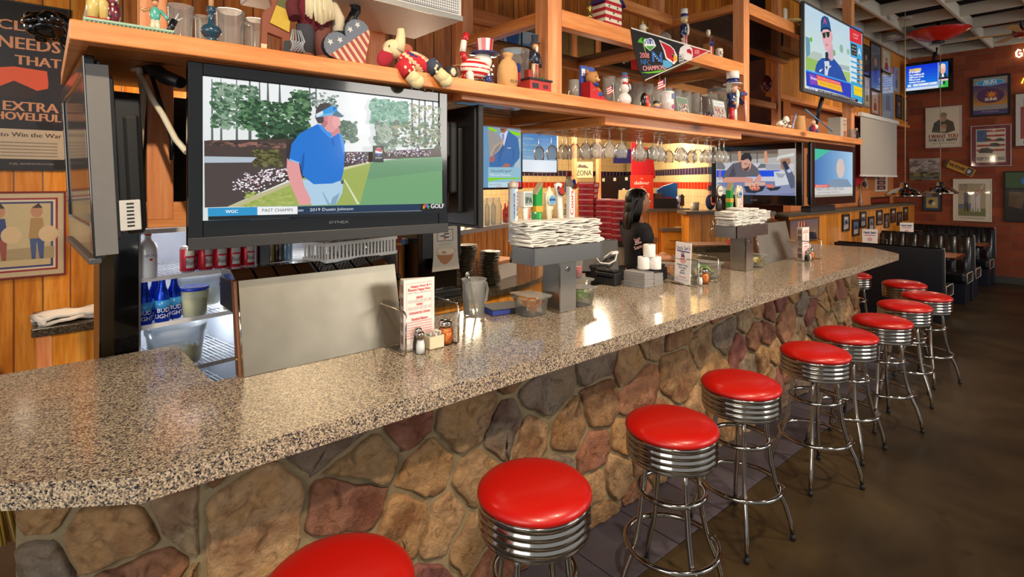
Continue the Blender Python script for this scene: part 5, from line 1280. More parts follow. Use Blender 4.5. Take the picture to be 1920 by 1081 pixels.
item('white_jug',B().box((0,0,0),(.07,.10,.13),'e0d8c0').box((.075,.02,0),(.10,.04,.09),'8aa8b8').box((.12,.03,0),(.14,.05,.10),'e8f0f4'),M_paint,(.50,2.60,.75),0,'cream carton at the inner corner below the counter','carton')
# ---- cream/orange back counter, granite top
bc=thing('back_counter','dark granite back counter with honey pine drawers','counter',(2.4,3.5,0))
edge=[(1.65,3.28),(2.12,3.285),(2.59,3.30),(2.97,3.36),(3.34,3.50),(3.75,3.78),(4.0,4.1),(4.3,4.75),(1.65,3.95)]
bw(B().prism(edge,.04,frame=((0,0,.865),(1,0,0),(0,1,0))),'granite_top',GRANITED,bc,bev=.008)
bw(B().prism([(1.65,3.34),(2.59,3.36),(2.95,3.42),(3.3,3.56),(3.7,3.84),(4.2,4.65),(1.65,3.9)],.86,frame=((0,0,.001),(1,0,0),(0,1,0))),'cabinet_body',CABW,bc)
bw(B().box((1.65,3.325,.76),(2.6,3.345,.80)),'steel_strip',STEEL,bc)
for x in(1.75,2.15):bw(B().box((x,3.32,.35),(x+.36,3.338,.74)),'drawer_front',CABW,bc,bev=.003)
# stave wall with grey ledge
su=Vector((4.35-1.95,4.61-3.58,0));SL=su.length;su.normalize();sn=Vector((su.y,-su.x,0))
wall=thing('stave_wall','half-round pine stave wall with a grey ledge behind the plates','wall panel',(1.95,3.58,0))
st_=B();k=0
while k*.115<SL:
    c_=Vector((1.95,3.58,0))+su*(k*.115+.0575);pts=[]
    prof=[(-.055,-.05),(-.052,0)]+[(-.052*math.cos(PI*i/8),.034*math.sin(PI*i/8))for i in range(1,8)]+[(.052,0),(.055,-.05)]
    a=[c_+su*p[0]+sn*p[1]+Vector((0,0,.905))for p in prof];t_=[q+Vector((0,0,.395))for q in a];m_=len(a)
    st_.add(a+t_,[[i,i+1,m_+i+1,m_+i]for i in range(m_-1)],None,True);k+=1
bw(st_,'staves',wood('stave_pine','d08840','e8a860','a86028','z',.25,coat=.5),wall)
bw(B().prism([(0,-.06),(SL,-.06),(SL,.10),(0,.10)],.04,frame=((1.95,3.58,1.30),tuple(su),tuple(-sn))),'grey_ledge',simple('grey_ledge_laminate','9a9c9c',.3),wall,bev=.004)
bw(B().prism([(0,.09),(SL,.09),(SL,.12),(0,.12)],1.3,frame=((1.95,3.58,0),tuple(su),tuple(-sn))),'backing',CABW,wall)
# glass jars on the ledge and small bottles
def gj(px,h,r_,i):
    q=aty(px,425,4.3);q=Vector((1.95,3.58,0))+su*i-sn*.03;T=tag(B().lathe([(r_,0),(r_,h*.7),(r_*.6,h*.85),(r_*.7,h)],18).build('glass_jar',CLEARP),'clear glass jar on the ledge behind the beer taps, in the row','jar','glass jars on the ledge');T.location=(q.x,q.y,1.342)
for i in range(5):gj(0,.26,.055,1.15+i*.13)
def smallb(s_,c,lab,h=.2):
    q=Vector((1.95,3.58,0))+su*s_-sn*.02;o=B().lathe([(.028,0),(.03,h*.6),(.011,h*.78),(.011,h),(0,h)],14,c).build('bottle',M_paint);o.location=(q.x,q.y,1.342);tag(o,lab,'bottle')
smallb(1.85,'b02820','red-capped sauce bottle on the ledge between the tap handles');smallb(1.93,'8a3020','dark red sauce bottle on the ledge beside the red-capped one',.22);smallb(2.02,'c8a030','yellow mustard bottle on the ledge',.18);smallb(2.35,'3c6c38','green bottle on the ledge',.2)
# ---- coffee machine
T=thing('cappuccino_machine','black hot drink machine with a picture of a foamy cup','drink machine',(2.06,3.36,.905))
x0,x1=aty(792,560,3.36).x,aty(866,560,3.36).x
bw(B().box((x0,3.42,.906),(x1,3.80,1.78)),'housing',BLACKG,T,bev=.01)
bw(B().box((x0,3.36,.906),(x1,3.42,.96)),'drip_tray',BLACKM,T,bev=.006)
bw(B().box((x0,3.37,1.20),(x1,3.419,1.75)),'door',BLACKM,T,bev=.008)
p=Pic((x0,3.366,0),(1,0,0),(0,0,1));Pp=lambda pts,c:p.P(pts,c)
Pp([(810,510),(812.5,480),(812,427),(857,422),(858,470),(861.5,503)],'dcd4c4');g=CR(740,420,6.003)
Pp([g(475,80),g(655,50),g(658,182),g(478,196)],'18202c');Pp([g(481,86),g(649,58),g(652,176),g(484,189)],'e6e0d4')
for(a,b_)in(((555,104),(612,98)),((515,128),(570,122)),((555,142),(612,136))):Pp([g(*a),g(b_[0],b_[1]),g(b_[0],b_[1]+14),g(a[0],a[1]+14)],'202020')
Pp([g(550,158),g(580,155),g(580,171),g(550,174)],'d07828')
for(a,b_)in((498,98),(628,92),(498,128),(628,130)):c_=p.p(*g(a,b_));p.disc(c_[0],c_[1],.007,.007,'9a9890');p.disc(c_[0],c_[1],.005,.005,'e0dcd0')
for k in range(3):Pp([g(500,214+k*11),g(640,204+k*11),g(640,208+k*11),g(500,218+k*11)],'a8b0a0')
Pp([g(462,320),g(480,275),g(560,258),g(650,262),g(688,285),g(668,350),g(630,400),g(600,440),g(560,456),(g(520,436)),g(490,380)],'d8c4a8');Pp([g(478,350),g(660,340),g(640,395),g(590,445),g(560,452),g(520,430)],'c08454');Pp([g(480,310),g(500,280),g(580,268),g(660,275),g(672,310),g(600,345),g(520,345)],'efe2cc');Pp([g(520,310),g(570,300),g(590,325),g(540,335)],'c89c74');Pp([g(470,345),g(510,350),g(530,430),g(500,400)],'b87c50')
bw(p,'drink_poster',M_print,T)
p=Pic((x0,3.4185,0),(1,0,0),(0,0,1));p.textP('WILBUR CURTIS',(817,543,0),(831,540,2.4),'b0b0b0');bw(p,'maker_lettering',M_print,T)
# iced tea dispenser
q=atz(775,560,.905);q=Vector((1.88,3.40,.905))
T=thing('iced_tea_urn','tall stainless iced tea dispenser with blue logo','dispenser',(1.83,3.42,.905))
B().lathe([(.085,0),(.085,.03),(.062,.035),(.062,.80),(.066,.81),(.066,.84),(0,.85)],28).build('steel_body',STEEL,T);B().tube([(.0,-.06,.22),(.0,-.12,.22),(0,-.125,.19)],.014,8).build('spigot',BLACKM,T)
p=Pic((0,-.066,.43),(.93,-.36,0),(0,0,1));r=random.Random(4)
for k in range(14):p.disc(-.035+.006*k+r.uniform(-.01,.01),r.uniform(-.035,.035)+.01,.026,.016,['48a0d8','2c80c8','68b8e0'][k%3],9,r.uniform(-.3,.3))
p.disc(.0,.045,.02,.018,'f0d040');p.q([(.005,.04),(.05,.05),(.045,-.03),(.028,-.06),(.012,-.03)],'9a3a20');p.text('iced tea',.0,-.0,.022,'f0e030',.09,0,.0006);p.build('logo_badge',M_print,T)
# ---- stacks of black bowls
b0=None;r=random.Random(12)
OLIVE=simple('dark_olive_crockery','3a3420',.3,coat=.4)
for si,(x,y,n)in enumerate(((2.60,3.585,25),(2.82,3.56,20))):
    for k in range(n):
        if b0 is None:b0=B().lathe([(.045,0),(.05,.004),(.088,.018),(.090,.022),(.086,.021),(.05,.008),(0,.006)],28).build('bowl',OLIVE);o=b0
        else:o=b0.copy();C.objects.link(o)
        o.location=(x+r.uniform(-.003,.003)+.012*math.sin(k*.35+si),y,.9055+k*.0135);o.rotation_euler=(r.uniform(-.02,.02),r.uniform(-.02,.02),0)
        tag(o,'dark olive shallow bowl in the %s stack on the back counter'%('left taller' if si==0 else 'right lower'),'bowl','dark bowls, %s stack'%('left' if si==0 else 'right'))
item('napkin_pack',B().box((0,0,0),(.30,.22,.13),'d8d0c4').box((.0,.0,.13),(.30,.22,.16),'c08860'),M_matte,(3.02,3.66,.906),R(20),'white carton with brown paper on top beside the bowl stacks','carton')
# ---- rear pass counter with soda boxes
T=thing('pass_counter','granite-topped cream pass counter under the soda cartons','counter',(4.3,3.8,0))
pa=[atz(1040,447,1.19),atz(1215,455,1.19)];u_=(pa[1]-pa[0]).normalized();n_=Vector((-u_.y,u_.x,0));L_=(pa[1]-pa[0]).length
o_=Vector((pa[0].x,pa[0].y,0))
bw(B().prism([(0,0),(L_,0),(L_,.55),(0,.55)],.05,frame=((o_.x,o_.y,1.14),tuple(u_),tuple(n_))),'granite_top',GRANITED,T,bev=.006)
bw(B().prism([(0.02,.03),(L_-.02,.03),(L_-.02,.52),(.02,.52)],1.138,frame=((o_.x,o_.y,.001),tuple(u_),tuple(n_))),'cream_front',simple('cream_laminate','d4ccb4',.5),T)
c0=None;rr_=random.Random(4);bx=0
def carton():
    b=B();b.box((0,0,0),(.16,.20,.056),'c41820');b.box((.002,-.0006,.040),(.158,0,.054),'e8a8a8');b.box((.002,-.0008,.006),(.158,-.0002,.03),'d83038');b.box((.05,-.0012,.010),(.11,-.0004,.026),'9c1c38');b.box((.16,.03,.012),(.1604,.17,.044),'d8c0c8');b.box((-.0004,.03,.012),(0,.17,.044),'d8a0a8')
    return b
for si,(s_,n,dd)in enumerate(((.18,10,.22),(.37,7,.20),(.56,7,.08))):
    for k in range(n):
        if c0 is None:c0=carton().build('soda_carton',M_print);o=c0
        else:o=c0.copy();C.objects.link(o)
        q=o_+u_*s_+n_*dd;o.location=(q.x+rr_.uniform(-.004,.004),q.y,1.191+k*.0565);o.rotation_euler=(0,0,math.atan2(u_.y,u_.x)+rr_.uniform(-.05,.05))
        tag(o,'flat red soda carton in the %s column beside the taps'%(('left','middle','right')[si]),'carton','red soda cartons, %s column'%(('left','middle','right')[si]))
# ---- angled cabinet run at the kitchen pass
z1=1.41
A=atz(1120,392,z1);D_=atz(1290,390.5,z1);E_=Vector((7.05,2.95,0));A.z=D_.z=0
u_=(D_-A).normalized();n_=Vector((-u_.y,u_.x,0));L_=(D_-A).length
T=thing('pine_pass_cabinet','angled honey pine pass counter with a grey top','cabinet',(A.x,A.y,0))
bw(B().prism([(0,0),(L_,0),(L_,.4),(0,.4)],z1-.04,frame=((A.x,A.y,.001),tuple(u_),tuple(n_))),'pine_front',wood('honey_boards','d88c30','eaa850','b86c18','z',.35,planks=.12),T)
bw(B().prism([(-.02,-.03),(L_+.02,-.03),(L_+.02,.42),(-.02,.42)],.04,frame=((A.x,A.y,z1-.039),tuple(u_),tuple(n_))),'grey_top',simple('grey_top_laminate','6c6458',.35),T,bev=.004)
T=thing('pine_end_pillar','pine end section with grey cap right of the drawers','cabinet',(6.4,3.8,0))
Pa,Pb=atz(1292,396,1.40),atz(1345,396,1.40);Pa.z=Pb.z=0;u2=(Pb-Pa).normalized();n2_=Vector((-u2.y,u2.x,0));l2=(Pb-Pa).length
bw(B().prism([(0,0),(l2+.7,0),(l2+.7,.3),(0,.3)],1.36,frame=((Pa.x,Pa.y,.001),tuple(u2),tuple(n2_))),'pine_front',MATS['honey_boards'],T)
bw(B().prism([(-.05,-.04),(l2+.7,-.04),(l2+.7,.32),(-.05,.32)],.04,frame=((Pa.x,Pa.y,1.362),tuple(u2),tuple(n2_))),'grey_cap',MATS['grey_top_laminate'],T,bev=.004)
T=thing('drawer_cabinet','honey yellow drawer cabinet with brass pulls behind the person','cabinet',(6.0,4.0,0))
Pa,Pb=atz(1244,428,1.16),atz(1294,428,1.16);Pa.z=Pb.z=0;u3_=(Pb-Pa).normalized();n3_=Vector((-u3_.y,u3_.x,0));l3=(Pb-Pa).length
fr3=lambda z:((Pa.x,Pa.y,z),tuple(u3_),tuple(n3_))
bw(B().prism([(0,0),(l3,0),(l3,.45),(0,.45)],1.12,frame=fr3(.001)),'carcass',CABW,T);bw(B().prism([(-.02,-.03),(l3,-.03),(l3,.47),(-.02,.47)],.04,frame=fr3(1.122)),'dark_top',MATS['grey_top_laminate'],T,bev=.004)
for(s0,s1)in((.01,l3*.70),(l3*.72,l3-.01)):
    for(za,zb)in((.90,1.11),(.60,.88),(.3,.58)):
        d_=bw(B().prism([(s0,-.015),(s1,-.015),(s1,-.001),(s0,-.001)],zb-za,frame=fr3(za)),'drawer',simple('honey_drawer','dca03c',.35)if 'honey_drawer' not in MATS else MATS['honey_drawer'],T,bev=.003)
        c_=Pa+u3_*((s0+s1)/2)-n3_*.03;h=B().tube([c_-u3_*.05+n3_*.012+Vector((0,0,(za+zb)/2)),c_-u3_*.04+Vector((0,0,(za+zb)/2)),c_+u3_*.04+Vector((0,0,(za+zb)/2)),c_+u3_*.05+n3_*.012+Vector((0,0,(za+zb)/2))],.006,6).build('pull',BRASS,d_);h.matrix_parent_inverse=Matrix.Identity(4)
item('paper_sheets',B().box((0,0,0),(.34,.26,.006),'e0d0a8'),M_print,(Pa+u3_*.18+n3_*.06+Vector((0,0,1.164))),math.atan2(u3_.y,u3_.x),'loose paper lying on the drawer cabinet top','paper')
# newspaper box
q=atd(1160,462,6.2);T=thing('menu_box','honey pine box holding printed menus left of the person','box',(q.x,q.y,1.0),TH-PI/2)
B().box((0,0,-.999),(.24,.16,.24)).build('box_body',CABW,T,bev=.003)
p=Pic((0,0,0),(1,0,0),(0,0,1),lift=.002)
M=Matrix.Rotation(.08,4,'Y')
for k,(dx,dy)in enumerate(((.0,.03),(.12,.06))):
    b=B();b.box((dx,dy,.18),(dx+.15,dy+.004,.44),'e8dcc0');b.build('printed_menu',M_print,T)
    p=Pic((dx,dy,.18),(1,0,0),(0,0,1));p.text("Uncle Sam's",.075,.235,.03,'28285c',.13,0,.001);p.disc(.075,.10,.025,.05,'3c3434');p.disc(.075,.165,.014,.02,'c8a088');p.rect(.015,.03,.045,.10,'d8b090');p.rect(.105,.03,.135,.18,'d0c4b0');p.build('menu_print',M_print,T)
# right back counter piece with board
q0,q1=atz(1300,462,1.13),atz(1385,462,1.13);q0.z=q1.z=0;u4=(q1-q0).normalized();n4_=Vector((-u4.y,u4.x,0));l4=(q1-q0).length
T=thing('work_counter','granite work counter behind the second beer tower','counter',(q0.x,q0.y,0))
bw(B().prism([(0,0),(l4,0),(l4,.45),(0,.45)],.05,frame=((q0.x,q0.y,1.075),tuple(u4),tuple(n4_))),'granite_top',GRANITED,T,bev=.005)
bw(B().prism([(.03,.03),(l4,.03),(l4,.42),(.03,.42)],1.07,frame=((q0.x,q0.y,.001),tuple(u4),tuple(n4_))),'cream_body',simple('cream_body_laminate','b8a888',.5),T)
item('brown_board',B().box((0,0,0),(.38,.28,.014),'8a5c40').box((.36,.0,.014),(.42,.1,.06),'a01820'),M_matte,(q0+u4*.02+n4_*.03+Vector((0,0,1.127))),math.atan2(u4.y,u4.x),'brown board lying on the work counter behind the second tower','board')
# ---- kitchen: tiled angled wall, black fridge, signs
ka,kb=Vector((9.6,7.2,0)),Vector((7.35,4.02,0));ku=(kb-ka).normalized();kn=Vector((ku.y,-ku.x,0));kl=(kb-ka).length
o=B().box((0,-.1,0),(kl,0,3.3)).build('wall_kitchen',TILEW);o.location=ka;o.rotation_euler=(0,0,math.atan2(ku.y,ku.x));struct(o)
D1=atd(1126,440,8.6);D2=atd(1200,440,8.6);D1.z=D2.z=0;u5_=(D2-D1).normalized();n5_=Vector((-u5_.y,u5_.x,0));l5=(D2-D1).length
T=thing('black_refrigerator','tall black kitchen refrigerator with paper notes','refrigerator',(D1.x,D1.y,0))
bw(B().prism([(0,0),(l5,0),(l5,.7),(0,.7)],1.86,frame=((D1.x,D1.y,.001),tuple(u5_),tuple(n5_))),'body',simple('black_enamel','14110c',.3),T,bev=.01)
p=Pic(D1,u5_,(0,0,1),lift=.003)
for(a,b_,c_,d_)in((1129,334,1134,340),(1150,333,1155,339),(1172,332,1177,338)):p.P([(a,d_),(c_,d_),(c_,b_),(a,b_)],'d8d8c8')
p.P([(1159,373),(1178,374),(1179,356),(1160,356)],'d8c890');p.P([(1167,357),(1172,357),(1172,353),(1167,353)],'e0e0d0');bw(p,'paper_notes',M_print,T)
# red deliver sign (stands on the pass cabinet)
sq=atd(1182,392,7.15);sq.z=0;uS=Vector((SN,-CS,0))
T=thing('delivery_sign','upright red delivery sign on the pass counter behind the person','sign',(sq.x,sq.y,z1))
nS=uS.cross(Vector((0,0,1)))
oS=Vector((sq.x,sq.y,z1+.002));bw(slab(B(),oS,uS,(0,0,1),nS,0,0,.30,.44,-.01,0,'e0341c'),'sign_board',M_print,T)
p=Pic(oS,uS,(0,0,1));p.text('we',.15,.395,.018,'ffe8e0',.03,0,.0006);p.text('deliver',.15,.335,.045,'ffe8e0',.20,0,.0015);p.text('with',.15,.285,.016,'ffe8e0',.035,0,.0006);p.text("'",.03,.34,.02,'ffe8e0',None,.5);p.text("'",.27,.34,.02,'ffe8e0',None,-.5)
n=14
for k in range(n):
    a,a2=PI*k/n,PI*(k+1)/n;p.line((.15+.06*math.cos(a),.20+.06*math.sin(a)),(.15+.06*math.cos(a2),.20+.06*math.sin(a2)),.010,'ffe8e0')
p.rect(.05,.04,.25,.20,'f0dcb0');p.text('ORDER',.15,.14,.05,'e0341c',.17,0,.002);p.text('NOW',.15,.075,.04,'e0341c',.12,0,.002);bw(p,'sign_print',M_print,T)
# black register and blue box on pass
q=atd(1226,391,7.15);b=B();b.box((0,0,0),(.30,.12,.13),'14120e').box((.0,.02,.13),(.12,.10,.20),'4c3028');item('cash_register',b,M_matte,(q.x,q.y,z1+.002),TH-PI/2,'low black register on the pass counter right of the delivery sign','register')
q=atd(1238,391,7.2);b=B();b.prism([(0,0),(.27,0),(.27,.33),(.22,.335),(.08,.29),(0,.24)],.06,'2c78c8',frame=((0,.2,0),(1,0,0),(0,0,1)));b.prism([(.05,.10),(.2,.11),(.2,.15),(.05,.14)],.004,'c83068',frame=((0,.138,0),(1,0,0),(0,0,1)));item('blue_display_box',b,M_print,(q.x,q.y,z1+.002),TH-PI/2,'blue cardboard display with a pink panel behind the register','display box')
q=atd(1272,391,7.2);item('figurine',B().lathe([(.02,0),(.03,.03),(.012,.06),(.03,.09),(.03,.14),(.0,.19)],10,'c8d0e8').box((-.03,-.012,.06),(.03,.0,.09),'c03040'),M_paint,(q.x,q.y,z1+.002),0,'small white and red star figure beside the blue display','figurine')
q=atd(1275.5,391,7.2);item('birdhouse',B().box((-.025,-.02,.03),(.025,.02,.15),'5c4424').prism([(-.035,.15),(.035,.15),(0,.19)],.04,'4a3418',frame=((0,.02,0),(1,0,0),(0,0,1))).tube([(0,0,0),(0,0,.03)],.006,6,'a03020'),M_matte,(q.x+.04,q.y,z1+.002),TH-PI/2,'tiny brown wooden house on the pass counter','ornament')
q=atz(1300,394,1.40);item('white_cups',B().lathe([(.03,0),(.035,.10),(0,.1)],14,'e0d8c0').lathe([(.03,0),(.035,.10),(0,.1)],14,'d8d0b8',at=(.075,0,0)),M_paint,(q.x,q.y,1.404),0,'two cream cups on the grey cap against the tiles','cups')
q=atz(1332,394,1.40);b=B().ell((0,0,.10),(.06,.06,.10),'1c2048').ell((0,0,.22),(.03,.03,.04),'d8a890').lathe([(.045,.25),(.045,.255),(.028,.256),(.03,.31),(0,.31)],14,'30304c').ell((-.03,-.05,.12),(.02,.04,.06),'c87868');item('hatted_doll',b,M_cloth,(q.x,q.y,1.404),0,'doll in a dark coat and tall hat beside the chef television','doll')
# red shirt and black cap hanging
q=atd(1185,333,7.2);T=thing('red_shirt','red shirt hanging above the delivery sign','shirt',(q.x,q.y,1.8),TH-PI/2)
b=B();b.prism([(0,0),(.26,0),(.26,.10),(.29,.0),(.31,.02),(.28,.30),(.20,.42),(.12,.42),(.0,.50)],.05,'b8101c',frame=((0,.05,0),(1,0,0),(0,0,1)));b.build('cloth_body',M_cloth,T,bev=.02,seg=3);B().tube([(.12,.02,.4),(.12,.02,.97)],.003,5).build('cord',RUBBER,T)
q=atd(1222,292,7.1);item('baseball_cap',B().ell((0,0,.03),(.09,.09,.08),'14120e').box((-.07,-.17,-.01),(.07,-.06,.0),'1c1812'),M_cloth,q,TH-PI/2,'black cap hanging beside the red shirt','cap')
# purple pennant above, white card hanging
q=atd(1150,306,8.4);p=Pic(q,uS,(0,0,1));
T=thing('wall_pennant','dark blue felt banner high in the kitchen','banner',(q.x,q.y,q.z));bw(slab(B(),q,uS,(0,0,1),nS,0,0,.28,.22,-.01,0,'24246c'),'felt',M_cloth,T)
q=atd(1046,306,7.6)
T=thing('arizona_sign','cream sign with black state lettering beyond the taps','sign',(q.x,q.y,q.z));q2=atd(1078,330,7.6);bw(B().tube([q2+Vector((.05,0,.2)),(q2.x+.05,q2.y,2.77)],.003,5),'cord',RUBBER,T)
bw(slab(B(),q2,uS,(0,0,1),nS,0,-.02,.25,.20,-.01,0,'ecd8a4'),'board',M_print,T);p=Pic(q2,uS,(0,0,1));p.text('ZONA',.125,.04,.075,'241c18',.21,.03,.002);p.q([(.03,.12),(.06,.17),(.10,.15),(.14,.16),(.2,.11)],'5c4c3c');bw(p,'lettering',M_print,T)
for(px,d_)in((1122,7.4),(1077,7.2)):
    q=atd(px,345,d_);o=B().box((-.025,-.025,1.0),(.025,.025,2.7)).build('trim_%d'%(50+px%7),PINEZ);o.location=(q.x,q.y,0);struct(o)
# hanging shaggy doll
q=atd(1066,335,5.2);T=thing('hanging_doll','shaggy white-haired doll in blue hanging beyond the taps','doll',(q.x,q.y,q.z-.1));b=B();r=random.Random(5)
b.ell((0,0,.0),(.06,.05,.14),'24408c');b.ell((.0,0,.17),(.045,.045,.055),'d8b090');b.lathe([(.07,.20),(.07,.205),(.04,.207),(.042,.27),(0,.27)],14,'8c2c30');b.build('body',M_cloth,T)
b=B()
for k in range(26):a=r.uniform(0,2*PI);b.tube([(.03*math.cos(a),.03*math.sin(a),.17),(.06*math.cos(a)+.01,.06*math.sin(a),.08),(.07*math.cos(a)+r.uniform(-.02,.02),.07*math.sin(a),-.04)],[.012,.012,.004],5,r.choice(['d8ccb0','c8b890','e0d8c8']))
b.build('beard',M_cloth,T);B().ell((.09,-.03,.11),(.03,.03,.05),'2848b8').ell((.13,-.02,.05),(.04,.03,.05),'c85848').build('arm',M_cloth,T)
bw(B().tube([(q.x,q.y,q.z+.17),(q.x,q.y,q.z-.1+(2.868-q.z)/.62)],.003,5),'cord',RUBBER,T);T.scale=(.62,)*3
# ---- left rear: pine stand with granite top and cloth
q=atz(62,622,.92);q2=atz(200,610,.92)
x0,x1=.0-.22,.16
T=thing('side_stand','small pine stand with a granite top against the left wall','stand',(-.02,4.0,0))
a0=atz(58,618,.92);a1=atz(202,598,.92)
xa,xb,ya=a0.x,a1.x,(a0.y+a1.y)/2
bw(B().box((xa,ya,.87),(xb,ya+.55,.92)),'granite_top',GRANITED,T,bev=.006)
bw(B().box((xa+.03,ya+.03,.001),(xb-.03,ya+.5,.868)),'pine_body',CABW,T,bev=.004);bw(B().box((xa+.02,ya+.02,.001),(xa+.09,ya+.05,.868)),'corner_post',PINEZ,T)
b=towel_mesh(7);o=b.build('crumpled_cloth',TERRY);o.location=((xa+xb)/2+.0,ya+.16,.922);o.scale=(1.6,1.5,2.6);o.rotation_euler=(0,0,R(14));tag(o,'white cloth dropped on the granite stand at the left','cloth')
# posters on the left wall
def frame_pic(name,lab,o,u,v,W,H,fw,fc,fn,cat='picture',glossy=True,depth=.02):
    o,u,v=Vector(o),Vector(u).normalized(),Vector(v).normalized();n=u.cross(v)
    T=thing(name,lab,cat,o)
    if fw:bw(ring(B(),o,u,v,n,0,0,W,H,fw,fw,fw,fw,depth,fc),'frame',M_matte,T,bev=.001)
    p=Pic(o-n*.004 if fw else o,u,v);p.rect(fw,fw,W-fw,H-fw,'e8e4d8');p.box_=p.clip=(fw,fw,W-fw,H-fw);fn(p)
    if not fw:slab(p,o,u,v,n,0,0,W,H,-.006,-.0005,'d8d4c8')
    bw(p,'picture',M_glossp if glossy else M_print,T);return T
YW=4.68
def wallpic(y,x0p,y0p,x1p,y1p):
    a=aty(x0p,y1p,y);b_=aty(x1p,y0p,y);return a,b_.x-a.x,b_.z-a.z
def coal(p):
    x0,y0,x1,y1=p.box_;W,H=x1-x0,y1-y0;p.rect(x0,y0,x1,y1,'1c1a1c')
    g=lambda a,b_:(x0+a*W,y0+b_*H)
    T_='b8805c'
    for t,a,b_,h,w_ in(('CLE',.52,.86,.062,.34),('NEEDS',.64,.755,.075,.56),('THAT',.72,.655,.06,.42),('EXTRA',.65,.375,.06,.50),('SHOVELFUL',.60,.315,.05,.66)):p.text(t,*g(a,b_),h,T_,w_*W,0,.003)
    p.q([g(.3,.47),g(.36,.60),g(.5,.615),g(.8,.605),g(.82,.50),g(.6,.46)],'c8502c');p.q([g(.25,.45),g(.5,.53),g(.75,.47),g(.65,.43),g(.4,.43)],'2c1c14');p.q([g(.8,.43),g(.82,.58),g(.93,.58),g(.95,.43)],'201c1c')
    p.rect(x0+.3*W,y0+.06*H,x0+.98*W,y0+.24*H,'b0a088');p.text('to Win the War',*g(.66,.205),.028,'3a3028',.56*W,0,.001)
    for k in range(5):p.rect(x0+.38*W,y0+(.155-k*.02)*H,x0+.9*W,y0+(.162-k*.02)*H,'7c7060')
    p.text('FUEL ADMINISTRATION',*g(.66,.03),.012,'98887c',.4*W)
a,W0,H0=wallpic(YW,-90,18,131,318)
frame_pic('war_poster','dark framed poster with orange block lettering behind the shelf end',a,(1,0,0),(0,0,1),W0,H0,.01,'2a2624',coal,'poster')
def spirit(p):
    x0,y0,x1,y1=p.box_;W,H=x1-x0,y1-y0;p.rect(x0,y0,x1,y1,'b8a888');g=lambda a,b_:(x0+a*W,y0+b_*H)
    for k,c in enumerate(('8c2c30','c8c0a8','3c3c6c')):m=.03+.012*k;p.rect(x0+m,y0+m,x1-m,y1-m,c)
    p.rect(x0+.066,y0+.066,x1-.066,y1-.066,'b8a880');p.q([g(.1,.2),g(.9,.2),g(.9,.35),g(.1,.32)],'9c8c68')
    for(cx,c1,c2)in((.35,'8c4838','304070'),(.72,'40507c','a08050')):
        p.disc(*g(cx,.78),.03,.04,'b08060');p.q([g(cx-.08,.45),g(cx-.06,.7),g(cx+.06,.7),g(cx+.09,.45)],c2);p.q([g(cx-.07,.45),g(cx-.05,.2),g(cx-.01,.2),g(cx,.42),g(cx+.03,.2),g(cx+.07,.2),g(cx+.08,.45)],c1);p.q([g(cx-.05,.82),g(cx+.06,.82),g(cx+.02,.88)],'3a2c24');p.disc(*g(cx+.12,.5),.05,.055,'c8b088')
a,W0,H0=wallpic(YW,-80,358,124,532)
frame_pic('framed_print','red-edged framed print of two marching figures on the left pine wall',a,(1,0,0),(0,0,1),W0,H0,.012,'6c1c18',spirit)
# corn broom under the counter end
T=thing('corn_broom','yellow corn broom leaning under the near end of the counter','broom',(-.16,2.35,0));b=B()
r=random.Random(3)
for k in range(70):x=r.uniform(-.10,.10);b.tube([(x*.4,r.uniform(-.01,.01),.95),(x,r.uniform(-.02,.02),.62)],.004,4,r.choice(['b8923c','a07c2c','c8a850']))
b.build('bristles',M_matte,T);B().tube([(0,0,.0),(0,0,.93)],.014,8,'8a5c30').build('handle',M_matte,T)
struct(B().box((-.30,2.45,0),(-.20,2.62,1.007)).build('trim_7',PINEZ))
# cables by the left television
for i,(pts,r_,lab)in enumerate((([(250,110,2.38),(262,130,2.3),(268,180,2.3),(264,260,2.3),(258,340,2.3),(256,400,2.3)],.010,'cream cable hanging straight down beside the left television'),([(256,108,2.36),(268,150,2.25),(285,185,2.2),(305,215,2.15),(330,262,2.1),(350,285,2.05)],.010,'cream cable looping from the shelf towards the golf television'))):
    P=[aty(px,py,y)for px,py,y in pts];P[0].z=min(P[0].z,2.165);tag(B().tube(P,r_,8).build('cable',simple('cream_cable%d'%i,'d8d0b8',.4)),lab,'cable')
P=[aty(px,py,y)for px,py,y in((268,112,2.36),(282,125,2.3),(310,145,2.22),(340,155,2.15))];P[0].z=min(P[0].z,2.16);tag(B().tube(P,[.014,.024,.026,.020],8).build('cable_sleeve',BLACKM),'thick black cable sleeve under the left of the shelf','cable sleeve')
P=[aty(px,py,y)for px,py,y in((284,140,2.30),(300,190,2.3),(312,225,2.3),(322,262,2.25),(322,300,2.25))];tag(B().tube(P,.007,8).build('cable',BLACKM),'thin black cable crossing the left post','cable')

# ================================================================== PERSON
def skin_obj(name,verts,edges,radii,mat,parent,sub=2,root=0):
    me=bpy.data.meshes.new(name);me.from_pydata(verts,edges,[]);o=bpy.data.objects.new(name,me);C.objects.link(o)
    me.materials.append(mat)
    m=o.modifiers.new('skin','SKIN');m.use_smooth_shade=True
    sv=me.skin_vertices[0].data
    for i,r_ in enumerate(radii):sv[i].radius=(r_,r_)if not isinstance(r_,tuple)else r_;sv[i].use_root=(i==root)
    s_=o.modifiers.new('sub','SUBSURF');s_.levels=sub;s_.render_levels=sub
    if parent:o.parent=parent
    return o
SKINM=simple('skin','c88a68',.5,var=.05);HAIR=simple('black_hair','0c0806',.4,var=.3,scale=60,sc3=(8,8,1));SHIRT=simple('black_shirt','16151a',.85,var=.15,bump=.2,scale=80)
q=atd(1202,400,5.0)
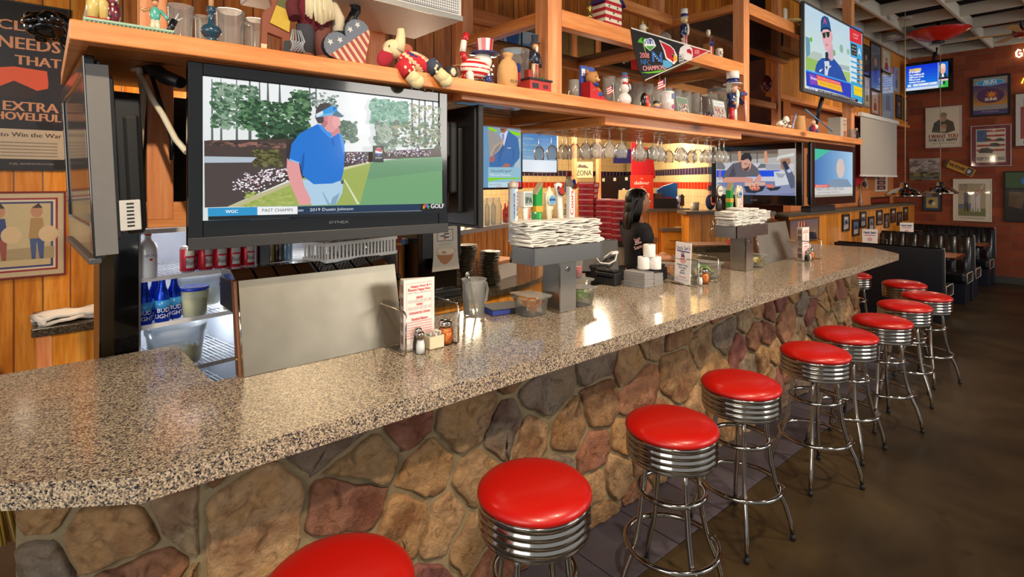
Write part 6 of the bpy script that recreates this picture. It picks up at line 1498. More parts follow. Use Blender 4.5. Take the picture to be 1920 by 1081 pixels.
# local frame: +x = facing direction (image right), z up
pr=thing('person','person with long black hair in a black printed t-shirt, facing right behind the counter','person',(q.x-.05,q.y,0),TH-PI/2+R(10))
V=[(0,0,.93),(0,0,1.06),(.0,0,1.20),(-.01,0,1.33),(.0,0,1.40),(.015,0,1.46), # 0-5 pelvis..neck
     (0,-.09,.88),(.01,-.10,.50),(-.02,-.10,.10),(.08,-.10,.04),
     (0,.09,.88),(.01,.10,.50),(-.02,.10,.10),(.08,.10,.04),
     (0,-.16,1.34),(.0,-.21,1.10),(.20,-.18,1.08),(.25,-.17,1.09),
     (0,.16,1.34),(.0,.21,1.10),(.20,.16,1.06),(.25,.15,1.07)]
E=[(0,1),(1,2),(2,3),(3,4),(4,5),(0,6),(6,7),(7,8),(8,9),(0,10),(10,11),(11,12),(12,13),(3,14),(14,15),(15,16),(16,17),(3,18),(18,19),(19,20),(20,21)]
Rr=[(.10,.15),(.085,.13),(.095,.14),(.09,.15),.055,.05,.085,.055,.038,.035,.085,.055,.038,.035,.045,.042,.028,.025,.045,.042,.028,.025]
skin_obj('body',V,E,Rr,SKINM,pr)
# shirt and trousers
skin_obj('shirt',[(0,0,.92),(0,0,1.06),(0,0,1.20),(-.01,0,1.32),(.0,0,1.385),(0,-.165,1.335),(.0,-.205,1.19),(0,.165,1.335),(0,.205,1.19)],[(0,1),(1,2),(2,3),(3,4),(3,5),(5,6),(3,7),(7,8)],[(.13,.175),(.12,.165),(.13,.18),(.125,.19),(.085,.10),.092,.075,.092,.075],SHIRT,pr)
skin_obj('trousers',[(0,0,.93),(0,-.09,.86),(.01,-.10,.50),(-.02,-.10,.10),(0,.09,.86),(.01,.10,.50),(-.02,.10,.10)],[(0,1),(1,2),(2,3),(0,4),(4,5),(5,6)],[(.12,.16),.10,.07,.055,.10,.07,.055],simple('dark_trousers','101014',.8),pr)
# head
hb=B()
def headf():
    pts=[];n,m=24,18;fs=[]
    for j in range(m+1):
        ph=-PI/2+PI*j/m
        for i in range(n):
            t=2*PI*i/n;x,y,z=math.cos(ph)*math.cos(t),math.cos(ph)*math.sin(t),math.sin(ph)
            X,Y,Z=.092*x,.073*y,.112*z
            if z<0:X*=1-.18*(-z)if x<0 else 1-.02*(-z);Y*=1-.28*(-z)
            if x>.6 and abs(y)<.35:
                w_=1-abs(y)/.35
                X+=w_*(.020*math.exp(-((z+.12)/.13)**2)+.006*math.exp(-((z+.42)/.08)**2)+.006*math.exp(-((z+.56)/.07)**2)+.012*math.exp(-((z+.85)/.14)**2)-.008*math.exp(-((z-.10)/.08)**2))
            pts.append((X+.02,Y,Z+1.575))
    for j in range(m):
        for i in range(n):fs.append([j*n+i,j*n+(i+1)%n,(j+1)*n+(i+1)%n,(j+1)*n+i])
    return pts,fs
a,b_=headf();hb.add(a,b_,'c88a68',True);hd=hb.build('head',SKINM,pr)
for s in(-1,1):
    B().ell((.100,s*.030,1.585),(.012,.014,.010),'f0e8e0').ell((.108,s*.031,1.585),(.006,.007,.007),'20140c').build('eye',M_paint,hd)
    B().ell((.018,s*.074,1.57),(.018,.008,.028)).build('ear',SKINM,hd)
    B().tube([(.112,s*.012,1.605),(.108,s*.03,1.611),(.095,s*.045,1.606)],.003,5,'1a100c').build('eyebrow',M_cloth,hd)
B().tube([(.104,-.022,1.518),(.114,0,1.517),(.104,.022,1.518)],[.003,.006,.003],6,'a04840').build('mouth',M_paint,hd)
b=B();b.ell((-.02,0,1.605),(.100,.085,.102),n=20,m=12);b.ell((-.045,0,1.52),(.075,.088,.13),n=20,m=12);b.ell((-.07,0,1.42),(.055,.085,.13),n=20,m=12);b.ell((-.01,0,1.66),(.09,.072,.045),n=20,m=12)
for k in range(36):
    y=-.085+.17*k/35;b.tube([(-.04,y,1.60),(-.085-.01*math.sin(k),y*1.05,1.48),(-.10+.01*math.sin(k*2),y*.95,1.36),(-.095,y*.85,1.30+.015*math.sin(k*3))],[.012,.014,.012,.004],5)
for s in(-1,1):
    for k in range(8):b.tube([(.01-.008*k,s*.06,1.67),(.008-.012*k,s*.082,1.60),(-.005-.012*k,s*.086,1.50),(-.03-.01*k,s*.082,1.40)],[.010,.012,.012,.005],5)
b.build('hair',HAIR,pr)
# printed marks on the near sleeve side of the shirt
b=B();r=random.Random(7)
p=Pic((-.10,-.185,1.16),(1,-.25,0),(0,0,1),lift=.012)
for t,y in(('Spirits',.10),('&',.07),('Sam',.03)):p.text(t,.02,y,.03,'d8b0b0',.07,.35,.0006)
p.build('shirt_lettering',M_cloth,pr)
# hands: palm and five fingers each
def hand(loc,s):
    v=[(0,0,0),(.035,0,0),(.07,0,-.002)];e=[(0,1),(1,2)];r_=[(.016,.022),(.014,.034),(.012,.036)]
    for i,(dy,L_)in enumerate(((-.030,.055),(-.010,.066),(.010,.062),(.028,.048))):
        k=len(v);v+=[(.078,dy,-.004),(.078+L_*.45,dy*1.1,-.012),(.078+L_*.75,dy*1.12,-.030),(.078+L_*.8,dy*1.1,-.048)];e+=[(2,k),(k,k+1),(k+1,k+2),(k+2,k+3)];r_+=[.010,.0085,.008,.007]
    k=len(v);v+=[(.02,s*.035,-.004),(.045,s*.052,-.012),(.068,s*.052,-.020)];e+=[(0,k),(k,k+1),(k+1,k+2)];r_+=[.012,.010,.008]
    o=skin_obj('hand',v,e,r_,SKINM,pr,1);o.location=loc;return o
hand((.27,-.17,1.09),1);hand((.27,.15,1.07),-1)
# ================================================================== COLLECTION ON THE OVERHEAD SHELF
SZ=2.2095
def S(px,Y,z=SZ):q=aty(px,100,Y);return Vector((q.x,Y,z))
def hgt(px,py,Y,z=SZ):return aty(px,py,Y).z-z
def wid(p0,p1,Y):return aty(p1,100,Y).x-aty(p0,100,Y).x
def star(r0,r1,n=5,ph=PI/2):return[((r0 if i%2==0 else r1)*math.cos(ph+PI*i/n),(r0 if i%2==0 else r1)*math.sin(ph+PI*i/n))for i in range(2*n)]
NAVY,RED,WHT,TAN='1c2c6c','c02430','ece4d8','c8a878'
# 1 green platform with caddie figures
xa,xb=aty(156,50,1.955).x,aty(326,50,1.955).x
T=thing('golf_scene_ornament','long pale green ornament base with a golfer figure at the near shelf end','ornament',((xa+xb)/2,1.99,SZ))
Lh=(xb-xa)/2
b=B().box((-Lh,-.035,0),(Lh,.035,.012),'8cb094').box((-Lh,-.037,.012),(Lh,.037,.018),'a4c8ac')
for k in range(22):b.box((-Lh+.006+k*(2*Lh/22),-.0362,.002),(-Lh+.012+k*(2*Lh/22),-.0355,.010),'2c4038')
b.build('green_base',M_paint,T)
gx=aty(291,40,1.99).x-(xa+xb)/2
b=B();b.tube([(gx-.006,0,.018),(gx-.005,0,.05)],[.008,.007],8,'e0d4b8').tube([(gx+.008,0,.018),(gx+.005,0,.05)],[.008,.007],8,'e0d4b8').ell((gx,0,.068),(.015,.010,.024),'5cb0a0').tube([(gx-.012,0,.083),(gx-.03,-.005,.072),(gx-.038,-.008,.078)],.005,6,'d8a070').tube([(gx+.012,0,.083),(gx+.028,-.003,.064),(gx+.032,-.006,.055)],.005,6,'5cb0a0').ell((gx,-.001,.102),(.009,.009,.011),'d8946c').ell((gx,0,.110),(.010,.010,.005),'6c4c30');b.build('golfer_figure',M_paint,T)
b=B();b.tube([(gx+.035,0,.018),(gx+.052,0,.06)],.010,10,'16161c').tube([(gx+.048,0,.05),(gx+.062,0,.082)],.003,5,'c0c0c0').tube([(gx+.052,.004,.055),(gx+.075,.004,.072)],.003,5,'c0c0c0');b.build('golf_bag',M_paint,T)
gx=aty(183,40,1.99).x-(xa+xb)/2
b=B();b.tube([(gx-.012,-.005,.02),(gx-.010,-.005,.07),(gx,0,.085)],[.014,.018,.018],8,'d8c070').tube([(gx+.014,-.005,.02),(gx+.012,-.005,.07),(gx,0,.085)],[.012,.016,.018],8,'d8c070').ell((gx-.012,-.01,.022),(.02,.014,.006),'b02028').ell((gx+.014,-.01,.022),(.018,.014,.006),'b02028').ell((gx,0,.115),(.032,.022,.038),'50483c').ell((gx,-.004,.165),(.016,.015,.018),'d09068').ell((gx,-.018,.09),(.014,.008,.008),'d8a070').lathe([(.024,.176),(.024,.179),(.014,.181),(.013,.20),(0,.20)],12,'4c4438',at=(gx,0,0));b.build('yellow_trousered_figure',M_paint,T)
gx=aty(212,40,1.99).x-(xa+xb)/2
b=B();b.ell((gx,0,.05),(.020,.016,.034),'6c2030').ell((gx,0,.10),(.016,.014,.03),'8c4450').ell((gx,-.002,.145),(.013,.012,.016),'c89878');r=random.Random(1)
for k in range(12):b.ell((gx+r.uniform(-.016,.016),-.014,.03+k*.007),(.004,.002,.004),r.choice(['d8c8c0','2c2430','c08890']),n=6,m=4)
b.build('maroon_figure',M_paint,T)
# 2 clear pitchers and mugs
def jug(px,Y,wpx,top,lab,hand=True,grp=None,c=None):
    p_=S(px,Y);h=hgt(px,top,Y);r_=wid(px-wpx/2,px+wpx/2,Y)/2
    T=thing('clear_jug',lab,'jug',p_,0,grp);B().lathe([(r_*.86,0),(r_*.88,.004),(r_*.98,h*.92),(r_*1.05,h),(r_*1.0,h)],24).build('jug_wall',c or CLEARP,T)
    if hand:B().tube([(r_*.95,0,h*.8),(r_*1.5,0,h*.78),(r_*1.55,0,h*.3),(r_*.9,0,h*.22)],r_*.12,7).build('handle',c or CLEARP,T)
jug(338,2.12,50,12,'clear plastic pitcher just right of the golfer ornament');jug(378,2.22,26,30,'small clear mug behind the blue candlestick');jug(431,2.12,55,22,'wide clear plastic pitcher right of the blue candlestick');jug(478,2.15,40,38,'clear pitcher left of the folk-art deer')
item('candlestick',B().lathe([(.022,0),(.024,.004),(.014,.010),(.020,.014),(.030,.028),(.031,.038),(.024,.05),(.010,.058),(.008,.09),(.013,.096),(.014,.10),(.012,.106),(.014,.112),(0,.112)],24,'28485c').lathe([(.008,.112),(.007,.17),(0,.18)],12,'d8a878'),M_paint,S(396,1.955),0,'dark blue turned wooden candlestick on the shelf front','candlestick')
# 4 folk deer and bearded figure
T=thing('folk_deer','flat painted wooden reindeer ornament standing on the shelf','ornament',S(515,2.02))
b=B();fr_=((0,.01,0),(1,0,0),(0,0,1))
b.prism([(-.045,0),(-.028,0),(-.026,.07),(.020,.06),(.024,0),(.04,0),(.045,.10),(.05,.19),(.03,.24),(.0,.245),(-.02,.20),(-.01,.16),(-.04,.13)],.022,'8a4c34',frame=fr_)
b.prism([(-.02,.10),(.04,.08),(.045,.15),(0,.16)],.004,'c8a838',frame=((0,-.014,0),(1,0,0),(0,0,1))).prism([(-.045,.005),(-.03,.005),(-.028,.03),(-.046,.03)],.003,'e0c8a0',frame=((0,-.0125,0),(1,0,0),(0,0,1))).prism([(.02,.0),(.045,.0),(.045,.055),(.026,.05)],.003,'303c40',frame=((0,-.0125,0),(1,0,0),(0,0,1))).prism([(.0,.16),(.05,.15),(.055,.21),(.02,.22)],.004,'5c5c30',frame=((0,-.014,0),(1,0,0),(0,0,1)));b.build('body',M_matte,T,bev=.001)
for s in(-1,1):B().tube([(.01*s,0,.24),(.03*s,0,.27),(.035*s,0,.30),(.06*s,0,.31)],.005,6,'c8a070').tube([(.032*s,0,.28),(.055*s,0,.275)],.004,6,'c8a070').build('antler',M_matte,T)
T=thing('folk_santa_doll','folk doll with long cream mop beard, red coat and green mitten','doll',S(588,2.02))
b=B();b.ell((-.03,0,.012),(.03,.035,.014),'7c5030').ell((.03,0,.012),(.03,.035,.014),'7c5030').tube([(-.028,0,.01),(-.026,0,.11)],[.026,.03],12,'3c3c44').tube([(.03,0,.01),(.026,0,.11)],[.026,.03],12,'6c4038').ell((0,0,.16),(.062,.045,.07),'6c1c28').ell((0,0,.235),(.035,.032,.04),'c89878').ell((0,.005,.265),(.045,.036,.035),'6c1c28');b.build('body',M_cloth,T)
b=B();b.tube([(.055,0,.20),(.075,-.01,.15),(.078,-.015,.105)],[.022,.024,.020],10,'d8ccb0').ell((.082,-.015,.085),(.020,.018,.026),'2c5048');b.build('right_sleeve',M_cloth,T)
b=B();b.tube([(-.055,0,.20),(-.075,-.01,.16),(-.07,-.03,.12)],[.022,.022,.018],10,'5c2028');b.build('left_sleeve',M_cloth,T)
b=B();r=random.Random(2)
for k in range(34):x=r.uniform(-.045,.045);b.tube([(x*.6,-.03,.245),(x,-.045,.18),(x*1.05+r.uniform(-.008,.008),-.048,.11+abs(x)*.6)],[.007,.008,.004],5,r.choice(['d8cca8','c8b890','e4dab8']))
b.build('mop_beard',M_cloth,T)
b=B()
for k in range(16):a=k*.45;b.tube([(-.07+.012*math.cos(a),-.045,.08),(-.07+.022*math.cos(a),-.055,.045),(-.068+.024*math.sin(a),-.05,.012)],.0018,4,'9aa0a8')
b.build('wire_tinsel',M_paint,T)
# 5 hose
b=B();pts=[aty(px,py,2.06)for px,py in((655,-20),(668,20),(655,45),(642,60),(640,72))]
P=[]
for i in range(len(pts)-1):
    for k in range(10):P.append(pts[i].lerp(pts[i+1],k/10))
b.tube(P,[.018+.003*(i%2)for i in range(len(P))],10);tag(b.build('ribbed_hose',BLACKM),'black ribbed hose standing behind the wooden heart','hose')
# 6 heart
T=thing('wooden_heart','wooden heart painted like a flag, leaning on the shelf front','heart',S(658,1.965),0)
pts=[]
for i in range(40):t=2*PI*i/40;pts.append((.0043*16*math.sin(t)**3,.0040*(13*math.cos(t)-5*math.cos(2*t)-2*math.cos(3*t)-math.cos(4*t))))
M=Matrix.Translation((0,-.0,.050))@Matrix.Rotation(R(-38),4,'Y')
b=B();b.M=M;b.prism(pts,.03,'687080',frame=((0,.03,0),(1,0,0),(0,0,1)),side='2c2c34');b.build('heart_board',M_matte,T,bev=.003)
def clip_to(poly,cl):
    out=poly
    for(px,py,nx,ny)in cl:
        out=clip_poly(out,px,py,nx,ny)
    return out
b=B();b.M=M;hp=[(p[0]*.985,p[1]*.985)for p in pts]
up=R(12);nx,ny=math.sin(up),math.cos(up)
st0=clip_poly(hp,0,.006,0,1)
b.prism(st0,.001,'d8bc94',frame=((0,-.0005,0),(1,0,0),(0,0,1)))
for k in range(-4,5):
    s_=clip_poly(clip_poly(st0,-.016*k+.0,0,-1,.0),-.016*k+.008,0,1,.0)
    if len(s_)>2:b.prism(s_,.001,'a04048',frame=((0,-.0016,0),(1,0,0),(0,0,1)))
for(x,z)in((-.045,.03),(-.02,.022),(.02,.03),(.045,.03)):b.prism([(x+p[0],z+p[1])for p in star(.009,.004)],.001,'c8ccc8',frame=((0,-.0005,0),(1,0,0),(0,0,1)))
b.build('painted_flag',M_matte,T)
# 7 elephant plush
T=thing('plush_elephant','cream plush elephant in flag-print clothes lying over the shelf front','plush toy',S(765,1.97))
def PXp(px,py,Y):q=aty(px,py,Y)-T.location;return(q.x,q.y,q.z)
B().ell(PXp(738,92,1.96),(.045,.035,.038),'e0d0a4').tube([PXp(745,95,1.95),PXp(750,80,1.945),PXp(752,65,1.945),PXp(751,54,1.945)],[.030,.022,.017,.014],12,'e0d0a4').ell(PXp(730,86,1.925),(.003,.002,.004),'1c1410',n=8,m=6).build('head',M_cloth,T)
def flagcf(seed):
    r=random.Random(seed)
    tb=[[r.choice([RED,RED,'d8c49c','d8c49c',NAVY])for _ in range(8)]for _ in range(8)]
    return lambda a,b_:tb[int(a*7.9)][int((b_*2+a*1.3)%1*7.9)]
b=B();b.ell(PXp(780,118,1.95),(.085,.040,.042),n=28,m=18,rot=(0,R(14),0),cf=flagcf(1));b.build('flag_dress',M_cloth,T)
B().ell(PXp(722,108,1.94),(.040,.014,.030),'a02030',rot=(0,R(-50),0)).ell(PXp(727,96,1.935),(.020,.006,.024),'d8c49c').build('ear',M_cloth,T);B().ell(PXp(762,92,1.99),(.03,.012,.022),'b06048').build('ear',M_cloth,T)
for i,(a,b_,c_)in enumerate((((752,118),(768,140),(782,152)),((805,118),(820,135),(836,150)))):
    p0,p1,p2=PXp(*a,1.93),PXp(*b_,1.905),PXp(*c_,1.89);bb=B();bb.tube([p0,p1],[.032,.030],14,RED if i==0 else '3c4458');r=random.Random(i)
    for k in range(10):f_=Vector(p0).lerp(Vector(p1),r.random());bb.ell((f_.x+r.uniform(-.018,.018),f_.y-.028,f_.z+r.uniform(-.01,.01)),(.007,.003,.007),'e0cfa8',n=7,m=5)
    lg=bb.build('trouser_leg',M_cloth,T);B().tube([p1,p2],[.026,.028],14,'d8c898').ell(p2,(.030,.026,.030),'dccc9c').build('foot',M_cloth,lg)
item('tambourine',B().lathe([(.05,0),(.052,.004),(.052,.028),(.048,.030)],28,'8a6c3c').lathe([(0,.026),(.048,.026)],28,'b8a468'),M_paint,S(806,2.08)+Vector((0,0,0)),0,'shallow brass-rimmed round box behind the plush elephant','round box')
b=B()
for k in range(10):a=k*.63;b.tube([(.035*math.cos(a+t*.6),-.01+.01*math.sin(t*3+k),.04+.035*math.sin(a+t*.9))for t in[x/8*3 for x in range(9)]],.003,5,'9a6c44')
item('wicker_knot',b,M_matte,S(852,2.02),0,'coiled brown wicker ornament left of the flag cat','ornament')
item('dark_vase',B().lathe([(.02,0),(.032,.01),(.030,.04),(.018,.05),(0,.05)],18,'3c3c40').ell((-.008,-.028,.022),(.014,.006,.018),'c8c0a0'),M_paint,S(846,1.955),0,'small dark pot with a pale oval at the shelf edge by the flag cat','pot')
# 9 flag cat with hat
T=thing('flag_cat_figurine','glazed ceramic animal striped like a flag with a tall striped hat','figurine',S(897,1.99))
def band(a,b_):return WHT if int(a*14)%2==0 else RED
b=B();b.ell((-.012,0,.052),(.062,.034,.036),n=28,m=22,cf=lambda a,b_:(('23306c' if(b_<.14 or b_>.86)else(RED if int(a*12)%2 else WHT))));b.tube([(-.045,-.01,.04),(-.045,-.012,.0)],.014,10,WHT).tube([(.03,-.008,.035),(.04,-.012,.0)],.015,10,'23306c').tube([(-.05,.012,.04),(-.05,.012,0)],.013,10,RED).ell((.02,.0,.082),(.034,.03,.034),WHT);b.build('body',M_paint,T)
bb=B();pts=[(-.055,0,.07),(-.068,0,.10),(-.062,0,.14),(-.05,0,.165)]
for i in range(3):bb.tube([pts[i],pts[i+1]],.011,10,(RED,WHT,RED)[i])
bb.build('tail',M_paint,T)
b=B();b.lathe([(.0,.100),(.052,.104),(.053,.110),(.030,.113)],28,'2a3468')
for k in range(12):
    a0,a1=2*PI*k/12,2*PI*(k+1)/12;r0,r1=.026,.031;b.add([(r0*math.cos(a0),r0*math.sin(a0),.112),(r0*math.cos(a1),r0*math.sin(a1),.112),(r1*math.cos(a1),r1*math.sin(a1),.158),(r1*math.cos(a0),r1*math.sin(a0),.158)],[[0,1,2,3]],RED if k%2 else 'f0ece8',True)
b.lathe([(.031,.158),(0,.159)],24,'f0ece8');o=b.build('hat',M_paint,T);o.location=(.026,-.002,.0)
b=B()
for(x,z)in((.035,.05),(.046,.065),(.04,.035),(.02,.03)):b.prism([(x+p[0],z+p[1])for p in star(.006,.0026)],.002,'f4f0ec',frame=((0,-.033+abs(x-.02)*.35,0),(1,0,0),(0,0,1)))
b.build('painted_stars',M_paint,T)
# jar, sack, bank
jug(966,2.13,40,95,'clear glass jar behind the burlap sack',False)
T=thing('burlap_sack_doll','small tied burlap sack with stitched lettering','sack',S(952,1.96))
r=random.Random(1);b=B();n=20;prof=[(.030,0),(.036,.01),(.037,.04),(.034,.065),(.022,.082),(.012,.088),(.016,.095),(.020,.104),(.012,.108)];vs=[]
for r_,z_ in prof:
    for i in range(n):t=2*PI*i/n;q=r_*(1+.05*math.sin(t*5+z_*60));vs.append((q*math.cos(t),q*.75*math.sin(t),z_))
b.add(vs,[[j*n+i,j*n+(i+1)%n,(j+1)*n+(i+1)%n,(j+1)*n+i]for j in range(len(prof)-1)for i in range(n)]+[[(len(prof)-1)*n+i for i in range(n)]],'c89a64',True);b.build('sack_body',M_cloth,T)
p=Pic((0,-.0285,.014),(1,0,0),(0,0,1));p.text('POLYNE',.006,.0,.009,'4c3420',.036);p.build('stitched_lettering',M_cloth,T)
B().ell((.034,-.012,.03),(.008,.008,.026),'8c1c28').ell((.032,-.014,.062),(.009,.009,.016),NAVY).build('flag_ribbon',M_cloth,T)
T=thing('patriot_bank','red cast box with a top-hatted figure in striped trousers','figurine',S(1003,1.985),0)
b=B().box((-.052,-.03,0),(.052,.03,.036),'b82c20').box((-.056,-.034,.036),(.056,.034,.043),'181414');b.box((-.04,-.0308,.008),(-.01,-.03,.026),'241c1c').box((.012,-.0308,.010),(.036,-.03,.024),'5c1c18');b.build('red_box',M_paint,T,bev=.001)
b=B();b.tube([(-.006,0,.043),(-.004,0,.10)],[.008,.010],8,'e0c8a8').tube([(.008,0,.043),(.005,0,.10)],[.008,.010],8,'d8bca0').ell((0,0,.122),(.019,.013,.028),'1c2438').tube([(-.016,0,.14),(-.026,-.004,.115),(-.022,-.016,.10)],.006,7,'1c2438').tube([(.016,0,.14),(.024,-.002,.11),(.022,-.004,.09)],.006,7,'1c2438').ell((0,-.002,.163),(.012,.011,.014),'d8a070').ell((0,-.010,.152),(.006,.005,.012),'ece4d0')
for s in(-.009,-.003,.004,.011):b.tube([(s,-.009,.046),(s*.6,-.010,.098)],.0014,4,'a82828')
b.build('figure',M_paint,T);B().lathe([(.019,.172),(.020,.175),(.012,.177),(.014,.203),(0,.204)],18,'3c4450').build('top_hat',M_paint,T)
B().box((-.042,-.012,.043),(-.022,.012,.075),'9c2c20').build('satchel',M_paint,T,bev=.002)
item('green_bottle_charm',B().lathe([(.008,0),(.009,.03),(.003,.04),(0,.042)],10,'1c6c38'),M_paint,S(1018,1.985)+Vector((0,0,.0435)),0,'tiny green bottle on the red cast box','ornament')
# ---- right of the first post
item('silver_can',B().lathe([(.03,0),(.03,.11),(0,.11)],20,'8a8880'),M_paint,S(1076,2.04),0,'plain grey canister just right of the first shelf post','canister')
T=thing('teddy_in_box','brown teddy bear in a red and blue gift box with flag bow','teddy bear',S(1108,2.0))
b=B();b.box((-.05,.02,0),(.05,.03,.17),'3c54a8');b.box((-.045,.019,.12),(-.02,.0195,.155),'e8e8f0');b.prism([(-.05,0),(.085,0),(.06,.015),(-.05,.085)],.004,'c41c24',frame=((0,-.035,0),(1,0,0),(0,0,1)));b.box((-.05,-.034,0),(-.046,.02,.085),'b01820').box((-.05,-.034,0),(.085,.02,.004),'b01820');b.build('gift_box',M_print,T)
b=B();b.ell((0,-.005,.045),(.034,.024,.040),'b87c44').ell((0,-.008,.108),(.036,.030,.032),'c08850').ell((-.030,-.004,.136),(.012,.007,.012),'b07840').ell((.030,-.004,.136),(.012,.007,.012),'b07840').ell((.008,-.036,.100),(.014,.010,.010),'e0b880').ell((.009,-.047,.105),(.005,.004,.003),'2c1c14').ell((-.006,-.036,.113),(.003,.002,.003),'100c08').ell((.020,-.033,.113),(.003,.002,.003),'100c08').tube([(-.03,-.012,.06),(-.02,-.034,.04)],.012,8,'b87c44').tube([(.03,-.012,.06),(.025,-.034,.04)],.012,8,'b87c44');b.build('bear',M_cloth,T)
B().ell((.0,-.034,.075),(.020,.006,.008),'2c3c98').ell((.025,-.036,.03),(.018,.008,.012),'3c54a8').build('blue_bow',M_cloth,T)
def flag(px,Y,z,w_,h_,lab,tilt=0,pole=.12,name='small_flag'):
    T=thing(name,lab,'flag',S(px,Y,z));b=B();b.M=Matrix.Rotation(tilt,4,'Y');b.tube([(0,0,0),(0,0,pole)],.0022,6,'e4dcc8');b.build('stick',M_matte,T)
    b=B();b.M=Matrix.Rotation(tilt,4,'Y');n=12;k13=7
    for i in range(n):
        for j in range(k13):
            x0_,x1_=-w_*i/n,-w_*(i+1)/n;z0_,z1_=pole-.004-h_+h_*j/k13,pole-.004-h_+h_*(j+1)/k13;f_=lambda x:.006*math.sin(x*70);dr=lambda x:x*.45
            c=(NAVY if(i<5 and j>=3)else(RED if j%2==0 else 'f0ece6'))
            b.add([(x0_,f_(x0_),z0_+dr(x0_)),(x1_,f_(x1_),z0_+dr(x1_)),(x1_,f_(x1_),z1_+dr(x1_)),(x0_,f_(x0_),z1_+dr(x0_))],[[0,1,2,3]],c,True)
    b.build('flag_cloth',M_cloth,T);return T
flag(1152,2.02,SZ,.055,.045,'small flag on a stick between the teddy and the snowman',-.1,.13)
T=thing('snowman_figurine','ceramic snowman in a star hat and striped scarf','figurine',S(1171,2.0))
B().ell((0,0,.028),(.034,.028,.030),'ece8e4').ell((0,0,.078),(.024,.021,.026),'ece8e4').ell((0,-.001,.112),(.017,.016,.018),'f0ece8').ell((.012,-.016,.028),(.007,.004,.010),'2c7c5c').ell((.0,-.020,.085),(.003,.002,.003),'202020',n=6,m=4).build('body',M_paint,T)
B().lathe([(.022,.122),(.022,.125),(.015,.127),(.013,.145),(0,.146)],16,'4878a8').lathe([(.0155,.126),(.015,.133)],16,'c02c34').build('hat',M_paint,T);B().tube([(-.018,-.006,.098),(0,-.018,.095),(.018,-.006,.098)],.005,8,'c83440').tube([(.006,-.022,.094),(.010,-.024,.07)],.004,6,'d8d0cc').build('scarf',M_cloth,T);B().tube([(.0,-.018,.112),(.006,-.026,.111)],[.003,.001],6,'e08030').ell((-.006,-.015,.117),(.002,.002,.002),'101010',n=6,m=4).ell((.007,-.014,.117),(.002,.002,.002),'101010',n=6,m=4).build('face',M_paint,T)
B().ell((.034,0,.085),(.010,.009,.012),'4c98b0').build('mitten',M_paint,T)
# rows of glass mugs
mg=None;xs=[]
for row,(Y,pxs)in enumerate(((2.14,(1142,1160,1196,1214,1232,1250,1268,1286,1302)),(2.26,(1150,1175,1205,1228,1246,1264,1282)))):
    for px in pxs:
        if mg is None:
            mg=thing('beer_mug','m','mug',S(px,Y));B().lathe([(.034,0),(.036,.006),(.036,.02),(.040,.15),(.036,.15),(.032,.02),(0,.018)],20).build('mug_wall',CLEARW,mg);B().tube([(.038,0,.12),(.062,0,.11),(.062,0,.055),(.037,0,.04)],.006,7).build('handle',CLEARW,mg);o=mg
        else:o=dup(mg,S(px,Y),0)
        tag(o,'clear tall beer mug in the %s row under the pennant'%('front' if row==0 else 'back'),'mug','beer mugs under the pennant, %s row'%('front' if row==0 else 'back'))
o=S(1208,1.985);item('penguin_toy',B().ell((0,0,.028),(.017,.014,.032),'181414').ell((.004,-.008,.028),(.012,.009,.026),'c82820').ell((.014,-.006,.012),(.010,.012,.012),'c88c48'),M_paint,o,0,'little black and red toy in front of the mugs','toy')
item('dark_haired_bust',B().ell((0,0,.014),(.016,.012,.014),'e0a47c').ell((0,.002,.024),(.017,.013,.010),'14100e').ell((0,-.004,.0),(.02,.012,.008),'3c4890'),M_paint,S(1231,1.98)+Vector((0,0,.008)),0,'tiny dark-haired bust toy in front of the mugs','toy')
T=thing('white_tin','white ribbed tin cup with a blue label in front of the mugs','tin',S(1251,1.985));B().lathe([(.027,0),(.027,.035),(.0275,.037),(.0265,.039),(.0265,.075),(.0275,.077),(.026,.08),(0,.08)],22,'e8e4e4').build('tin_wall',M_paint,T);p=Pic((-.03,-.0279,0),(1,0,0),(0,0,1));p.rect(.022,.05,.038,.07,'6c80b8');p.disc(.03,.018,.009,.009,'b05088');p.build('tin_label',M_print,T)
flag(1247,1.985,SZ+.0805,.07,.055,'small flag on a stick standing in the white tin',0.02,.085)
def photo(px,Y,w_,h_,lab,c1,tl,title=None):
    T=thing('photo_stand',lab,'photo',S(px,Y));v_=Vector((0,.18,1)).normalized();o_=Vector((-w_/2,0,.001));u_=Vector((1,0,0));n_=u_.cross(v_)
    M_=slab(B(),o_,u_,v_,n_,0,0,w_,h_,-.004,0,'a8b4a8');M_.build('backing',M_print,T)
    p=Pic(o_,u_,v_);p.clip=(.004,.004,w_-.004,h_-.004);p.rect(.004,.004,w_-.004,h_-.004,c1);r=random.Random(int(px));p.blobs(r,.006,.006,w_-.006,h_*.6,130,.0015,.004,['c03030','e8e0dc','384880','d8a080','903028','f0f0ee'],1.3,5)
    if title:p.rect(.006,h_*.68,w_-.006,h_-.006,'e8ecf0');p.text(title,w_/2,h_*.8,.009,'3c5890',w_*.75)
    p.build('team_photo',M_glossp,T)
photo(1283,1.975,.085,.075,'tilted team photo leaning in front of the mugs','788c80',0);photo(1352,1.965,.105,.085,'team photo card with a white title strip beside the bearded nutcracker','b8b4b0',0,'THE CHAMPIONS')
item('small_votive_glass',B().lathe([(.016,0),(.018,.03)],14),CLEARW,S(1312,1.985),0,'tiny clear glass between the two team photos','glass')
b=B();r=random.Random(3)
for k in range(26):b.ell((r.uniform(-.028,.028),r.uniform(-.012,.012),r.uniform(.006,.024)),(.007,.006,.006),r.choice(['20203c','d8d8e0','303058','5c3040']),n=7,m=5)
item('bead_wreath',b,M_paint,S(1330,1.965),0,'small dark blue and white bead wreath left of the titled photo','wreath')
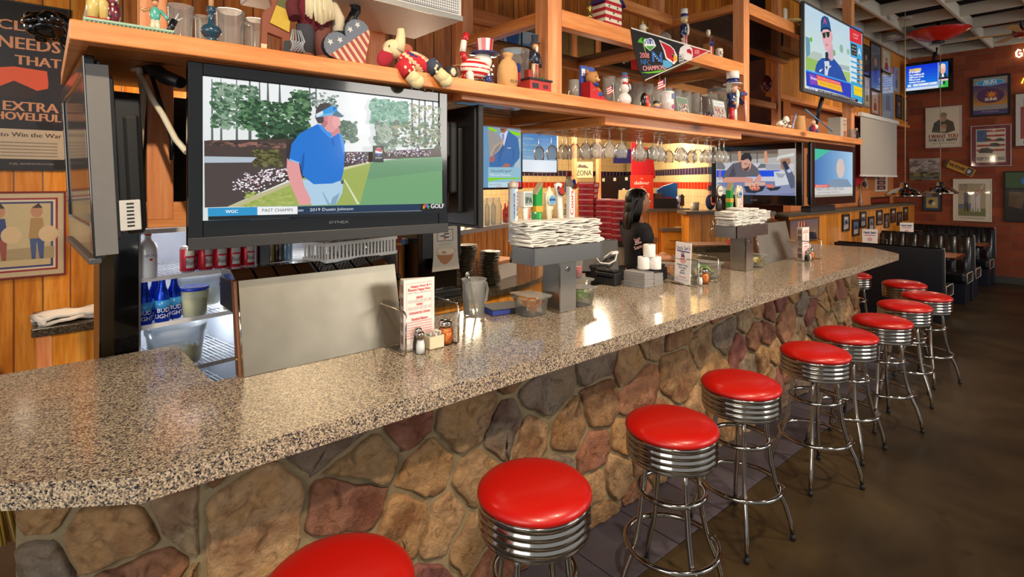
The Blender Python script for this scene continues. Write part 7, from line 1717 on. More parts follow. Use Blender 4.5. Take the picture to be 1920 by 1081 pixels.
jug(1330,2.15,18,178,'clear glass mug behind the bead wreath',True,None,CLEARW);jug(1347,2.2,20,168,'clear glass mug left of the bearded nutcracker',True,None,CLEARW)
# bearded nutcracker
def tophat(b,z,r_,h,br=1.6,c='f0ece8',bc=NAVY):
    b.lathe([(r_*br,z),(r_*br,z+.004),(r_,z+.006),(r_,z+h*.3)],20,c).lathe([(r_*1.01,z+h*.08),(r_*1.03,z+h*.45)],20,bc).lathe([(r_*1.0,z+h*.3),(r_*1.12,z+h),(0,z+h+.001)],20,c)
T=thing('bearded_nutcracker','white-bearded nutcracker in blue coat and tall white hat holding a flag pole','nutcracker',S(1374,1.995))
b=B();b.tube([(-.014,0,.0),(-.012,0,.07)],.013,10,'c83038').tube([(.016,0,.0),(.014,0,.07)],.013,10,'ece8e0').ell((0,0,.10),(.038,.026,.045),'20305c').ell((0,-.018,.10),(.014,.012,.04),'e4dcd0').ell((0,-.002,.158),(.027,.024,.028),'d8a888').ell((0,.006,.160),(.030,.024,.03),'d8d4cc');b.ell((0,-.024,.128),(.014,.008,.026),'ece8e0').ell((.004,-.027,.158),(.006,.008,.006),'c87858');b.build('body',M_paint,T)
for s in(-1,1):B().tube([(.034*s,0,.128),(.05*s,-.012,.10),(.048*s,-.03,.085)],[.012,.012,.009],8,'20305c').ell((.048*s,-.034,.082),(.008,.008,.008),'d8a078').build('arm',M_paint,T)
b=B();tophat(b,.178,.028,.062,1.6);b.build('tall_hat',M_paint,T);B().tube([(.045,-.035,.0),(.042,-.036,.15)],.003,6,'c82c34').tube([(.048,-.04,.0),(.05,-.036,.10)],.006,6,'e0c8c0').build('striped_pole',M_paint,T)
B().tube([(.05,-.01,.13),(.075,-.02,.145),(.092,-.02,.14)],.009,8,'3c6cb0').build('blue_banner',M_cloth,T)
T=thing('hatted_eagle_figurine','small white eagle head figurine with a striped hat above the nutcracker','figurine',S(1384,2.13));b=B();b.lathe([(.016,0),(.018,.16),(.022,.20),(0,.2)],12,'b0946c').ell((0,0,.222),(.026,.02,.022),'e8e0d0').ell((.022,-.006,.222),(.010,.008,.006),'e09048');b.build('body',M_paint,T);b=B();tophat(b,.24,.014,.03,1.6,'e8e0dc',RED);b.build('hat',M_paint,T)
# dalmatian, sack, odds and ends at right of the second post
T=thing('dalmatian_figurine','white and black spotted dog figurine lying on the shelf front','figurine',S(1468,1.97));b=B();b.ell((-.01,0,.022),(.048,.022,.020),'e8e0d0').ell((.03,-.003,.048),(.018,.016,.020),'ece4d4').ell((.045,-.006,.044),(.012,.010,.008),'ece4d4').ell((.02,.008,.050),(.006,.006,.014),'1c1814').tube([(-.02,-.02,.012),(-.045,-.028,.008)],.008,8,'e8e0d0').tube([(.02,-.018,.014),(.025,-.03,.006)],.008,8,'e8e0d0');r=random.Random(2)
for k in range(22):a=r.uniform(PI,2*PI);t=r.uniform(-.9,.9);b.ell((-.01+.044*t,.0225*math.sin(a)*math.sqrt(1-t*t),.022+.0205*math.cos(a)*.8*math.sqrt(1-t*t)+.003),(.004,.0025,.004),'1c1814',n=6,m=4)
b.build('dog',M_paint,T)
T=thing('paper_sack','crumpled tan paper sack figure right of the spotted dog','sack',S(1500,1.98));n=18;prof=[(.03,0),(.036,.01),(.034,.04),(.028,.07),(.030,.082),(.015,.086)];vs=[]
for r_,z_ in prof:
    for i in range(n):t=2*PI*i/n;q=r_*(1+.08*math.sin(t*4+z_*90));vs.append((q*math.cos(t),q*.8*math.sin(t),z_))
B().add(vs,[[j*n+i,j*n+(i+1)%n,(j+1)*n+(i+1)%n,(j+1)*n+i]for j in range(len(prof)-1)for i in range(n)]+[[(len(prof)-1)*n+i for i in range(n)]],'b88c5c',True).build('sack_body',M_cloth,T)
T=thing('striped_doll','small red, white and blue cloth doll beside the tan sack','doll',S(1524,1.99));B().ell((0,0,.025),(.028,.022,.026),'30488c').ell((.005,-.014,.04),(.02,.014,.016),'d8d0cc').ell((.0,0,.068),(.018,.016,.018),'d8a888').ell((-.02,-.014,.03),(.008,.010,.022),'b82c34').tube([(.02,-.01,.02),(.045,-.014,.006)],.008,8,'30488c').build('body',M_cloth,T)
tag(B().tube([aty(1510,205,1.96),aty(1560,246,1.95)],.006,8,'3c88b8').build('blue_rod',M_paint),'light blue rod slanting down to the shelf below the ball player television','rod')
T=thing('surf_board','small blue star-patterned board leaning at the second post','toy board',S(1484,1.985));b=B();b.M=Matrix.Rotation(R(32),4,'Y');b.ell((0,0,.085),(.019,.006,.085),'24408c',n=18,m=14);b.ell((0,-.0035,.085),(.005,.004,.075),'d8a83c',n=12,m=10);r=random.Random(5)
for k in range(10):b.ell((r.choice([-1,1])*.011,-.005,.03+k*.012),(.003,.002,.003),'e8e8ec',n=6,m=4)
b.build('board',M_paint,T)
T=thing('book_box','upright white boxed book at the far end of the shelf','book',S(1580,2.02));B().box((-.09,-.01,0),(.085,.11,.215),'b8b4ac').build('box_body',M_print,T);p=Pic((-.03,-.0104,0),(1,0,0),(0,0,1));p.rect(0,.002,.112,.213,'d8b8a0');p.rect(.02,.01,.09,.08,'a86850');p.text('Uncle',.055,.185,.024,'30384c',.08,0,.001);p.text('Sam',.055,.15,.024,'30384c',.06,0,.001);p.rect(.03,.09,.08,.14,'c0a088');p.build('box_print',M_print,T)
T=thing('glass_stein','clear handled stein with a red mark at the far shelf end','mug',S(1598,1.965));B().lathe([(.032,0),(.035,.01),(.034,.10),(.030,.10),(.029,.012),(0,.012)],18).build('mug_wall',CLEARW,T);B().tube([(.034,0,.085),(.058,0,.08),(.058,0,.035),(.033,0,.02)],.006,7,'e0e0e0').build('handle',WHITEP,T);B().ell((-.004,-.034,.05),(.016,.003,.012),'b02028').build('red_mark',M_paint,T)
item('dark_sweater_doll',B().ell((0,0,.06),(.05,.03,.07),'16181e').ell((.03,-.02,.015),(.035,.02,.014),'c8b090').ell((-.01,0,.14),(.02,.02,.022),'c8a888'),M_cloth,S(1606,1.97),0,'doll in a dark sweater at the extreme end of the shelf','doll')
item('red_tray',B().lathe([(.09,0),(.11,.01),(.115,.012),(.112,.016),(.08,.012),(0,.01)],28,'7c1418').box((-.02,-.09,.016),(.05,-.06,.04),'4c4438'),M_paint,S(1556,2.2),0,'dark red round tray lying behind the white boxed book','tray')
# ---- second level (upper rail)
UZ=2.667
T=thing('flag_birdhouse','large birdhouse with red and white striped walls and blue roof','birdhouse',S(1138,2.06,UZ));w_,d_,h_=.075,.05,.14
b=B()
for k in range(7):b.box((-w_+.0*k,-d_,k*h_/7),(w_,d_,(k+1)*h_/7),'b83038' if k%2==0 else 'ece0c8')
b.prism([(-w_,h_),(w_,h_),(0,h_+.08)],2*d_,'ece0c8',frame=((0,d_,0),(1,0,0),(0,0,1)))
for x,z in((-.035,.035),(.04,.035),(.0,.075),(-.04,.11),(.035,.11)):b.prism([(x+p[0],z+p[1])for p in star(.009,.004)],.001,'1c2448',frame=((0,-d_-.0002,0),(1,0,0),(0,0,1)))
b.build('house_body',M_paint,T);b=B();b.prism([(-w_-.02,h_-.016),(0,h_+.082),(0,h_+.092),(-w_-.02,h_-.006)],2*d_+.03,NAVY,frame=((0,d_+.015,0),(1,0,0),(0,0,1)));b.build('roof_panel',M_paint,T);b=B();b.prism([(w_+.02,h_-.016),(w_+.02,h_-.006),(0,h_+.092),(0,h_+.082)],2*d_+.03,NAVY,frame=((0,d_+.015,0),(1,0,0),(0,0,1)));b.build('roof_panel',M_paint,T)
item('gold_trophy',B().lathe([(.022,0),(.024,.02),(.016,.024),(.020,.06),(.022,.075),(.008,.08),(.012,.10),(0,.11)],18,'b08c48'),attr_mat('gold',.25,metal=.8),S(1104,2.02,UZ),0,'small gold trophy on the upper rail left of the striped birdhouse','trophy')
T=thing('eagle_head_figurine','white eagle head figurine with yellow beak on the upper shelf','figurine',S(1205,2.10,UZ));b=B();b.lathe([(.024,0),(.028,.02),(.022,.05),(.02,.06)],14,'e4dcc4').ell((.003,0,.075),(.024,.020,.022),'ece4cc').tube([(.018,-.004,.078),(.036,-.006,.078),(.043,-.006,.068)],[.010,.007,.002],8,'d8a830').ell((.012,-.018,.080),(.003,.002,.003),'1c1814',n=6,m=4).ell((.014,-.012,.02),(.012,.012,.014),'30345c').lathe([(.008,.096),(.01,.10),(.004,.11),(0,.116)],10,'c0a868');b.build('eagle',M_paint,T)
T=thing('snow_globe','clear glass globe on the upper shelf behind the pennant','globe',S(1246,2.10,UZ));B().ell((0,0,.055),(.045,.045,.045),n=22,m=14).build('glass_ball',CLEARW,T);B().lathe([(.03,0),(.032,.012),(.02,.016),(0,.016)],20,'5c4430').build('base',M_paint,T);B().ell((0,0,.04),(.014,.01,.02),'d8b8a0').ell((.01,0,.062),(.008,.006,.01),'c04040').build('tiny_figure',M_paint,T)
T=thing('soldier_nutcracker','tall nutcracker in blue coat, striped trousers and white hat','nutcracker',S(1283,2.03,UZ));b=B()
b.tube([(-.012,0,0),(-.012,0,.09)],.012,10,'ece4d8').tube([(.014,0,0),(.014,0,.09)],.012,10,'ece4d8')
for s in(-.02,-.012,-.004,.006,.014,.022):b.tube([(s,-.011,.0),(s,-.011,.09)],.0018,4,'c03040')
b.ell((0,0,.125),(.030,.022,.045),'1c2850').ell((.0,-.004,.19),(.022,.020,.024),'e0c08c').ell((0,.004,.195),(.025,.02,.026),'e4dcb8').ell((.022,-.01,.13),(.016,.014,.045),'ccc4a8')
for z in(.10,.12,.14):b.ell((0,-.022,z),(.003,.002,.003),'e0e0e8',n=6,m=4)
b.build('body',M_paint,T);b=B();tophat(b,.205,.022,.06,1.25);b.build('tall_hat',M_paint,T);B().tube([(-.028,0,.15),(-.036,0,.10),(-.035,-.004,.065)],[.011,.010,.008],8,'1c2850').ell((-.035,-.005,.055),(.009,.008,.010),'d8c088').build('arm',M_paint,T)
T=thing('small_flag_birdhouse','little brown-roofed birdhouse painted with stars and stripes','birdhouse',S(1328,2.03,UZ));b=B();b.box((-.024,-.02,0),(.024,.02,.075),'a87848')
for k in range(3):b.box((-.022+k*.016,-.0206,.002),(-.014+k*.016,-.02,.05),RED if k%2==0 else 'f0e8dc')
b.box((-.022,-.0207,.05),(.022,-.02,.073),NAVY);b.prism([(-.024,.075),(.024,.075),(0,.105)],.04,NAVY,frame=((0,.02,0),(1,0,0),(0,0,1)));b.build('house_body',M_paint,T);B().prism([(-.032,.068),(0,.106),(0,.112),(-.034,.072)],.05,'7c4c28',frame=((0,.025,0),(1,0,0),(0,0,1))).prism([(.032,.068),(.034,.072),(0,.112),(0,.106)],.05,'7c4c28',frame=((0,.025,0),(1,0,0),(0,0,1))).build('roof',M_paint,T);B().lathe([(.006,.11),(.014,.13),(.012,.15),(0,.155)],10,'d8c8b8').build('top_finial',M_paint,T)
item('white_bear_mug',B().lathe([(.02,0),(.022,.05),(.018,.055),(0,.05)],14,'e4dccc').ell((-.004,-.018,.03),(.012,.008,.014),'d8c8b0'),M_paint,S(1348,2.03,UZ),0,'small cream mug right of the little birdhouse','mug')
T=thing('cola_tray','dark red tray with white script standing on the upper shelf','tray',S(1371,2.30,UZ));B().box((-.055,0,0),(.055,.008,.11),'6c1418').build('tray_plate',M_paint,T,bev=.002);p=Pic((-.055,0,0),(1,0,0),(0,0,1));p.text('Coca-Cola',.055,.075,.022,'c88878',.095);p.disc(.06,.02,.018,.025,'8c5c44');p.build('tray_print',M_print,T)
item('maroon_ball',B().ell((0,0,.075),(.075,.05,.085),'5c1c24').ell((0,-.045,.07),(.03,.01,.02),'a08070'),M_paint,S(1437,2.45,2.667),0,'dark maroon football helmet shape behind the second post','ball')
T=thing('eagles_plate','grey winged lettering plate on the higher glass shelf','plate',S(1312,2.64,3.181));B().box((-.13,0,0),(.13,.006,.06),'38443c').build('plate',M_print,T);p=Pic((-.13,0,0),(1,0,0),(0,0,1));p.text('EAGLES',.13,.03,.03,'98a8a0',.2,0,.001);p.build('lettering',M_print,T)
item('gold_sign',B().lathe([(.0,0),(.10,0),(.10,.02),(0,.02)],24,'a88c50').box((-.15,-.02,0),(-.09,-.01,.10),'d8d0c0'),M_paint,S(1480,2.02,3.152),0,'gold arched plaque at the top right of the shelf frame','plaque')
# ---- pennant
T=thing('football_pennant','black felt football championship pennant pinned across the framework','pennant',aty(1184,50,1.975))
YP=1.978
p=Pic((0,YP,0),(1,0,0),(0,0,1));g=CR(1160,0,4.003)
bd=B();A_=[(92,205),(690,383),(195,607),(150,520),(110,340)]
pl_=[p.p(*g(*a))for a in A_];bd.prism(pl_,.003,'1c1c20',frame=((0,YP+.0033,0),(1,0,0),(0,0,1)));bw(bd,'felt',M_cloth,T)
Pp=lambda pts,c:p.P([g(*a)for a in pts],c)
Pp([(92,205),(690,383),(684,391),(96,216)],'e8e0d8');Pp([(690,383),(195,607),(200,597),(680,378)],'d8c8c4');Pp([(542,352),(672,382),(560,437),(548,400)],'b81c30');p.textP('SUPER',(*g(570,382),0),(*g(606,385),3.4),'f0d8d8');p.textP('BOWL',(*g(572,398),0),(*g(606,400),3.4),'f0d8d8')
# palm and shield
for a in range(9):
    t=PI*.1+a*PI*.8/8*1.0;Pp([(178,315),(178+34*math.cos(t)+4,318-44*math.sin(t)),(178+38*math.cos(t),330-44*math.sin(t)),(184,325)],'58b838')
Pp([(176,315),(186,315),(208,400),(200,402)],'6c9c34')
Pp([(190,295),(240,285),(262,300),(280,345),(235,384),(192,345)],'e4ecf4');Pp([(196,300),(238,292),(256,304),(268,330),(196,330)],'3858a8');p.textP('XLIII',(*g(196,320),0),(*g(268,330),10),'f4f8ff',.001);Pp([(200,345),(270,345),(236,380)],'50a83c')
p.textP('2008',(*g(158,415),0),(*g(228,420),10),'e08890',.001);p.textP('NFC',(*g(166,465),0),(*g(236,472),10),'3c6cb0',.001);p.textP('N',(*g(252,430),0),(*g(322,436),20),'3870c0',.004);p.textP('CHAMPIONS',(*g(180,515),0),(*g(356,506),9),'e8a0a8',.001)
for(x,y)in((262,410),(272,425),(285,440),(298,455),(308,420)):c_=p.p(*g(x,y));p.q([(c_[0]+a,c_[1]+b_)for a,b_ in star(.006,.0025)],'f0f4ff')
Pp([(165,545),(240,538),(360,520),(300,545),(220,551)],'68b830');Pp([(330,450),(380,455),(405,490),(370,512),(330,500)],'58a8d8')
# bird head
Pp([(300,298),(340,318),(385,340),(415,370),(438,420),(438,455),(412,485),(385,462),(352,440),(335,380)],'ece8e8');Pp([(310,312),(345,328),(388,350),(412,378),(426,425),(405,470),(392,452),(360,432),(345,378)],'c01c34');Pp([(412,405),(438,430),(436,455),(416,462),(408,440)],'e8a828');Pp([(392,398),(412,405),(408,440),(396,420)],'18141c');Pp([(396,405),(405,408),(400,414)],'f0ece8')
# helmet
Pp([(450,400),(460,360),(490,338),(525,338),(550,365),(556,420),(540,455),(500,450),(480,440)],'e4e0e0');Pp([(508,372),(530,366),(548,385),(544,412),(528,400),(512,395)],'b81c30')
for k in range(3):Pp([(448,412+k*20),(485,404+k*20),(490,412+k*20),(450,420+k*20)],'b8b8bc')
for k in range(3):Pp([(452+k*14,405),(457+k*14,404),(462+k*14,470),(456+k*14,474)],'b8b8bc')
bw(p,'pennant_print',M_cloth,T)
# ---- white unit hanging at top
T=thing('ceiling_speaker_cabinet','white perforated box hanging over the golf television','speaker',(aty(775,20,1.95).x,1.95,2.46))
xl,xr=aty(688,5,1.95).x,aty(866,20,1.95).x;zb=aty(862,39,1.95).z
bw(B().box((xl-.35,1.95,zb),(xr,2.35,zb+.42)),'cabinet',simple('grey_white_enamel','c8c8c6',.5),T,bev=.006)
gm=simple('perforated_grille','b4b6b8',.5);nt=gm.node_tree;b_=nt.nodes['Principled BSDF'];v=nd(nt,'ShaderNodeTexVoronoi',Scale=90.0,Randomness=0.0);nt.links.new(coords(nt),v.inputs['Vector']);nt.links.new(ramp(nt,v.outputs['Distance'],[(.28,'5c5e60'),(.36,'c4c6c8')]),b_.inputs['Base Color'])
bw(B().box((xl-.33,1.944,zb+.03),(xr-.02,1.949,zb+.40)),'grille',gm,T);bw(B().box((xl-.35,1.942,zb-.002),(xr,1.949,zb+.02)),'lower_lip',STEEL,T)
bw(B().box((xr-.14,2.05,zb+.42),(xr-.10,2.25,4.61)),'hanger',BLACKM,T)
# shiny black bag hanging by the poster
b=B();r=random.Random(6)
for k in range(16):b.ell((r.uniform(-.05,.05),r.uniform(-.03,.03),r.uniform(-.03,.03)),(r.uniform(.02,.05),r.uniform(.02,.04),r.uniform(.012,.03)),'0c0c10',rot=(r.uniform(0,3),r.uniform(0,3),0),n=9,m=6)
q=aty(92,50,2.45);item('black_plastic_bag',b,BLACKG,q,0,'crumpled glossy black bag hooked on the shelf end by the poster','bag')
tag(B().tube([q+Vector((0,0,.01)),(.06,2.46,2.22)],.004,6).build('bag_hook',BLACKM),'thin dark wire holding the black bag','wire')
# dark red-mottled metal piece under it
# brass hanging rod + pendants behind frame
for(px,py0,py1,Y)in((1190,-10,90,3.2),):
    pass

for nm,k in(('flag_cat_figurine',1.32),('burlap_sack_doll',1.5),('patriot_bank',1.4),('folk_santa_doll',1.15),('folk_deer',1.1),('wooden_heart',1.5),('teddy_in_box',1.15),('snowman_figurine',1.35),('white_tin',1.6),('photo_stand',1.5),('photo_stand.001',1.6),('penguin_toy',1.6),('dark_haired_bust',1.5),('bead_wreath',1.3),('bearded_nutcracker',1.55),('dalmatian_figurine',1.6),('paper_sack',1.6),('striped_doll',1.5),('surf_board',1.1),('eagle_head_figurine',1.15),('small_flag_birdhouse',1.2),('white_bear_mug',1.3),('tambourine',1.1),('dark_sweater_doll',.75)):
    bpy.data.objects[nm].scale=(k,)*3
for o in list(bpy.data.objects):
    if o.name.startswith('beer_mug')and not o.parent:o.scale=(1.0,1.0,1.3)
bpy.data.objects['small_flag.001'].location.z+=.05;bpy.data.objects['surf_board'].location.z+=.0
# ================================================================== DINING SIDE
def hb(x,ya,yb,lab,ztop=.98,front=True):
    """double booth bench: high channelled back along y, seat on the +x side and -x side"""
    T=thing('booth_bench',lab,'booth',(x,(ya+yb)/2,0));W=yb-ya
    bw(B().box((x-.05,ya,.001),(x+.05,yb,ztop-.03)),'back_core',NAVYV,T,bev=.01)
    b=B();n=int(round(W/.16))
    for k in range(n):
        y0_=ya+.02+k*(W-.04)/n;y1_=y0_+(W-.04)/n;yc=(y0_+y1_)/2;hw=(y1_-y0_)/2
        for sgn in((-1,1)if not front else(-1,1)):
            pr=[(yc-hw,0)]+[(yc-hw*math.cos(PI*i/8),.035*math.sin(PI*i/8))for i in range(1,8)]+[(yc+hw,0)]
            z0_,z1_=.45,ztop
            if sgn<0 and front=='flat':continue
            a=[Vector((x+sgn*(.05+p[1]),p[0],z0_))for p in pr];c_=[Vector((x+sgn*(.04+p[1]*.9),p[0],z1_-.02))for p in pr];d_=[Vector((x+sgn*.0,p[0],z1_+.01))for p in pr];m_=len(a)
            b.add(a+c_+d_,[[i,i+1,m_+i+1,m_+i]for i in range(m_-1)]+[[m_+i,m_+i+1,2*m_+i+1,2*m_+i]for i in range(m_-1)],None,True)
    bw(b,'channelled_back',BOOTHV,T)
    for sgn in((-1,1)if x<12 else(-1,)):
        if front=='flat' and sgn<0:
            bw(B().box((x-.075,ya-.01,.001),(x-.051,yb,ztop)),'flat_panel',NAVYV,T,bev=.004);continue
        xs0,xs1=sorted((x+sgn*.09,x+sgn*.52))
        bw(B().box((xs0,ya,.30),(xs1,yb,.46)),'seat',BOOTHV,T,bev=.045,seg=4);bw(B().box((xs0+.03,ya+.02,.001),(xs1-.05,yb,.30)),'seat_base',NAVYV,T)
        z0_,z1_=.31,.45;e=ya-.004;xx0,xx1=xs0+.03,xs1-.02
        bw(B().tube([(xx0,e,z0_),(xx1,e,z0_),(xx1+.01,e,z0_+.03),(xx1+.01,e,z1_-.03),(xx1-.02,e,z1_),(xx0,e,z1_)],.006,6,closed=True),'seat_piping',PIPING,T)
    bw(B().tube([(x+.06,ya-.004,.46),(x+.05,ya-.004,ztop-.04),(x+.02,ya-.004,ztop+.008),(x-.02,ya-.004,ztop+.008)],.007,6),'back_piping',PIPING,T)
    return T
hb(8.42,1.60,2.80,'dark navy booth back nearest the bar end, its flat panel facing the stools',.93,'flat')
hb(10.47,1.63,2.82,'black channelled double booth in the middle of the row',.955)
hb(12.45,1.66,2.84,'black channelled booth against the brick wall',.965)
def table(x,lab):
    T=thing('booth_table',lab,'table',(x,2.2,0));bw(B().box((x-.33,1.62,.72),(x+.33,2.80,.755)),'table_top',simple('copper_laminate'+str(x),'9c5a34',.25),T,bev=.004)
    bw(B().box((x-.338,1.612,.72),(x+.338,1.62,.755)).box((x-.338,1.62,.72),(x-.331,2.80,.755)),'metal_edge',CHROME,T)
    bw(B().lathe([(.03,.001),(.03,.719)],14,at=(x,2.45,0)),'pedestal',BLACKM,T);bw(B().box((x-.25,2.2,.001),(x+.25,2.7,.02)),'base',BLACKM,T)
table(9.46,'copper-topped booth table between the first two booths');table(11.46,'copper-topped booth table by the brick wall')
for x,px,lb in((9.5,1631,'nearer'),(11.5,1700,'farther')):
    q=atx(px,440,x-.15);T=thing('table_menu_card','white promotional card standing on the %s booth table'%lb,'card',(x-.15,min(q.y,2.75),.756),R(-60));B().box((-.10,-.003,0),(.10,.003,.30),'e8e2dc').build('card',M_print,T);p=Pic((-.10,-.004,0),(1,0,0),(0,0,1));p.text("Uncle Sam's",.10,.25,.035,'28285c',.16,0,.002);p.rect(.03,.205,.17,.215,'c03040');p.disc(.10,.15,.03,.03,'e0a0a0');p.text('Happy Hour',.10,.08,.02,'a04050',.12);p.build('card_print',M_print,T)
    T=thing('table_caddy','small wire condiment rack on the %s booth table'%lb,'caddy',(x+.02,min(q.y,2.6)-.12,.756));B().tube([(0,0,.004),(0,0,.15),(.02,.1,.16),(.04,.2,.15),(.04,.2,.004)],.004,6).build('wire_frame',CHROME,T);B().box((0,0,0),(.08,.2,.004)).build('base_plate',STEEL,T)
# pendants
for i,(x,y,z,lb)in enumerate(((9.46,2.24,1.57,'nearer'),(11.42,2.21,1.585,'farther'))):
    T=thing('pendant_lamp','%s chrome cone pendant lamp over the booth tables'%lb,'pendant lamp',(x,y,z));B().lathe([(.245,-.02),(.247,0),(.235,.01),(.16,.075),(.085,.105),(.065,.11),(.062,.115),(.055,.175),(.045,.18),(.015,.185),(0,.186)],32).build('shade',CHROME,T)
    B().lathe([(.225,0),(.15,.065),(.08,.095),(0,.098)],32).build('inner_reflector',WHITEP,T);B().tube([(0,0,.184),(0,0,4.618-z)],.006,6).build('cord',simple('cord%d'%i,'a89880',.6),T)
    B().lathe([(.07,4.11-z),(.09,4.12-z),(.09,4.14-z),(0,4.14-z)],20).build('canopy',simple('grey_canopy%d'%i,'8c857a',.5),T);B().ell((0,0,.02),(.035,.035,.05)).build('bulb',simple('bulb_glass%d'%i,'f0e8d0',.3),T)
# red saucer lamp
q=atd(1759,60,8.4);T=thing('saucer_light','big red glossy saucer-shaped ceiling light','ceiling light',(q.x,q.y,3.98));RG=simple('red_enamel','b01c14',.25,coat=.5)
B().lathe([(.40,.10),(.40,.09),(.28,.03),(.27,.018),(.18,-.005),(.17,-.018),(.09,-.03),(.08,-.045),(0,-.05)],40).build('dish',RG,T);B().lathe([(.06,-.08),(.08,-.075),(.08,-.046),(0,-.046)],20).build('hub',BLACKM,T);B().tube([(0,0,.0),(0,0,.30)],.02,8).build('stem',BLACKM,T);B().lathe([(.405,.098),(.407,.106),(.39,.112),(0,.12)],40).build('rim',RG,T)
# ceiling fan at the right edge
q=atd(1915,50,8.0);T=thing('ceiling_fan','ceiling fan with pale wooden blades at the right edge','ceiling fan',(q.x,q.y,3.95));B().lathe([(.0,-.06),(.08,-.05),(.11,0),(.10,.06),(.03,.08),(0,.08)],24,'7c2018').build('motor',M_paint,T);B().tube([(0,0,.07),(0,0,.5)],.015,8).build('rod',BLACKM,T)
for k in range(5):
    b=B();b.M=Matrix.Rotation(2*PI*k/5+.55,4,'Z');b.prism([(.12,-.03),(.60,-.07),(.62,0),(.60,.07),(.12,.03)],.008,'b89058');b.build('blade',M_matte,T)
# small white ceiling devices
q=atd(1676,62,8.9);item('ceiling_sensor',B().lathe([(0,0),(.10,.01),(.12,.05),(.0,.06)],24,'b8b4a8'),M_paint,(q.x,q.y,4.1),0,'flat white ceiling unit between the lattice beams','ceiling unit')
q=atd(1583,8,6.2);T=thing('track_spotlight','white cylindrical spotlight above the ball player television','spotlight',(q.x,q.y,q.z));B().lathe([(.075,-.02),(.08,0),(.08,.16),(.05,.18),(0,.18)],22).build('can',WHITEP,T);B().lathe([(0,-.012),(.07,-.012)],22).build('lit_lens',(lambda m:m)(attr_mat('lamp_lens',.3,emit=2.0)),T);B().tube([(0,0,.17),(0,0,4.6-q.z)],.012,6).build('stem',WHITEP,T)
# ---- brick wall pictures
XB=12.69
def brickpic(name,lab,x0p,y0p,x1p,y1p,fw,fc,fn,cat='picture',glossy=True):
    a=atx(x0p,y1p,XB);b_=atx(x1p,y0p,XB);W,H=a.y-b_.y,b_.z-a.z
    frame_pic(name,lab,(XB-.02,a.y,a.z),(0,-1,0),(0,0,1),W,H,fw,fc,fn,cat,glossy)
def N(p):x0,y0,x1,y1=p.box_;return(lambda a,b_:(x0+a*(x1-x0),y0+b_*(y1-y0))),x0,y0,x1-x0,y1-y0
def suns(p):
    g,x0,y0,W,H=N(p);p.rect(x0,y0,x0+W,y0+H,'9c9488');p.grad([g(0,.25),g(1,.25),g(1,.8),g(0,.8)],'c88830','4c3c78',8);p.disc(*g(.5,.86),.42*W,.09*H,'88c8e8',24);p.disc(*g(.5,.86),.38*W,.07*H,'3ca0d8',24);p.text('BUD',*g(.5,.89),.045,'e8f8ff',.34*W,0,.004);p.text('LIGHT',*g(.5,.835),.04,'e8f8ff',.4*W,0,.004)
    p.disc(*g(.5,.5),.4*W,.2*H,'50345c',24);p.q([g(.28,.36),g(.72,.36),g(.78,.62),g(.34,.62)],'6c2c50');p.disc(*g(.54,.53),.10*W,.07*H,'e08828',12)
    for k in range(8):a=PI*k/4;p.line(g(.54,.53),g(.54+.17*math.cos(a),.53+.1*math.sin(a)),.012,'e08828')
    p.text('SUNS',*g(.52,.40),.05,'f0d8b8',.34*W,0,.005);p.rect(x0,y0,x0+W,y0+.12*H,'44386c');p.text('PHOENIX',*g(.5,.07),.03,'b0a0b0',.5*W)
brickpic('sports_mirror','black framed mirror sign with blue oval and orange sun',1820.4,137,1895,220,.035,'14120f',suns,'framed sign')
def want(p):
    g,x0,y0,W,H=N(p);p.rect(x0,y0,x0+W,y0+H,'d8ccb0');p.q([g(.15,.38),g(.22,.62),g(.38,.70),g(.62,.70),g(.8,.62),g(.86,.40),g(.6,.34)],'38382c');p.disc(*g(.5,.74),.11*W,.10*H,'b08868');p.disc(*g(.5,.82),.12*W,.06*H,'847c6c');p.q([g(.42,.38),g(.58,.38),g(.60,.56),g(.44,.56)],'b0a090');p.disc(*g(.52,.52),.08*W,.06*H,'b08060')
    p.text('I WANT YOU',*g(.5,.26),.075,'8c2420',.86*W,.0,.004);p.text('FOR U.S. ARMY',*g(.5,.165),.05,'2c2c3c',.84*W,.0,.004);p.text('NEAREST RECRUITING STATION',*g(.5,.08),.022,'4c443c',.7*W)
brickpic('recruiting_poster','white framed army recruiting poster on the brick wall',1735.5,197,1803.5,278,.022,'c8b8b0',want,'poster')
def roll(p):
    g,x0,y0,W,H=N(p);p.rect(x0,y0,x0+W,y0+H,'6c1820');p.q([g(.12,.08),g(.88,.08),g(.88,.92),g(.12,.92)],'d0c4ac');p.q([g(.14,.60),g(.40,.60),g(.40,.9),g(.14,.9)],'3c5880')
    for k in range(5):p.q([g(.40 if k<3 else .14,.84-k*.12),g(.86,.84-k*.12),g(.86,.89-k*.12),g(.40 if k<3 else .14,.89-k*.12)],'a03028')
    for(a,b_,s)in((.38,.38,1.4),(.6,.52,1),(.74,.64,.8),(.42,.66,.7)):p.q([g(a-.14*s,b_-.04*s),g(a+.12*s,b_-.05*s),g(a+.14*s,b_+.01*s),g(a+.03*s,b_+.05*s),g(a-.10*s,b_+.04*s)],'3c3830')
    p.text("KEEP 'EM ROLLING!",*g(.5,.17),.06,'504c44',.7*W,0,.003)
brickpic('maroon_poster','maroon matted poster with red stripes and dark vehicles',1820.5,232,1896.5,312,.010,'c8b8b0',roll,'poster')
def be(p):
    g,x0,y0,W,H=N(p);p.rect(x0,y0,x0+W,y0+H,'c8c4bc');p.rect(x0+.06,y0+.12,x0+W-.05,y0+H*.75,'9c4038');p.rect(x0+.1,y0+H*.5,x0+.25,y0+H*.9,'5c6c80');p.text('BE',*g(.25,.06),.05,'302c28',None,0,.004)
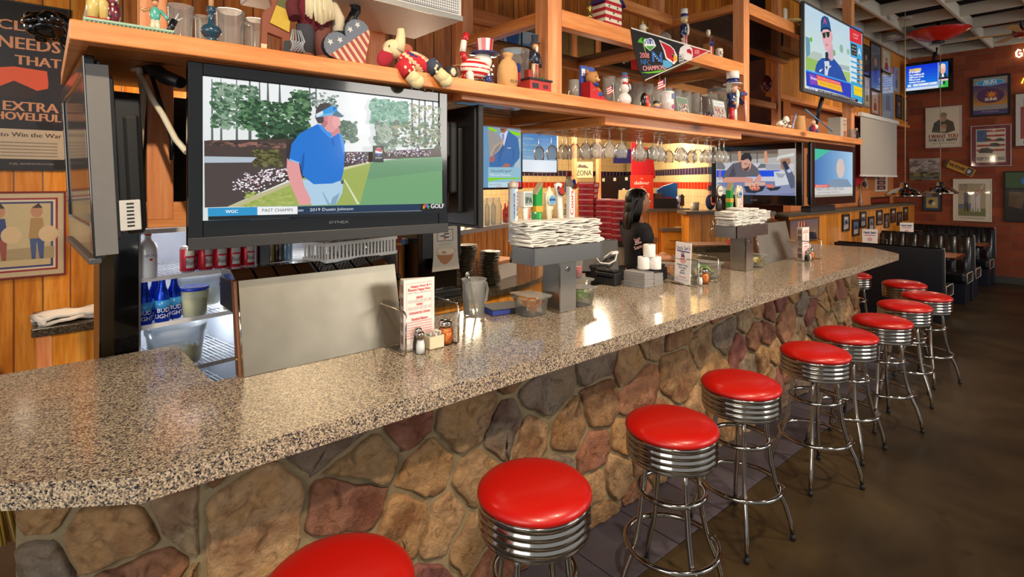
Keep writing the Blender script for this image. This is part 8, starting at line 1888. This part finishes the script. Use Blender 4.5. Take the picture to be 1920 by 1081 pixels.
brickpic('white_poster','white bordered poster cut by the right edge',1903,168,1990,275,.012,'2c2824',be,'poster')
def land(p):
    g,x0,y0,W,H=N(p);p.grad([(x0,y0),(x0+W,y0),(x0+W,y0+H),(x0,y0+H)],'6c5c4c','a89c94',6);r=random.Random(2);p.blobs(r,x0,y0+.35*H,x0+W,y0+H,60,.03,.09,['8c8480','b8aca4','786c68','a09488'],.5);p.blobs(r,x0,y0,x0+W,y0+.35*H,60,.03,.08,['6c6c50','8c8450','5c6478','4c4438'],.4)
brickpic('cloud_painting','unframed grey cloud landscape print on brick',1705.5,296,1762.5,338,0,'c0c0c0',land,'print',False)
def soldiers(p):
    g,x0,y0,W,H=N(p);p.rect(x0,y0,x0+W,y0+H,'d8ccb4');p.q([g(.12,.10),g(.86,.10),g(.86,.90),g(.12,.90)],'a89c7c');p.q([g(.12,.3),g(.86,.3),g(.86,.12),g(.12,.12)],'6c7444');p.q([g(.12,.3),g(.5,.3),g(.5,.42),g(.12,.40)],'50607c')
    for cx,c in((.34,'384058'),(.52,'c8c0b8'),(.66,'d0c8c0')):p.disc(*g(cx,.72),.03*W,.025*H,'a87858');p.q([g(cx-.06,.42),g(cx-.06,.68),g(cx+.06,.68),g(cx+.06,.42)],c);p.q([g(cx-.05,.22),g(cx-.05,.44),g(cx+.05,.44),g(cx+.07,.22),g(cx+.02,.22),g(cx,.38),g(cx-.02,.22)],c if c!='384058' else '241c1c')
    for k in range(4):p.line(g(.60+.04*k,.60+.06*k),g(.80,.78+.03*k),.014,'b84038' if k%2==0 else 'e0d4c8')
    for k,t in enumerate(('THE SPIRIT','OF THE','NAVY')):p.text(t,*g(.27,.86-k*.05),.025,'54302c',.22*W,0,.001)
    p.text('U.S. NAVY RECRUITING STATION',*g(.5,.055),.022,'5c3c30',.66*W)
brickpic('navy_poster','cream bordered poster of three saluting figures',1787.4,335,1860,413,.012,'d8d0bc',soldiers,'poster')
def dog(p):
    g,x0,y0,W,H=N(p);p.rect(x0,y0,x0+W,y0+H,'28344c');p.rect(x0+W*.15,y0+H*.12,x0+W*.85,y0+H*.72,'a89858');p.disc(*g(.45,.45),.17*W,.14*H,'2c2420');p.disc(*g(.6,.36),.12*W,.12*H,'c8c0b0');p.rect(x0+W*.15,y0+H*.75,x0+W*.5,y0+H*.92,'607084')
brickpic('small_blue_frame','small dark blue framed picture under the cloud print',1729.6,358,1766.5,395,.022,'14140f',dog)
def dark(p):
    g,x0,y0,W,H=N(p);p.rect(x0,y0,x0+W,y0+H,'1c1a16');p.rect(x0,y0+.68*H,x0+W,y0+H,'3c5830');p.disc(*g(.52,.82),.1*W,.08*H,'2870c8');p.disc(*g(.7,.40),.2*W,.12*H,'50503c');p.q([g(.08,.3),g(.45,.25),g(.5,.6),g(.1,.6)],'5c4428');p.rect(x0,y0+.64*H,x0+W,y0+.68*H,'0c0c0c')
brickpic('dark_collage','dark framed collage with a blue spot cut by the right edge',1882.5,320,1960,415,.02,'101010',dark)
# oil sign
q0,q1=atx(1772,304,XB-.03),atx(1826,325,XB-.03);uu=(q1-q0);L_=uu.length;uu.normalize();vv=Vector((-1,0,0)).cross(uu);vv=vv if vv.z>0 else-vv
T=thing('yellow_wall_sign','small tilted yellow lettered sign bar on the brick wall','sign',q0);bw(slab(B(),q0-vv*.07,uu,vv,uu.cross(vv),0,0,L_,.14,-.02,.0,'c89430'),'sign_bar',M_print,T);p=Pic(q0-vv*.07,uu,vv);p.rect(0,0,.05,.14,'5c3c20');p.text('VALVOLINE',L_*.42,.07,.06,'38281c',L_*.56,0,.003);p.rect(L_-.12,.01,L_-.02,.13,'3c3c54');p.rect(L_-.10,.04,L_-.05,.10,'c8c0a8');bw(p,'sign_print',M_print,T)
# neon
T=thing('neon_sign','glowing warm white neon lettering at the right edge of the brick wall','neon sign',atx(1912,100,XB-.05));NE=attr_mat('neon_tube',.3,emit=6.0)
pts=[atx(x,y,XB-.05)for x,y in((1914,95),(1909,93),(1905.5,98),(1906,105),(1911,107),(1916,104),(1916,100),(1911,100))];bw(B().tube(pts,.012,6,'f8e0b0'),'neon_letter',NE,T);pts=[atx(x,y,XB-.05)for x,y in((1920,92),(1924,107),(1930,92),(1936,107))];bw(B().tube(pts,.012,6,'f8e0b0'),'neon_letter',NE,T)
pts=[atx(x,y,XB-.05)for x,y in((1916,156),(1919,147),(1924,156),(1930,145))];bw(B().tube(pts,.012,6,'f0c030'),'neon_squiggle',NE,T)
# ---- pictures on the pine bulkhead
YB=2.955
BP=[((1617.4,88,1631.8,141),'narrow tall dark picture leftmost on the pine bulkhead','4c4434','14120f'),((1632.5,87,1652,167),'tall black framed portrait on the pine bulkhead','6c7480','101010'),((1654,97,1671,137),'pale framed drawing high on the pine bulkhead','c8b8a0','a88c60'),((1654,138,1676.5,220),'tall glazed frame reflecting blue below the pale drawing','8ca4bc','9a948c'),((1676.5,128,1686,171),'narrow silver framed picture right of the tall glazed frame','a8a498','8c887c'),((1680.5,180,1692,221),'small black framed picture low on the bulkhead','3c444c','101010'),((1620.5,144,1632,200),'pale clipping below the narrow dark picture','b0a890','787060'),((1633.5,172,1649,214),'small framed jersey picture low on the pine bulkhead','b89888','5c3c28'),((1695,184,1702,226),'last thin frame at the corner of the pine bulkhead','8c8464','3c3020')]  # the glazed frame's blue is a reflection painted as picture colour
for i,((a0,b0_,a1,b1),lb,c,fc)in enumerate(BP):
    pa,pb=aty(a0,b1,YB),aty(a1,b0_,YB)
    def fn(p,c=c,i=i):
        g,x0,y0,W,H=N(p);p.rect(x0,y0,x0+W,y0+H,c);r=random.Random(i);p.q([g(.12,.08),g(.88,.08),g(.88,.92),g(.12,.92)],['2c2c30','5c6870','e0d4bc','98b0c8','8c8478','28303c','c8c0a8','d0b8a8','a09468'][i]);p.disc(*g(.5,.62),.16*W,.10*H,'b8906c');p.q([g(.25,.15),g(.35,.5),g(.65,.5),g(.75,.15)],['38342c','3c4858','a85040','7890b0','5c5c54','586068','7c6c58','9c4840','6c5c40'][i])
    frame_pic('framed_picture',lb,(pa.x,YB,pa.z),(1,0,0),(0,0,1),pb.x-pa.x,pb.z-pa.z,.03,fc,fn)
# projector screen
pa,pb=aty(1613,327,2.90),aty(1681,228,2.90)
T=thing('projection_screen','white rolled-down projection screen hanging from the pine bulkhead','screen',(pa.x,2.90,pb.z));bw(B().box((pa.x,2.895,pa.z),(pb.x,2.899,2.80)),'fabric',simple('screen_fabric','b8b0a4',.9),T);bw(B().box((pa.x,2.885,pa.z-.03),(pb.x,2.91,pa.z)),'bottom_bar',WHITEP,T);bw(B().box((pa.x-.03,2.87,2.80),(pb.x+.03,2.925,2.86)),'roller_case',WHITEP,T)
# alcove items on the orange wall
YO=3.19
def orangepic(name,lab,box,fw,fc,fn,cat='picture'):
    pa,pb=aty(box[0],box[3],YO),aty(box[2],box[1],YO);frame_pic(name,lab,(pa.x,YO,pa.z),(1,0,0),(0,0,1),pb.x-pa.x,pb.z-pa.z,fw,fc,fn,cat)
def triple(p):
    g,x0,y0,W,H=N(p);p.rect(x0,y0,x0+W,y0+H,'dcd4c8')
    for k in range(3):p.q([g(.15,.08+k*.31),g(.85,.08+k*.31),g(.85,.34+k*.31),g(.15,.34+k*.31)],'5c1c18');p.disc(*g(.5,.2+k*.31),.25*W,.07*H,'b09080')
orangepic('three_photo_mat','white mat with three red-brown photos on the orange wall',(1641.5,327,1664,359),.012,'d8d0c4',triple)
orangepic('maroon_picture','dark maroon framed picture low on the orange wall',(1634,368,1668,384),.03,'2c1410',lambda p:(p.rect(*p.box_,'8c2c18')))
pts=[aty(x,y,3.1)for x,y in((1602,290),(1610,300),(1617,340),(1604,350),(1600,345))]
T=thing('red_pennant','red felt pennant hanging right of the blue and teal television','pennant',pts[0]);b=B();o_=Vector((0,3.1,0));b.prism([(p_.x,p_.z)for p_ in pts][::-1],.006,'b81828',frame=((0,3.1,0),(1,0,0),(0,0,1)));bw(b,'felt',M_cloth,T);bw(B().tube([pts[0],pts[0]+Vector((0,0,.9))],.004,5),'cord',RUBBER,T)
q=aty(1624,335,3.1);T=thing('hanging_puppet','small flag-dressed puppet hanging beside the red pennant','puppet',q);b=B();r=random.Random(9)
for k in range(16):b.ell((r.uniform(-.08,.08),r.uniform(-.02,.02),r.uniform(-.14,.12)),(.035,.025,.04),r.choice(['c8b48c','283060','b03038','dccca8','6c5c48']),n=8,m=6)
b.build('body',M_cloth,T);bw(B().tube([q+Vector((0,0,.1)),(q.x,q.y,2.83)],.003,5),'string',RUBBER,T)
item('thin_bottle',B().lathe([(.03,0),(.034,.02),(.03,.10),(.01,.2),(.008,.34),(0,.34)],14,'8c6c58'),M_paint,(aty(1613,386,2.95).x,2.95,1.371),0,'thin-necked brown bottle on the half wall cap','bottle')
# plaques on the half wall
for i,(a0,b0_,a1,b1)in enumerate(((80,465,130,595),(152,503,200,630),(208,447,250,570),(268,482,308,595),(328,436,368,550),(385,460,418,570),(430,425,464,532),(476,450,508,550),(522,415,552,517))):
    g_=CR(1560,280,3.861);x0p,y0p=g_(a0,b0_);x1p,y1p=g_(a1,b1);pa,pb=aty(x0p,y1p,2.84),aty(x1p,y0p,2.84)
    def fn(p,i=i):
        g,x0,y0,W,H=N(p);p.rect(x0,y0,x0+W,y0+H,'2c1c10');p.q([g(.12,.42),g(.88,.42),g(.88,.92),g(.12,.92)],['8894a8','586c8c','6c7080','7c8494','54586c','60646c','74505c','5c6470','6c6050'][i]);p.q([g(.12,.06),g(.88,.06),g(.88,.38),g(.12,.38)],'b0acac' if i<4 else '3c3028')
        if i%2==0:p.disc(*g(.5,.8),.3*W,.10*H,'d0c8b4')
        p.q([g(.2,.45),g(.5,.7),g(.8,.45)],'303448')
    nm=('first','second','third','fourth','fifth','sixth','seventh','eighth','ninth')[i]
    frame_pic('wall_plaque','dark walnut team plaque, %s from the left on the half wall'%nm,(pa.x,2.84,pa.z),(1,0,0),(0,0,1),pb.x-pa.x,pb.z-pa.z,.02,'24160c',fn,'plaque')
# poster on half wall and framed poster on pillar
def hat(p):
    g,x0,y0,W,H=N(p);p.grad([(x0,y0),(x0+W,y0),(x0+W,y0+H),(x0,y0+H)],'a87c50','6c6478',8);p.disc(*g(.40,.45),.20*W,.24*H,'9a5c40');p.q([g(.22,.66),g(.58,.68),g(.52,.95),g(.28,.94)],'8c3428')
    for k in range(3):p.q([g(.26+k*.1,.68),g(.30+k*.1,.68),g(.31+k*.09,.94),g(.28+k*.09,.94)],'d8c0a8')
    p.q([g(.4,.0),g(.95,.0),g(.9,.35),g(.6,.4)],'1c2034');p.disc(*g(.35,.5),.03*W,.04*H,'1c1410');p.disc(*g(.48,.5),.03*W,.04*H,'1c1410');p.disc(*g(.42,.34),.08*W,.02*H,'d8b8a0')
pa,pb=aty(1481,459,2.84),aty(1536,406,2.84);frame_pic('hat_poster','framed poster of a figure in a striped hat on the half wall',(pa.x,2.84,pa.z),(1,0,0),(0,0,1),pb.x-pa.x,pb.z-pa.z,.02,'5c3418',hat,'poster')
q0_=atz(1318,396,1.40);oo=atd(1319,452,7.15);o2_=atd(1346,452,7.0);uu=Vector((o2_.x-oo.x,o2_.y-oo.y,0))
def pale(p):
    g,x0,y0,W,H=N(p);p.rect(x0,y0,x0+W,y0+H,'a8b0c4');p.text('ALL STARS',*g(.55,.78),.03,'485880',.6*W);p.disc(*g(.55,.4),.22*W,.2*H,'5c6884');p.disc(*g(.5,.55),.10*W,.08*H,'c8b8a8')
frame_pic('pale_blue_frame','black framed pale blue poster on the pine pillar behind the far tower',(oo.x-.0,oo.y-.0,.97),uu,(0,0,1),uu.length*1.7,.37,.02,'101014',pale,'poster')
